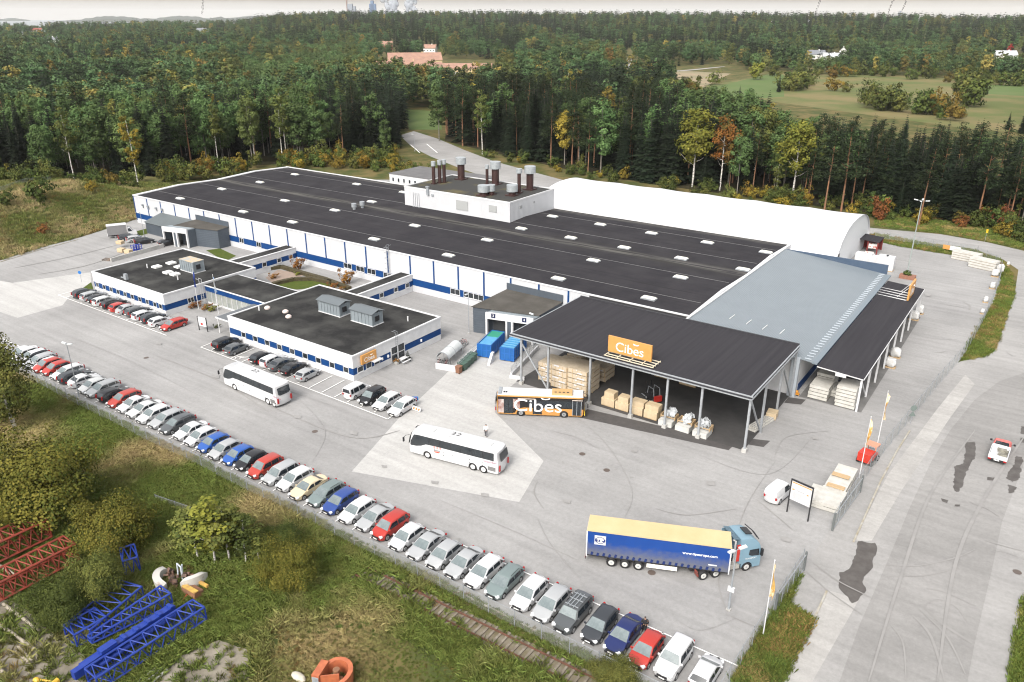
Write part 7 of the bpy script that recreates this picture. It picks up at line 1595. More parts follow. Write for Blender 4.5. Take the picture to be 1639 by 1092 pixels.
for x in (-1.22, 1.22): m_ = MB(); m_.box(x-.06, x+.06, -.06, .06, 0, 4.25); m_.build('post', BLACKP, ib)
m_ = MB(); m_.box(-1.16, 1.16, -.07, .07, 4.1, 4.25); m_.build('top_bar', BLACKP, ib)
m_ = MB(); m_.box(-1.1, 1.1, -.045, -.032, 3.85, 3.97); m_.box(-1.0, -.75, -.045, -.032, 3.0, 3.15); m_.box(.65, .85, -.045, -.032, 2.98, 3.12); m_.build('amber_strip', YELLOW, ib)
m_ = MB(); m_.box(-1.0, 1.0, -.045, -.032, 3.35, 3.65); m_.build('grey_map', mat('map_grey', (.42, .45, .46), .6, (.55, .57, .57), 3), ib)
m_ = MB()
for i in range(8): m_.box(-.85, .4+.4*math.sin(i*2), -.045, -.032, 2.75-i*.1, 2.79-i*.1)
m_.box(-.5, .4, -.045, -.032, 3.05, 3.15); m_.build('text_lines', mat('ink_soft', (.35, .35, .36), .6), ib)
nb = thing('notice_board', 'white notice board on dark posts beside the entrance canopy', 'notice board', G(326, 530), R_(8))
m_ = MB(); m_.box(-.9, .9, -.03, .03, .9, 2.5); m_.build('panel', WHITE, nb)
for x in (-1, 1): m_ = MB(); m_.box(x-.06, x+.06, -.06, .06, 0, 2.6); m_.build('post', BLACKP, nb)
m_ = MB(); m_.box(-.4, .1, -.04, -.031, 1.1, 1.5); m_.build('poster', RED, nb)
def road_sign(label, p, parts_, hgt, cat='road sign'):
    r = thing('road_sign', label, cat, p); m_ = MB(); m_.tube([(0, 0, 0), (0, 0, hgt)], .035, 6); m_.build('post', GALV, r)
    for z, w, h, mm, shape in parts_:
        m_ = MB()
        if shape == 'disc': m_.tube([(0, -.05, z), (0, -.03, z)], w/2, 18)
        elif shape == 'tri': m_.add([(-w/2, -.05, z-h/2), (w/2, -.05, z-h/2), (0, -.05, z+h/2), (-w/2, -.03, z-h/2), (w/2, -.03, z-h/2), (0, -.03, z+h/2)], [(0, 1, 2), (5, 4, 3), (0, 3, 4, 1), (1, 4, 5, 2), (2, 5, 3, 0)])
        else: m_.box(-w/2, w/2, -.05, -.03, z-h/2, z+h/2)
        m_.build('plate', mm, r)
    r.rotation_euler[2] = R_(35); return r
gb = mat('sign_back', (.12, .15, .14), .6)
road_sign('round and triangular road signs seen from the back, by the road fence', G(1457, 678), [(2.3, .85, .85, gb, 'disc'), (1.5, .95, .8, gb, 'tri')], 2.7)
road_sign('small blue sign at the corner bay of the car park', G(665, 648), [(1.0, .9, .6, mat('sign_blue', (.02, .13, .38), .4), 'box')], 1.3, 'sign')
bs = thing('barrier_board', 'white and orange warning board lying before the corner bay', 'sign', G(667, 658), R_(0)); m_ = MB(); m_.obox((0, 0, .35), 1.5, .1, .55, 0, 0, -.5); m_.build('panel', WHITE, bs)
for x in (-.45, 0, .45): m_ = MB(); m_.obox((x, -.065, .35), .28, .02, .28, 0, 0, -.5); m_.build('stripe', mat('warning_orange', (.50, .14, .03), .5), bs)
road_sign('small blue sign on a post at the corner of the far office', G(131, 452), [(2.1, .7, .7, MATS['sign_blue'], 'disc')], 2.4, 'sign')
road_sign('yellow marker post on the road verge before the pines', G(1576, 387), [(2.6, .5, .9, mat('marker_yellow', (.55, .34, .02), .5), 'box')], 3.0, 'sign'); 
bsn = thing('fence_banner', 'white and amber banner hanging on the back fence', 'banner', G(1522, 404), R_(-10)); m_ = MB(); m_.box(-1.9, -.4, -.04, .04, .5, 1.5); m_.build('panel', YELLOW, bsn); m_ = MB(); m_.box(-.4, 1.9, -.04, .04, .5, 1.5); m_.build('panel', WHITE, bsn)
# ------------------------------------------------------------------ goods, skips, bins
def crate(label, c, sx, sy, sz, rz=0, mm=None, pallet=True, group=None, name='crate', cat='crate', lidm=None):
    r = thing(name, label, cat, c, rz, group); z = 0
    if pallet:
        m_ = MB()
        for y in (-.42, 0, .42): m_.box(-sx/2, sx/2, y*sy-.06, y*sy+.06, 0, .09)
        for i in range(6): x = -sx/2+.06+i*(sx-.12)/5; m_.box(x-.06, x+.06, -sy/2, sy/2, .09, .13)
        m_.build('pallet', WOOD, r); z = .13
    m_ = MB(); m_.box(-sx/2, sx/2, -sy/2, sy/2, z, sz); m_.build('box', mm or CARD, r)
    m_ = MB(); m_.box(-sx/2-.004, sx/2+.004, -.06, .06, z+.01, sz+.004); m_.build('tape', lidm or mat('tape_tan', (.40, .29, .17), .5), r); return r
gq = 'cartons stacked at the canopy front'
for i, (px, py, z, sx, sy, sz, lab) in enumerate([(993, 655, 0, 2.0, 1.5, 1.15, 'lower carton on pallet at the end nearest the city bus'), (999, 640, 1.15, 1.5, 1.2, .95, 'upper carton at the end nearest the city bus'), (1012, 661, 0, 2.0, 1.5, 1.15, 'lower carton on pallet, second from the bus end'), (1020, 646, 1.15, 1.5, 1.2, .85, 'upper carton, second from the bus end'),
        (1031, 667, 0, 1.9, 1.5, 1.15, 'lower carton on pallet, third from the bus end'), (1037, 652, 1.15, 1.9, 1.3, .8, 'wide upper carton with round mark, third from the bus end'), (1051, 673, 0, 1.9, 1.5, 1.2, 'lower carton on pallet next to the wrapped goods'), (1056, 658, 1.2, 1.9, 1.3, .8, 'wide upper carton next to the wrapped goods')]):
    g = G(px, py, .3+z); crate(lab, (-44.8+i//2*2.15+.1*(i % 2), 87.3, z+.03), sx, sy, sz, rnd.uniform(-.03, .03), None, z == 0, gq, 'carton', 'carton')
for i, lab in enumerate(['white pallet of goods under clear wrap, next to the cartons', 'white pallet of goods under clear wrap, in the middle of three', 'white pallet of goods under clear wrap, farthest from the cartons']):
    x = -35.9+i*2.45; r = thing('wrapped_pallet', lab, 'pallet', (x, 87.0-.1*i, .03), 0, 'wrapped pallets at the canopy front')
    m_ = MB(); m_.box(-.95, .95, -1.1, .9, .0, .75); m_.build('white_base', mat('goods_white', (.50, .50, .485), .5, (.42, .42, .40), 1), r)
    m_ = MB()
    for a in (-.98, .98): m_.box(a-.05, a+.05, -.3, 1.0, .75, 1.25)
    m_.box(-.98, .98, .95, 1.05, .2, 1.2); m_.box(-.98, .98, -.35, -.27, 1.0, 1.12); m_.build('timber_frame', WOOD, r)
    V, Q, T = crown_leafy(300+i, 2.2, .9, .75, 14, 26, .30, 0); o = bpy.data.objects.new('plastic_wrap', mesh_np('plastic_wrap', V+np.array([0, .3, 0]), Q, T, [PLASTIC_WRAP])); COL.objects.link(o); o.parent = r
STK = mat('slatted_packs', (.48, .41, .31), .8, (.40, .33, .24), 1.5, stretch=(1, 1, 6))
def pack_stack(label, x0, x1, y0, y1, h, group, tiers=4):
    r = thing('timber_pack', label, 'pallet stack', ((x0+x1)/2, (y0+y1)/2, .03), 0, group); a, b = (x1-x0)/2, (y1-y0)/2; t = h/tiers
    for k in range(tiers):
        m_ = MB(); m_.box(-a, a, -b, b, k*t+.14, (k+1)*t-.01); o = m_.build('pack', STK, r)
        m_ = MB()
        for i in range(5): x = -a+.08+i*(2*a-.16)/4; m_.box(x-.05, x+.05, -b-.012, b+.012, k*t+.10, (k+1)*t-.04)
        for q in (-.8, 0, .8): m_.box(-a, a, q*b-.08, q*b+.08, k*t, k*t+.135)
        m_.build('battens', WOOD, o)
    m_ = MB()
    for k in range(tiers*2): m_.box(rnd.uniform(-a*.8, a*.6), 0, -b-.03, -b-.013, k*t/2+.2, k*t/2+.42) if k % 2 else m_.box(0, rnd.uniform(.2, a*.8), -b-.03, -b-.013, k*t/2+.2, k*t/2+.4)
    m_.build('paper_labels', WHITE, r); return r
gk = 'tall timber packs by the canopy'
pack_stack('tall slatted timber pack, outermost beside the dock railing', -57.4, -54.9, 88.2, 91.8, 3.0, gk); pack_stack('tall slatted timber pack in the middle, behind the city bus', -54.7, -52.0, 87.4, 91.2, 3.7, gk); pack_stack('tall slatted timber pack with open pallet ends, innermost behind the city bus', -51.8, -48.6, 87.2, 91.0, 3.9, gk, 5)
pack_stack('lower dark timber pack deeper under the canopy', -51.5, -48.8, 93.0, 96.0, 2.3, gk, 3); pack_stack('pale timber pack against the dock side of the canopy', -56.0, -53.4, 94.0, 97.0, 2.6, gk, 3)
for i, (x, y, z, sx, sz, lab) in enumerate([(-46.6, 101.3, 0, 2.6, 1.6, 'big carton deep under the canopy behind the amber sign'), (-42.6, 100.2, 0, 2.6, 1.3, 'pallet crate deep under the canopy, next to the forklift'), (-38.4, 99.8, 0, 2.5, 1.0, 'low crate with loose timber deep under the canopy')]): crate(lab, (x, y, .03), sx, 1.6, sz)
fk = thing('forklift', 'dark forklift with red rear standing under the canopy', 'forklift', (-40.6, 92.0, .03), R_(150))
m_ = MB(); m_.box(-1.1, .9, -.6, .6, .3, 1.0); m_.build('body', BLACKP, fk); m_ = MB(); m_.box(-1.45, -1.1, -.58, .58, .35, 1.15); m_.build('counterweight', RED, fk)
for y in (-.5, .5): m_ = MB(); m_.tube([(.6, y, 1.0), (.45, y, 2.1), (-.8, y, 2.1), (-1.0, y, 1.0)], .05, 6); m_.build('cage_bar', GALV, fk)
for y in (-.35, .35): m_ = MB(); m_.box(1.0, 1.12, y-.06, y+.06, .1, 2.6); m_.build('mast', BLACKP, fk); m_ = MB(); m_.box(1.12, 2.2, y-.08, y+.08, .08, .14); m_.build('fork', GALV, fk)
m_ = MB(); m_.box(-.7, -.1, -.35, .35, 1.0, 1.15); m_.obox((-.65, 0, 1.4), .12, .6, .55); m_.build('seat', BLACK, fk)
for x in (.6, -.85):
    for y in (-.55, .55): wheel(fk, x, y, .30, .2)
# skips in the dock bays
def skip(label, x, y0, y1, covered):
    r = thing('waste_skip', label, 'skip', (x, (y0+y1)/2, .03), R_(15), 'blue skips in the dock'); L = (y1-y0)/2; w = 1.15; h = 2.3; b = mat('skip_blue', (.010, .095, .30), .45, (.009, .085, .27), .7)
    m_ = MB(); m_.box(-w, w, -L, -L+.1, .2, h); m_.box(-w, w, L-.1, L, .2, h); m_.box(-w, -w+.1, -L+.1, L-.1, .2, h); m_.box(w-.1, w, -L+.1, L-.1, .2, h); m_.box(-w+.1, w-.1, -L+.1, L-.1, .2, .3); m_.build('body', b, r)
    m_ = MB()
    for x_ in (-w, -.42, .42, w): m_.box(x_-.07, x_+.07, -L-.07, -L-.003, .2, h)
    for z in (.22, 1.3, h-.1): m_.box(-w, w, -L-.05, -L-.002, z-.06, z+.06)
    for k in range(7): y = -L+.4+k*(2*L-.8)/6; m_.box(w+.003, w+.08, y-.06, y+.06, .2, h)
    m_.build('ribs', mat('skip_blue_dark', (.012, .10, .34), .5), r)
    m_ = MB()
    if covered:
        m_.box(-w+.1, w-.1, -L+.1, L-.1, h-.12, h-.02); m_.build('cover', mat('skip_cover', (.03, .19, .38), .5), r); m_ = MB()
        for k in range(5): y = -L+.5+k*.85; m_.box(-w+.05, w-.05, y-.09, y+.09, h-.01, h+.08)
        m_.build('cover_bars', mat('skip_bar', (.11, .28, .43), .5), r)
    else:
        m_.box(-w+.1, w-.1, -L+.1, .6, h-.35, h-.15); m_.build('fill', mat('tarp_blue', (.05, .22, .42), .5, (.08, .27, .44), 1.5), r); m_ = MB(); m_.box(-w+.1, w-.1, .6, L-.1, h-.3, h-.1); m_.build('tarpaulin', mat('tarp_green', (.02, .20, .13), .6), r)
skip('blue open skip with green tarpaulin in bay three', -69.7, 90.0, 96.2, False); skip('blue covered skip with cross bars in bay four', -65.9, 90.9, 97.0, True)
# bicycle shelter, bins, low walls, railings
bsx = thing('bicycle_shelter', 'translucent arched bicycle shelter behind the low white wall', 'bicycle shelter', (-72.9, 86.4, 0), R_(15))
m_ = MB(); n = 12; g = []
for j in range(7):
    for i in range(n+1): a = math.pi*(.04+.92*i/n); g.append((-1.05*math.cos(a), -2.6+j*5.2/6, 1.15+1.15*math.sin(a)))
m_.add(g, [(j*(n+1)+i, j*(n+1)+i+1, (j+1)*(n+1)+i+1, (j+1)*(n+1)+i) for j in range(6) for i in range(n)]); m_.build('arched_roof', mat('milky_polycarbonate', (.50, .52, .52), .3, (.40, .42, .42), 1), bsx, smooth=60)
for y in (-2.6, 0, 2.6):
    m_ = MB(); m_.tube([(-1.08*math.cos(a), y, 1.15+1.18*math.sin(a)) for a in np.linspace(.1, math.pi-.1, 9)], .04, 5); m_.tube([(-1.06, y, 0), (-1.06, y, 1.2)], .04, 5); m_.tube([(1.06, y, 0), (1.06, y, 1.2)], .04, 5); m_.build('hoop', GALV, bsx)
def bike(label, p, rz, col):
    r = thing('bicycle', label, 'bicycle', p, rz, 'bicycles by the shelter')
    for x in (-.52, .52):
        m_ = MB(); m_.tube([(x+.33*math.cos(a), 0, .35+.33*math.sin(a)) for a in np.linspace(0, 2*math.pi, 17)], .025, 5, cap=False); w = m_.build('wheel', BLACK, r)
        m_ = MB()
        for k in range(5): a = k*math.pi/5; m_.beam((x-.31*math.cos(a), 0, .35-.31*math.sin(a)), (x+.31*math.cos(a), 0, .35+.31*math.sin(a)), .008)
        m_.build('spokes', GALV, w)
    m_ = MB(); A, B, C, D = (-.52, 0, .35), (-.02, 0, .32), (-.18, 0, .85), (.40, 0, .88)
    for a, b in ((A, B), (A, C), (B, C), (B, D), (C, D), (D, (.52, 0, .35))): m_.tube([a, b], .022, 5)
    m_.tube([(-.18, 0, .85), (-.2, 0, .98)], .018, 5); m_.tube([D, (.36, 0, 1.05)], .018, 5); m_.build('frame', col, r)
    m_ = MB(); m_.obox((-.2, 0, 1.0), .26, .14, .06); m_.build('saddle', BLACK, r); m_ = MB(); m_.tube([(.28, -.28, 1.04), (.38, 0, 1.06), (.28, .28, 1.04)], .016, 5); m_.build('handlebar', BLACKP, r)
bc = [mat('bike_red', (.25, .04, .04), .4), mat('bike_grey', (.15, .16, .17), .4), mat('bike_dark', (.03, .03, .035), .4)]
for i in range(5): bike('bicycle in the end of the arched shelter, near the white wall', (-73.1+i*.40, 83.9+.12*i, 0), R_(105)+rnd.uniform(-.1, .1), bc[i % 3])
for i in range(6): bike('bicycle in the open rack between shelter and dock', (-74.2-.16*i, 89.6+i*.6, 0), R_(25)+rnd.uniform(-.2, .2), bc[(i+1) % 3])
lw = thing('retaining_wall', 'low white wall at the bicycle shelter and bins', 'wall', (-72.4, 82.5, 0), R_(15)); m_ = MB(); m_.box(-.1, 3.6, 0, .22, 0, .95); m_.box(3.6, 3.82, 0, 8.6, 0, 1.0); m_.build('wall_face', WHITE, lw)
m_ = MB()
for z in (1.25, 1.6, 1.95): m_.tube([(3.7, .1, z), (3.7, 11.5, z)], .03, 5)
for k in range(7): m_.tube([(3.7, .1+k*1.9, .9), (3.7, .1+k*1.9, 2.0)], .03, 5)
m_.build('railing', GALV, lw)
rl = thing('dock_railing', 'sloping white kerb wall with steel railing beside the canopy', 'railing', (-61.2, 86.6, 0), R_(13)); m_ = MB(); m_.box(-.15, .15, 0, 11.5, 0, .75); m_.box(-.15, 2.2, -.3, 0, 0, .5); m_.build('kerb_wall', WHITE, rl)
m_ = MB()
for z in (1.0, 1.35, 1.7): m_.tube([(0, .1, z), (0, 11.4, z)], .035, 5)
for k in range(7): m_.tube([(0, .1+k*1.88, .7), (0, .1+k*1.88, 1.75)], .035, 5)
m_.build('railing', GALV, rl)
bo = thing('bollard_wedge', 'white concrete wedge standing between the two blue skips', 'bollard', (-66.9, 89.2, 0), R_(15)); m_ = MB(); m_.add([(-.2, -1.2, 0), (.2, -1.2, 0), (.2, 1.0, 0), (-.2, 1.0, 0), (-.2, .4, 1.5), (.2, .4, 1.5), (.2, 1.0, 1.5), (-.2, 1.0, 1.5)], [(0, 3, 2, 1), (4, 5, 6, 7), (0, 1, 5, 4), (2, 3, 7, 6), (1, 2, 6, 5), (3, 0, 4, 7)]); m_.build('wedge', WHITE, bo)
def bin_(label, p, mm, w=1.1, d=.75, h=1.1):
    r = thing('wheelie_bin', label, 'bin', p, 0, None); m_ = MB(); a, b = w/2, d/2; k = .86
    m_.add([(-a*k, -b*k, .1), (a*k, -b*k, .1), (a*k, b*k, .1), (-a*k, b*k, .1), (-a, -b, h), (a, -b, h), (a, b, h), (-a, b, h)], [(0, 3, 2, 1), (4, 5, 6, 7), (0, 1, 5, 4), (1, 2, 6, 5), (2, 3, 7, 6), (3, 0, 4, 7)]); m_.build('body', mm, r)
    m_ = MB(); m_.obox((0, 0, h+.05), w+.08, d+.08, .09, 0, 0, .06); m_.build('lid', mm, r)
    for x in (-a*.7, a*.7): m_ = MB(); m_.tube([(x-.05, -b*.7, .1), (x+.05, -b*.7, .1)], .1, 10); m_.build('wheel', BLACK, r)
gn = mat('bin_green', (.045, .085, .065), .5)
for i, l in enumerate(['green bin nearest the brown bin, beside the low white wall', 'green bin second from the brown bin by the white wall', 'green bin in the middle of the row by the white wall', 'green bin last in the row, nearest the blue skip']): bin_(l, (-68.9-.3*i, 84.6+i*1.2, 0), gn, 1.3, .95, 1.15)
bin_('brown bin at the corner of the low white wall', (-68.6, 83.3, 0), mat('bin_brown', (.18, .085, .05), .6), .8, .8, 1.1)
# goods by the road fence and behind
WP = mat('white_crating', (.47, .46, .43), .6, (.38, .37, .34), 1.2)
def flat_stack(label, c, sx, sy, tiers, t, rz=0, group=None, mm=None):
    r = thing('board_stack', label, 'board stack', c, rz, group)
    for k in range(tiers):
        m_ = MB(); dx = rnd.uniform(-.06, .06); m_.box(-sx/2+dx, sx/2+dx, -sy/2, sy/2, k*t+.10, (k+1)*t); o = m_.build('board_pack', mm or WP, r)
        m_ = MB()
        for q in (-.4, 0, .4): m_.box(-sx/2+.05, sx/2-.05, q*sy-.05, q*sy+.05, k*t, k*t+.098)
        m_.build('bearers', WOOD, o)
    return r
c0 = G(1328, 800)
flat_stack('big white crate with pale top, nearest the information board', G(1308, 800), 2.0, 3.6, 2, .42, R_(0)); flat_stack('white board stack at the fence, nearest the yard mouth', G(1328, 806), 2.6, 3.6, 2, .48); flat_stack('white board stack with tan battens, second from the yard mouth', G(1340, 785), 2.3, 2.8, 3, .36)
pt = flat_stack('white board stack with tan boards on top, farthest from the yard mouth', G(1350, 768), 2.2, 2.6, 3, .40)
for i, p in enumerate([(1338, 778), (1346, 762)]): g = G(p[0], p[1], 1.2); tag((lambda o: o)(MB().obox((g.x, g.y, 1.15 if i == 0 else 1.27), 1.9, .7, .12).build('plank_bundle', WOOD)), 'tan plank bundle on the '+('nearer' if i == 0 else 'farther')+' white board stack by the fence', 'planks')
for i, (x, y, t, sx, lab) in enumerate([(-21.6, 107.0, 4, 2.6, 'white board stack beside the annex wall under the lean-to'), (-21.7, 110.6, 5, 2.4, 'taller white board stack behind, under the lean-to'), (-20.2, 109.2, 2, 1.4, 'low white board stack between the two lean-to stacks'), (-17.9, 106.6, 6, 2.6, 'tall white board stack at the lean-to corner post')]): flat_stack(lab, (x, y, .03), sx, 3.2, t, .52)
sr = thing('storage_rack', 'dark storage rack under the lean-to roof', 'rack', (-19.4, 112.5, .03)); m_ = MB()
for x in (-1.5, 1.5):
    for y in (-.5, .5): m_.box(x-.05, x+.05, y-.05, y+.05, 0, 4.2)
for z in (.8, 1.7, 2.6, 3.5, 4.15): m_.box(-1.5, 1.5, -.55, -.45, z-.06, z+.06); m_.box(-1.5, 1.5, .45, .55, z-.06, z+.06)
m_.build('rack_frame', mat('rack_navy', (.02, .025, .05), .5), sr)
m_ = MB()
for i in range(14): m_.box(-1.4+.2*i, -1.28+.2*i, -.4, .4, .9, 1.0+.5*(i % 3))
m_.build('racked_goods', mat('dark_goods', (.04, .04, .05), .6, (.12, .12, .12), 2), sr)
def bundle(label, c, r_, n, seed, group='white wrapped bundles by the fence and lean-to', w=1.3, rz=0):
    r = thing('wrapped_bundle', label, 'bundle', c, rz, None); rr = random.Random(seed)
    m_ = MB(); m_.box(-w*.55, w*.55, -.5, .5, 0, .14); m_.build('pallet', WOOD, r)
    bm = bmesh.new(); bmesh.ops.create_icosphere(bm, subdivisions=3, radius=1)
    from mathutils import noise
    for v in bm.verts:
        k = 1+.28*noise.noise(v.co*1.7+Vector((seed, 0, 0)))+.12*noise.noise(v.co*4+Vector((0, seed, 0))); q = v.co
        v.co = Vector((math.copysign(abs(q.x)**.6, q.x)*w*.5*k, math.copysign(abs(q.y)**.6, q.y)*.55*k, .14+r_*.5+math.copysign(abs(q.z)**.6, q.z)*r_*.5*k))
    me = bpy.data.meshes.new('cover'); bm.to_mesh(me); bm.free(); me.polygons.foreach_set('use_smooth', [True]*len(me.polygons)); me.materials.append(mat('white_wrap', (.50, .50, .495), .35, (.42, .42, .41), 2)); o = bpy.data.objects.new('cover', me); COL.objects.link(o); o.parent = r
for i, (px, py, lab) in enumerate([(1432, 572, 'white wrapped bundle on a pallet at a lean-to post, upper of two'), (1424, 588, 'white wrapped bundle at a lean-to post, nearest the viewer'), (1470, 502, 'white frame bundle by the farthest lean-to posts'), (1462, 512, 'white bundle just inside the farthest lean-to posts')]): bundle(lab, G(px, py), 1.5, 0, i+1, w=1.5)
for i, (px, py, lab, s) in enumerate([(1592, 443, 'white wrapped bundle at the fence corner, first of the pair', 2.0), (1600, 436, 'white wrapped bundle at the fence corner, second of the pair', 2.2), (1588, 462, 'tan and white bundle leaning at the fence below the corner', 1.6), (1577, 484, 'white sack on the fence line farther down', 1.3), (1572, 502, 'small white sack last along the fence', 1.0), (1613, 425, 'round white sack on the grass outside the fence corner', .9)]): bundle(lab, G(px, py), s*.75, 0, 10+i, w=s*.62)
flat_stack('long white board stack by the back fence, nearer the tent', G(1546, 417), 5.6, 2.0, 4, .5, R_(-14)); flat_stack('long white board stack by the back fence, nearer the road bend', G(1573, 430), 5.4, 2.0, 4, .55, R_(-18))
for i, (px, py, lab) in enumerate([(1376, 420, 'white wrapped stack in the row beyond the annex, first from the tent'), (1388, 423, 'white wrapped stack second from the tent beyond the annex'), (1399, 426, 'white wrapped stack third from the tent beyond the annex'), (1411, 431, 'taller white wrapped stack near the annex corner'), (1421, 433, 'taller white wrapped stack at the end beyond the annex')]):
    g = G(px, py); h = 2.2 if i < 3 else 3.0; r = thing('wrapped_stack', lab, 'wrapped stack', (g.x, g.y, .03)); m_ = MB(); m_.box(-1.0, 1.0, -.9, .9, .14, h); m_.build('wrap', mat('bright_wrap', (.55, .555, .565), .4, (.46, .465, .475), 1.5), r); m_ = MB(); m_.box(-1.05, 1.05, -.95, .95, 0, .13); m_.build('pallet', WOOD, r); m_ = MB(); m_.box(-.8, .9, -.7, .8, h, h+.08); m_.build('top_sheet', MATS['bright_wrap'], r)
for i, (px, py, z, lab) in enumerate([(1383, 404, 0, 'red and white packing stack at the shed front, lower'), (1388, 398, 1.2, 'red and white packing stack at the shed front, upper')]): g = G(px, py+4); crate(lab, (g.x+1.2, g.y-1.2, .03+z), 1.8, 1.2, 1.1, .2, mat('red_white_pack', (.60, .58, .56), .6, (.36, .08, .06), 1.6, lo=.5, hi=.6), False)
g = G(1214, 690); lp = thing('plank_bundle', 'white planks bundle lying beside the canopy corner post', 'planks', (g.x-.3, g.y+1.8, .03), R_(78)); m_ = MB()
for k in range(4): m_.obox((0, -.5+.3*k, .12), 5.0, .26, .2); m_.obox((.2, -.4+.3*k, .36), 4.6, .22, .2)
m_.build('planks', WP, lp); g = G(1232, 672); crate('tan crate at the head of the white planks by the canopy corner', (g.x, g.y+.8, .03), 1.3, 1.6, .9, .1)
og = thing('pump_unit', 'small orange pump unit by the annex corner column', 'machine', G(1272, 632)); m_ = MB(); m_.box(-.6, .6, -.3, .3, .15, .35); m_.tube([(-.4, 0, .55), (.4, 0, .55)], .22, 10); m_.build('pump_body', mat('pump_orange', (.50, .22, .03), .5), og); m_ = MB(); m_.tube([(-.3, -.3, .12), (-.3, .3, .12)], .12, 8); m_.tube([(.4, -.3, .12), (.4, .3, .12)], .12, 8); m_.build('rollers', BLACK, og)
# red machine by the flagpoles
rm = thing('site_machine', 'small red wheeled machine parked by the amber flagpoles', 'machine', G(1388, 738), R_(80)); m_ = MB(); m_.box(-1.5, .1, -.75, .75, .5, 1.6); m_.build('hood', mat('machine_red', (.46, .035, .02), .45, (.40, .03, .018), 1.5), rm)
m_ = MB(); m_.box(.2, 1.5, -.7, .7, .6, .8); m_.build('deck', MATS['machine_red'], rm); m_ = MB()
for x in (.3, 1.4):
    for y in (-.62, .62): m_.box(x-.05, x+.05, y-.05, y+.05, .8, 2.0)
m_.box(.2, 1.5, -.7, .7, 2.0, 2.06); m_.build('cage', mat('machine_salmon', (.52, .22, .14), .5), rm); m_ = MB(); m_.box(.4, 1.2, -.4, .4, .8, 1.3); m_.build('engine', GALV, rm)
for x in (-.9, .9):
    for y in (-.8, .8): wheel(rm, x, y, .36, .25)
# dock A yard goods and ramp wall
gw = thing('ramp_wall', 'low concrete ramp wall in front of the open slate dock', 'wall', G(178, 420)); a = gw.location; b = G(262, 396); m_ = MB(); m_.beam(Vector((0, 0, .45)), (b-a)+Vector((0, 0, .45)), .3, .9); m_.build('wall_face', CONC, gw)
for px, py, z, lab in [(195, 402, 0, 'lower tan crate on the ramp edge'), (194, 395, .9, 'upper tan crate on the ramp edge'), (206, 404, 0, 'low tan crate lying beside the stacked pair')]: g = G(px, py+1.5); crate(lab, (g.x, g.y, z+.02), 1.5, 1.2, .85 if z == 0 else .7, .3, None, True)
for i, px in enumerate((215, 219, 223)):
    g = G(px, 401-i*.6); r = thing('blue_rack', ['blue stillage nearest the tan crates', 'blue stillage in the middle by the ramp', 'blue stillage nearest the dock'][i], 'stillage', (g.x, g.y, 0)); m_ = MB()
    for x in (-.5, .5):
        for y in (-.4, .4): m_.box(x-.05, x+.05, y-.05, y+.05, 0, 1.3)
    for z in (.15, .7, 1.25): m_.box(-.5, .5, -.42, -.36, z-.04, z+.04); m_.box(-.5, .5, .36, .42, z-.04, z+.04)
    m_.box(-.5, .5, -.4, .4, .1, .16); m_.build('frame', mat('stillage_blue', (.012, .03, .28), .5), r)
g = G(236, 389); crate('small amber crate beside the black estate car', (g.x, g.y, .02), 1.6, .8, .45, .4, YELLOW, False)
g = G(173, 417); jk = thing('scrap_frame', 'dark steel frame lying at the ramp wall end', 'scrap', (g.x, g.y, 0), .3); m_ = MB()
for k in range(5): m_.beam((-1.2, -.6+.3*k, .15+.05*k), (1.2, -.5+.3*k, .2), .09)
m_.beam((-1, -.7, .25), (-.9, .8, .3), .1); m_.beam((1, -.7, .25), (.9, .8, .3), .1); m_.build('bars', mat('scrap_steel', (.10, .10, .10), .6, (.18, .12, .08), 2), jk)
# bench, table, parasol base by the office door
g = G(646, 580); tb = thing('picnic_table', 'white picnic table with benches outside the office door', 'table', (g.x, g.y, 0), R_(90)); m_ = MB(); m_.box(-.9, .9, -.4, .4, .70, .76); m_.build('tabletop', WHITE, tb)
for y in (-.75, .75): m_ = MB(); m_.box(-.9, .9, y-.14, y+.14, .42, .47); m_.build('bench', WHITE, tb)
for x in (-.7, .7): m_ = MB(); m_.beam((x, -.8, 0), (x, 0, .7), .08); m_.beam((x, .8, 0), (x, 0, .7), .08); m_.build('leg', GALV, tb)
g = G(635, 583); fp = thing('flower_tub', 'tub with red flowers beside the picnic table', 'planter', (g.x, g.y, 0)); m_ = MB(); m_.tube([(0, 0, 0), (0, 0, .5)], [.35, .45], 12); m_.build('tub', CONC, fp); V, Q, T = crown_leafy(77, .95, .35, .5, 8, 20, .09, 0); o = bpy.data.objects.new('flowers', mesh_np('flowers', V, Q, T, [LEAF['redbush']])); COL.objects.link(o); o.parent = fp
g = G(653, 577); gp_ = thing('potted_conifer', 'small dark potted conifer by the picnic table', 'pot plant', (g.x, g.y, 0)); m_ = MB(); m_.tube([(0, 0, 0), (0, 0, .4)], [.22, .3], 10); m_.build('pot', CONC, gp_); V, Q, T = crown_spruce(8, 1.3, .45, 9, 7, .0, False); o = bpy.data.objects.new('needles', mesh_np('needles', V+np.array([0, 0, .35]), Q, T, [LEAF['spruce']])); COL.objects.link(o); o.parent = gp_
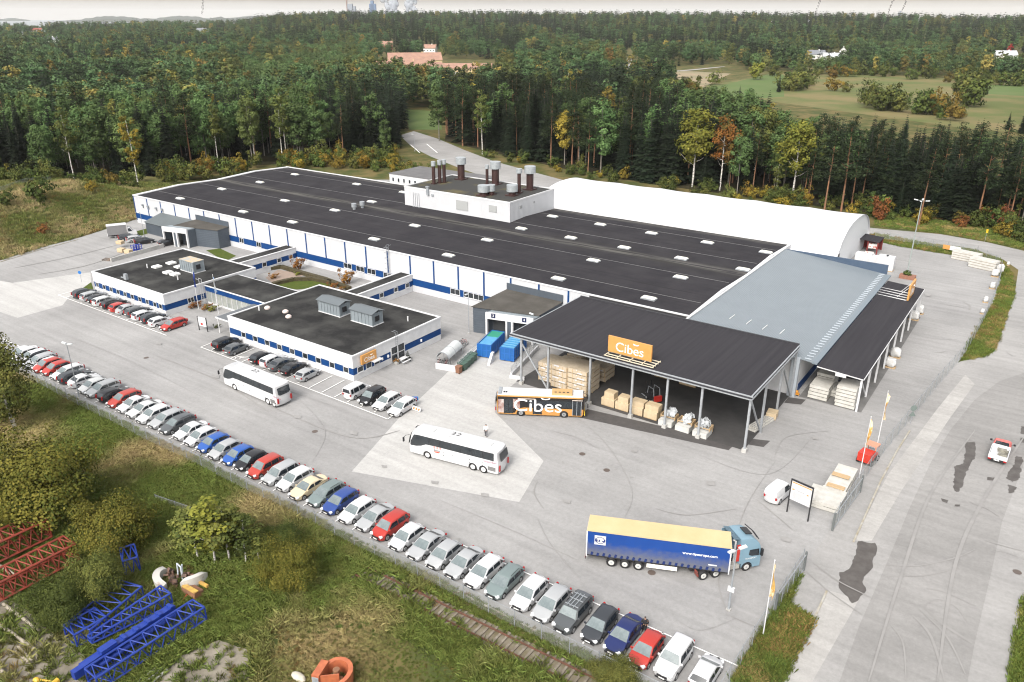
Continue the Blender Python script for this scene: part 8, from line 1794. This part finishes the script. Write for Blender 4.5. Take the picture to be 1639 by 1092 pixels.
# ------------------------------------------------------------------ people
def person(label, p, rz, top, trousers, bare_top=False, stride=.18):
    r = thing('person', label, 'person', p, rz)
    def skin(name, verts, edges, radii, m, root=0, sub=2):
        me = bpy.data.meshes.new(name); me.from_pydata(verts, edges, []); o = bpy.data.objects.new(name, me); COL.objects.link(o); o.parent = r; me.materials.append(m)
        sk = o.modifiers.new('skin', 'SKIN'); sk.use_smooth_shade = True; d = me.skin_vertices[0].data
        for i, q in enumerate(radii): d[i].radius = q if isinstance(q, tuple) else (q, q)
        d[root].use_root = True; ss = o.modifiers.new('sub', 'SUBSURF'); ss.levels = ss.render_levels = sub; return o
    sk = mat('skin_tone', (.46, .27, .19), .6)
    v = [(0, 0, .95), (0, 0, 1.15), (0, 0, 1.36), (0, .01, 1.47), (.02, 0, 1.53), (.03, 0, 1.62), (.03, 0, 1.71)]; e = [(0, 1), (1, 2), (2, 3), (3, 4), (4, 5), (5, 6)]; ra = [(.09, .07), (.08, .06), (.10, .07), .055, .055, (.085, .10), (.07, .085)]
    for s in (-1, 1):
        b = len(v); fw = stride*s; v += [(0, s*.09, .88), (fw*.6+.03, s*.10, .48), (fw, s*.10, .09), (fw+.17, s*.12, .035)]; e += [(0, b), (b, b+1), (b+1, b+2), (b+2, b+3)]; ra += [.06, .042, .036, (.03, .025)]
        b = len(v); v += [(0, s*.20, 1.40), (-fw*.35-.02, s*.27, 1.13), (.09-fw*.6, s*.25, .90), (.12-fw*.7, s*.25, .82)]; e += [(2, b), (b, b+1), (b+1, b+2), (b+2, b+3)]; ra += [.045, .036, .030, (.036, .02)]
        h = b+3
        for k, (dx, dy, dz) in enumerate(((.035, -.01*s, -.085), (.015, .0, -.10), (-.005, .005*s, -.095), (-.025, .01*s, -.075), (.055, -.02*s, -.03))):
            c = len(v); v += [(v[h][0]+dx*.7, v[h][1]+dy, v[h][2]+dz*.5), (v[h][0]+dx, v[h][1]+dy-.012*s, v[h][2]+dz)]; e += [(h, c), (c, c+1)]; ra += [.010, .008]
    body = skin('body', v, e, ra, sk)
    for nm, q in (('nose', (.125, 0, 1.615)),): pass
    m_ = MB(); m_.ball((.045, 0, 1.70), .098, 12, 8, sc=(1.0, .92, .72)); m_.build('hair', mat('hair_dark', (.03, .022, .016), .7), r, smooth=60)
    m_ = MB(); m_.obox((.125, 0, 1.61), .03, .022, .04); m_.ball((.112, .035, 1.635), .011, 6, 4); m_.ball((.112, -.035, 1.635), .011, 6, 4); m_.obox((.112, 0, 1.565), .01, .05, .012); m_.build('face', mat('face_tone', (.30, .16, .11), .6), r)
    v = [(0, 0, .90), (0, 0, 1.12), (0, 0, 1.36), (0, .005, 1.45)]; e = [(0, 1), (1, 2), (2, 3)]; ra = [(.20, .16), (.18, .15), (.21, .16), (.085, .085)]
    for s in (-1, 1): fw = stride*s; b = len(v); v += [(0, s*.205, 1.40), (-fw*.35-.02, s*.275, 1.13), (.085-fw*.58, s*.255, .92)]; e += [(2, b), (b, b+1), (b+1, b+2)]; ra += [.095, .08, .065]
    skin('jacket', v, e, ra, top)
    v = [(0, 0, .97)]; e = []; ra = [(.19, .15)]
    for s in (-1, 1): fw = stride*s; b = len(v); v += [(0, s*.095, .86), (fw*.6+.03, s*.105, .48), (fw, s*.105, .10)]; e += [(0, b), (b, b+1), (b+1, b+2)]; ra += [.13, .10, .085]
    skin('trousers', v, e, ra, trousers)
    for s in (-1, 1): m_ = MB(); m_.ball((stride*s+.07, s*.11, .05), .06, 10, 6, sc=(2.3, .9, .8)); m_.build('shoe', BLACK, r, smooth=60)
    return r
person('person in black jacket and trousers with a pale collar walking beside the navy car', tuple(G(1031, 1012)), R_(-70), mat('cloth_black', (.012, .012, .014), .85), mat('cloth_black2', (.010, .010, .011), .9))
person('person in white top and grey trousers walking behind the coach on the concrete', tuple(G(778, 699)), R_(120), mat('cloth_white', (.70, .70, .70), .8), mat('cloth_grey', (.13, .13, .14), .85))
# ------------------------------------------------------------------ railway, scrap yard in the meadow
rw = thing('railway_track', 'rusty disused railway track in dry grass below the fence', 'railway track', (-47, 41, 0)); RUST = mat('rusty_rail', (.12, .05, .03), .8, (.075, .035, .022), 2); SLP = mat('grey_sleeper', (.20, .175, .14), .9, (.12, .10, .075), 2)
A0, A1, B0, B1 = Vector((-1, 1.55, 0)), Vector((34, 2.5, 0)), Vector((-1, .1, 0)), Vector((34, 1.05, 0))
for a, b in ((A0, A1), (B0, B1)): m_ = MB(); m_.beam(a+Vector((0, 0, .24)), b+Vector((0, 0, .24)), .075, .13); m_.beam(a+Vector((0, 0, .18)), b+Vector((0, 0, .18)), .14, .03); m_.build('rail', RUST, rw)
for k in range(52):
    t = (k+.5)/52; c = A0.lerp(A1, t).lerp(B0.lerp(B1, t), .5); m_ = MB(); m_.obox(c+Vector((0, 0, .10)), .22, 2.4+rnd.uniform(-.1, .1), .13, .03+rnd.uniform(-.03, .03)); m_.build('sleeper', SLP, rw)
slab('track_ballast', [[(-46.5, 40.4), (-30, 40.8), (-12.9, 41.3), (-12.9, 44.1), (-30, 43.7), (-46.5, 43.2)]], mat('ballast', (.17, .15, .115), .95, (.11, .09, .05), .9, detail=9, bump=.5, bscale=9), .03)
def boom(label, pr, pl, w, h, mm, bays, taper=1.0, z=.25, chord=.10, name='lattice_boom', cat='crane boom', roll=0, group=None):
    a, b = G(*pr), G(*pl); d = (b-a); L = d.length; r = thing(name, label, cat, (a.x, a.y, z), math.atan2(d.y, d.x), group)
    # local x runs along the boom, y away to its far side
    s = -1
    def P(t, j, k): q = 1+(taper-1)*t; return Vector((L*t, s*(j*w*q+(1-q)*w*.5), k*h*q+(1-q)*h*.5))
    m_ = MB()
    for j in (0, 1):
        for k in (0, 1): m_.tube([P(0, j, k), P(1, j, k)], chord, 6)
    m_.build('chords', mm, r); m_ = MB(); lr = chord*.55
    for i in range(bays):
        t0, t1, tm = i/bays, (i+1)/bays, (i+.5)/bays
        for j in (0, 1): m_.tube([P(t0, j, 0), P(tm, j, 1)], lr, 5); m_.tube([P(tm, j, 1), P(t1, j, 0)], lr, 5)
        for k in (0, 1): m_.tube([P(t0, 0, k), P(tm, 1, k)], lr, 5); m_.tube([P(tm, 1, k), P(t1, 0, k)], lr, 5)
    for t in (0, 1):
        for j in (0, 1): m_.tube([P(t, j, 0), P(t, j, 1)], lr*1.3, 5)
        for k in (0, 1): m_.tube([P(t, 0, k), P(t, 1, k)], lr*1.3, 5)
    m_.build('lacing', mm, r); return r
RB = mat('boom_red', (.235, .036, .018), .6, (.14, .026, .015), 2); BB_ = mat('boom_blue', (.008, .028, .205), .5, (.012, .038, .24), 2)
def Lz(u, v): return u/3.998, 819+v/3.998
boom('red lattice boom section nearest the big golden bush', Lz(342, 195), Lz(-160, 440), 2.2, 2.0, RB, 7, chord=.13, z=.7); boom('red lattice boom section, lower of the two red ones', Lz(515, 335), Lz(-120, 675), 2.2, 1.8, RB, 9, chord=.12, z=.6)
boom('blue lattice section with wide box frame, farthest from the viewer', Lz(925, 560), Lz(600, 840), 2.6, 1.2, BB_, 5); boom('slim tapering blue lattice section in the middle', Lz(1110, 610), Lz(620, 900), 1.7, 1.3, BB_, 8, .35)
boom('blue lattice section nearest the white pipes', Lz(1325, 700), Lz(640, 1160), 1.7, 1.3, BB_, 9); boom('short blue lattice piece with pale rods, by the olive bush', Lz(700, 760), Lz(500, 880), 1.9, 1.3, BB_, 3); boom('small blue lattice frame standing behind the olive bush', Lz(905, 400), Lz(810, 430), 2.3, 1.8, BB_, 2)
a, b = G(*Lz(1140, 690)), G(*Lz(500, 1130)); d = b-a; bb2 = thing('solid_boom', 'solid blue box boom with paired tubes lying between the lattice sections', 'crane boom', (a.x, a.y, .6), math.atan2(d.y, d.x)); L = d.length
m_ = MB(); m_.box(0, L, -.55, .0, .2, .95); m_.build('box_beam', BB_, bb2); m_ = MB(); m_.tube([(0, -.9, .5), (L*.9, -.9, .5)], .22, 10); m_.tube([(-.2, .35, .4), (L*.8, .35, .4)], .2, 10); m_.build('tubes', BB_, bb2)
m_ = MB()
for k in range(5): m_.box(L*.12*k+.2, L*.12*k+.5, -.62, .07, .95, 1.12)
m_.box(L*.6, L*.75, -.6, .1, .95, 1.3); m_.build('brackets', BB_, bb2)
# white wreck: two dirty white shells round a burnt engine
DW = mat('dirty_white_shell', (.46, .45, .42), .6, (.22, .13, .08), .9, lo=.55, hi=.72); wk = thing('machine_wreck', 'broken white machine shell with exposed engine in the grass', 'scrap', G(276, 936), R_(-8))
def shell(cx, cy, a0, a1, r0, h, th=.35):
    m_ = MB(); n = 12; v = []
    for i in range(n+1): a = a0+(a1-a0)*i/n; c, s = math.cos(a), math.sin(a); hh = h*(1-.25*abs(2*i/n-1)**3); v += [(cx+r0*c, cy+r0*s, .05), (cx+(r0+.1)*c, cy+(r0+.1)*s, hh), (cx+(r0-th)*c, cy+(r0-th)*s, hh), (cx+(r0-th)*c, cy+(r0-th)*s, .05)]
    f = []
    for i in range(n):
        for k in range(4): f.append((i*4+k, (i+1)*4+k, (i+1)*4+(k+1) % 4, i*4+(k+1) % 4))
    f += [(0, 1, 2, 3), (n*4+3, n*4+2, n*4+1, n*4)]; m_.add(v, f); return m_
shell(-.1, .5, R_(190), R_(300), 1.9, 1.25, .55).build('shell', DW, wk, smooth=40); shell(.6, 1.6, R_(-55), R_(35), 1.7, 1.4, .4).build('shell', DW, wk, smooth=40)
m_ = MB(); rr = random.Random(4)
for i in range(26): m_.obox((rr.uniform(-1, 1), rr.uniform(-.2, 1.8), rr.uniform(.2, 1.0)), rr.uniform(.15, .6), rr.uniform(.15, .5), rr.uniform(.1, .4), rr.random()*3, rr.random())
m_.build('engine', mat('burnt_iron', (.05, .04, .035), .8, (.16, .08, .05), 2), wk)
m_ = MB(); m_.tube([(-.1, .7, .3), (-.05, .8, 2.0), (.45, .9, 1.8), (.6, .8, .4)], .08, 6); m_.tube([(.2, 1.0, .3), (.3, 1.1, 1.9)], .07, 6); m_.build('bent_pipe', mat('pale_pipe2', (.42, .46, .50), .4), wk)
bk_ = thing('rusty_bucket', 'yellow and rust digger bucket lying beside the white wreck', 'scrap', G(308, 952), R_(3)); m_ = MB(); m_.add([(-.95, -.5, 0), (.95, -.5, 0), (.95, .5, 0), (-.95, .5, 0), (-.95, -.35, .75), (.95, -.35, .75), (.95, .6, .6), (-.95, .6, .6)], [(0, 3, 2, 1), (0, 1, 5, 4), (1, 2, 6, 5), (2, 3, 7, 6), (3, 0, 4, 7), (4, 5, 6, 7)]); m_.build('bucket_body', mat('rust_brown', (.15, .07, .045), .8, (.22, .11, .05), 1.5), bk_)
m_ = MB(); m_.box(-.95, .95, -.36, .1, .76, .84); m_.box(-.95, .95, .95, 1.2, .5, .75); m_.build('yellow_plate', mat('worn_yellow', (.50, .33, .07), .6, (.30, .17, .06), 2), bk_); m_ = MB(); m_.tube([(0, -.5, .4), (.1, -1.2, .1)], .07, 6); m_.build('tie_rod', RED, bk_)
yj = thing('yellow_jib', 'yellow crane jib with pulley lying on gravel at the picture bottom', 'scrap', G(60, 1094), R_(15)); yj.scale = (.72, .6, .8); m_ = MB(); m_.tube([(0, .2, .4), (4.5, .9, .5)], .14, 8); m_.tube([(0, -.2, .4), (4.5, -.9, .5)], .14, 8); m_.build('arms', mat('jib_yellow', (.56, .36, .04), .5, (.45, .27, .03), 2), yj)
m_ = MB(); m_.ball((0, 0, .4), .42, 10, 6, sc=(1.1, 1.0, .8)); m_.tube([(2.6, -.75, .75), (2.6, .75, .75)], .3, 12); m_.tube([(4.3, -.9, .6), (4.3, .9, .6)], .35, 12); m_.build('pulley', MATS['jib_yellow'], yj)
for i, (u0, v0, u1, v1, lab) in enumerate([(880, 1100, 1030, 990, 'white pipe nearest the blue lattice section'), (920, 1110, 1052, 1005, 'white pipe in the middle of three on the gravel'), (965, 1110, 1072, 1020, 'white pipe farthest from the blue lattice section')]):
    a, b = G(*Lz(u0, v0)), G(*Lz(u1, v1)); p = thing('steel_pipe', lab, 'pipe', (a.x, a.y, .13)); m_ = MB(); m_.tube([(0, 0, 0), b-a], .12, 10); m_.build('tube', mat('grey_white_pipe', (.42, .42, .40), .5, (.30, .29, .27), 2), p, smooth=40)
LOG = mat('weathered_log', (.34, .30, .24), .85, (.24, .21, .165), 2)
for i, (u0, v0, u1, v1, lab, rr) in enumerate([(25, 600, 258, 775, 'long pale log below the red booms', .17), (0, 735, 225, 890, 'long pale log nearer the picture bottom', .17), (120, 870, 210, 965, 'short log of the pile by the yellow jib, farthest', .14), (105, 905, 185, 970, 'short log of the pile by the yellow jib, middle', .14), (-10, 1000, 25, 1045, 'log end at the very picture edge', .2), (235, 900, 242, 950, 'small post stub beside the short logs', .1), (40, 1090, 110, 1040, 'thin pole behind the yellow jib', .08), (-10, 350, 130, 440, 'pale timber under the red boom', .2)]):
    a, b = G(*Lz(u0, v0)), G(*Lz(u1, v1)); p = thing('log', lab, 'log', (a.x, a.y, rr)); m_ = MB(); m_.tube([(0, 0, 0), (b-a)*.5+Vector((0, 0, .03)), b-a], [rr, rr*.97, rr*.9], 8); m_.build('stem', LOG, p, smooth=50)
om = thing('orange_machine_body', 'orange open machine body standing in green grass at the picture bottom', 'machine', G(538, 1094), R_(20)); om.scale = (.82, .82, .85); OR = mat('machine_orange', (.40, .12, .05), .55, (.30, .085, .04), 1.2)
sh2 = shell(0, 0, R_(-60), R_(150), 1.7, 1.7, .35); sh2.build('curved_shell', OR, om, smooth=40); m_ = MB(); m_.box(-1.9, -1.1, -1.2, .9, 0, 1.7); m_.obox((-.3, -.6, .8), 1.9, .12, 1.5, .4); m_.build('side_box', OR, om); m_ = MB(); m_.box(-1.85, -1.15, -1.25, -1.19, .2, 1.5); m_.build('grey_panel', GALV, om)
m_ = MB(); m_.tube([(0, .3, .2), (0, .3, 1.5)], .35, 10); m_.box(-.6, .7, -.3, .3, .1, .8); m_.build('inner_works', mat('rust_brown', (0, 0, 0)), om)
st = thing('boulder', 'pale flat boulder in the grass by the orange machine', 'boulder', G(478, 1085)); m_ = MB(); m_.ball((0, 0, .1), .5, 10, 6, sc=(1.6, .8, .5)); m_.build('stone', mat('pale_stone', (.48, .45, .38), .9, (.36, .33, .27), 3), st, smooth=60)
sb = thing('concrete_post', 'stubby pale concrete post under the drooping birch', 'post', G(24, 686)); m_ = MB(); m_.box(-.18, .18, -.18, .18, 0, 1.5); m_.build('shaft', mat('pale_stone', (0, 0, 0)), sb)
# ------------------------------------------------------------------ far buildings
def house(name, label, p, L, Dp, h, rh, rz, wallm, roofm, cat='house', nw=4, hip=0, chim=True):
    r = thing(name, label, cat, p, rz); a, b = L/2, Dp/2
    m_ = MB(); m_.box(-a, a, -b, b, -1, h)
    if not hip: m_.add([(-a, -b, h), (-a, b, h), (-a, 0, h+rh-.05)], [(0, 2, 1)]); m_.add([(a, -b, h), (a, b, h), (a, 0, h+rh-.05)], [(0, 1, 2)])
    m_.build('wall', wallm, r); m_ = MB(); e = .6; v = [(-a-e, -b-e, h-.15), (a+e, -b-e, h-.15), (a+e, b+e, h-.15), (-a-e, b+e, h-.15), (-a-e+hip, 0, h+rh), (a+e-hip, 0, h+rh)]
    m_.add(v+[(x, y, z-.25) for x, y, z in v], [(0, 1, 5, 4), (2, 3, 4, 5), (1, 2, 5), (3, 0, 4), (0, 6, 7, 1), (1, 7, 8, 2), (2, 8, 9, 3), (3, 9, 6, 0)] if hip else [(0, 1, 5, 4), (2, 3, 4, 5), (0, 6, 7, 1), (2, 8, 9, 3), (1, 7, 11, 5), (5, 11, 8, 2), (4, 10, 6, 0), (3, 9, 10, 4)])
    ro = m_.build('roof', roofm, r)
    if chim: m_ = MB(); m_.box(a*.3-.5, a*.3+.5, -.5, .5, h+rh*.6, h+rh+1.0); m_.build('chimney', wallm, ro)
    for k in range(nw): x = -a+(k+.5)*L/nw; m_ = MB(); m_.box(x-.7, x+.7, -b-.12, -b-.01, h*.35, h*.35+1.4); m_.build('window', GLASS, r)
    return r
TERR = mat('terracotta', (.30, .175, .125), .8, (.23, .135, .10), .2); OCH = mat('ochre_render', (.46, .36, .20), .8); REDW = mat('falun_red', (.20, .05, .035), .8); PALEW = mat('pale_render', (.60, .60, .56), .7); SLATE = mat('slate_roof', (.14, .15, .165), .7)
VA = HEAD-math.pi/2
def at(px, py): g = G(px, py); return (g.x, g.y, float(gz(g.x, g.y)))
def far_at(px, py):
    z = 0
    for _ in range(8): g = G(px, py, z); z = float(gz(g.x, g.y))
    return (g.x, g.y, z)
house('school_building', 'long terracotta roofed block, front wing of the school in the wood', at(648, 117), 58, 22, 5, 6.5, VA+.22, OCH, TERR, 'school building', 12); house('school_building', 'taller terracotta roofed block behind the front school wing', at(664, 108), 56, 24, 8, 7, VA+.22, OCH, TERR, 'school building', 10)
house('school_building', 'terracotta gabled end block of the school with ochre wall', at(694, 117), 16, 26, 5.5, 4.5, VA+.6, OCH, TERR, 'school building', 4); house('school_building', 'low terracotta wing of the school to the east, past the paved court', at(745, 115), 52, 18, 4, 4, VA-.05, OCH, TERR, 'school building', 9)
slab('school_court', [gp([(686, 118), (716, 112), (742, 116), (716, 132), (690, 133)])], PAVE, .3)
house('house', 'small house with reddish roof in the wood, nearer the power plant', far_at(618, 79), 20, 13, 6, 6, VA+.1, REDW, TERR); house('house', 'small pale house with pinkish roof above the school', far_at(689, 84), 18, 12, 6, 5, VA-.2, PALEW, TERR)
house('house', 'house with dark slate roof at the far pasture edge', far_at(1305, 95), 20, 12, 6, 5, VA-.1, PALEW, SLATE); house('house', 'white low house beside the slate roofed house', far_at(1330, 97), 20, 12, 5, 4, VA-.3, PALEW, mat('pale_roof', (.42, .43, .45), .7)); house('house', 'narrow white gable house at the far pasture edge', far_at(1348, 92), 9, 9, 8, 5, VA+1.2, PALEW, SLATE)
house('house', 'grey roofed white house by the red autumn tree', far_at(1606, 98), 24, 13, 7, 5, VA-.1, PALEW, mat('pale_roof', (0, 0, 0)))
for px, py, lab in [(84, 73, 'pale far house nearest the sea, among autumn trees'), (324, 55, 'white far house in the wood near the smoke plume'), (44, 60, 'long pale far house at the wood top near the sea'), (62, 54, 'brown roofed far house near the sea')]: house('house', lab, far_at(px, py), 24, 14, 9, 6, VA+rnd.uniform(-.3, .3), PALEW, SLATE if 'brown' not in lab else REDW)
p = far_at(1614, 92); plant('orange_maple', 0, p, .8, 0, 'red autumn tree before the grey roofed white house', 'tree', leaf=leafmat('crimson_leaves', (.20, .02, .015), (.30, .035, .02)))
def pw(px, d, base_top, name): th = HEAD-math.atan((px-PX)/FPX*math.cos(PITCH)); return Vector((d*math.cos(th), d*math.sin(th), 0))
D = 4300; c = pw(578, D, 0, ''); pp = thing('power_plant', 'far grey power plant with chimneys at the horizon', 'power plant', c, VA); k = D/FPX*1.02
def zat(y): return CAM_H+(27-y)*k
GP = mat('plant_grey', (.20, .22, .25), .7); BP = mat('plant_blue', (.10, .15, .24), .7)
for nm, x0, x1, y, mm in (('boiler_house', -18, -11, 10, GP), ('boiler_house', -10, -7, 13, GP), ('turbine_hall', 13, 22, 10, BP), ('turbine_hall', 15, 19, 6, BP)): m_ = MB(); m_.box(x0*k, x1*k, -12, 12, -5, zat(y)); m_.build(nm, mm, pp)
for x, y, rr_, mm in ((-19, -14, 3.0, mat('stack_brown', (.16, .10, .08), .8)), (17, 2, 2.5, mat('stack_dark', (.05, .05, .06), .8))): m_ = MB(); m_.tube([(x*k, 0, 0), (x*k, 0, zat(y))], [rr_*1.2, rr_], 12); m_.build('chimney', mm, pp)
p2 = thing('far_chimney', 'far squat chimney block at the horizon under the smoke', 'chimney', pw(1441, 4200, 0, ''), VA); m_ = MB(); m_.box(-10, 10, -8, 8, -5, zat(22)); m_.build('stack_block', GP, p2); m_ = MB(); m_.tube([(-4, 0, zat(22)), (-4, 0, zat(20))], 3.5, 10); m_.build('stack', GP, p2)
def steam(label, px, d, y0, y1, w0, w1, drift, seed, col, dens):
    c = pw(px, d, 0, ''); k = d/FPX*1.02; r = random.Random(seed); mb = MB(); n = 60
    for i in range(n):
        t = (i+r.random())/n; y = y0+(y1-y0)*t; x = drift*t*k+r.uniform(-.7, .7)*w0*k*(1+t); rad = (w0+(w1-w0)*t)*k*r.uniform(.16, .48); mb.ball((x*math.cos(VA), x*math.sin(VA), CAM_H+(27-y)*k), rad, 12, 8, sc=(1, 1, r.uniform(.8, 1.4)))
    o = mb.build('steam_plume', mat(col[0], col[1], 1.0), smooth=180); o.location = (c.x, c.y, 0); tag(o, label, 'steam plume', kind='stuff')
    m = o.data.materials[0]; nn, ll = m.node_tree.nodes, m.node_tree.links; p = nn['Principled BSDF']; lw = nn.new('ShaderNodeLayerWeight'); lw.inputs['Blend'].default_value = .35; mr = nn.new('ShaderNodeMapRange'); mr.inputs['From Min'].default_value = .05; mr.inputs['From Max'].default_value = .75; mr.inputs['To Min'].default_value = dens; mr.inputs['To Max'].default_value = 0; ll.new(lw.outputs['Facing'], mr.inputs['Value']); ll.new(mr.outputs['Result'], p.inputs['Alpha'])
WS = ('steam_white', (.38, .405, .45)); SS = ('smoke_grey', (.15, .135, .125))
steam('white steam bank over the far power plant', 628, 4600, 23, -12, 10, 13, -4, 1, WS, .6); steam('white steam bank trailing beside the far power plant', 658, 4600, 23, -14, 8, 13, 2, 2, WS, .6)
for px, s in ((324, 3), (1304, 5), (1420, 6), (1441, 7)): steam('thin brownish smoke plume rising at the horizon', px, 4600, 24, -6, 1.2, 2.6, 7, s, SS, .55)
# ------------------------------------------------------------------ the air
mb = MB(); mb.box(-15900, 15900, -15900, 15900, -6, 185); hz = mb.build('haze', bpy.data.materials.new('haze')); tag(hz, kind='stuff')
m = hz.data.materials[0]; m.use_nodes = True; n = m.node_tree.nodes; n.remove(n['Principled BSDF'])
pv = n.new('ShaderNodeVolumePrincipled'); pv.inputs['Color'].default_value = (.93, .94, .96, 1); pv.inputs['Density'].default_value = .000035; pv.inputs['Anisotropy'].default_value = .1
m.node_tree.links.new(pv.outputs[0], n['Material Output'].inputs['Volume'])
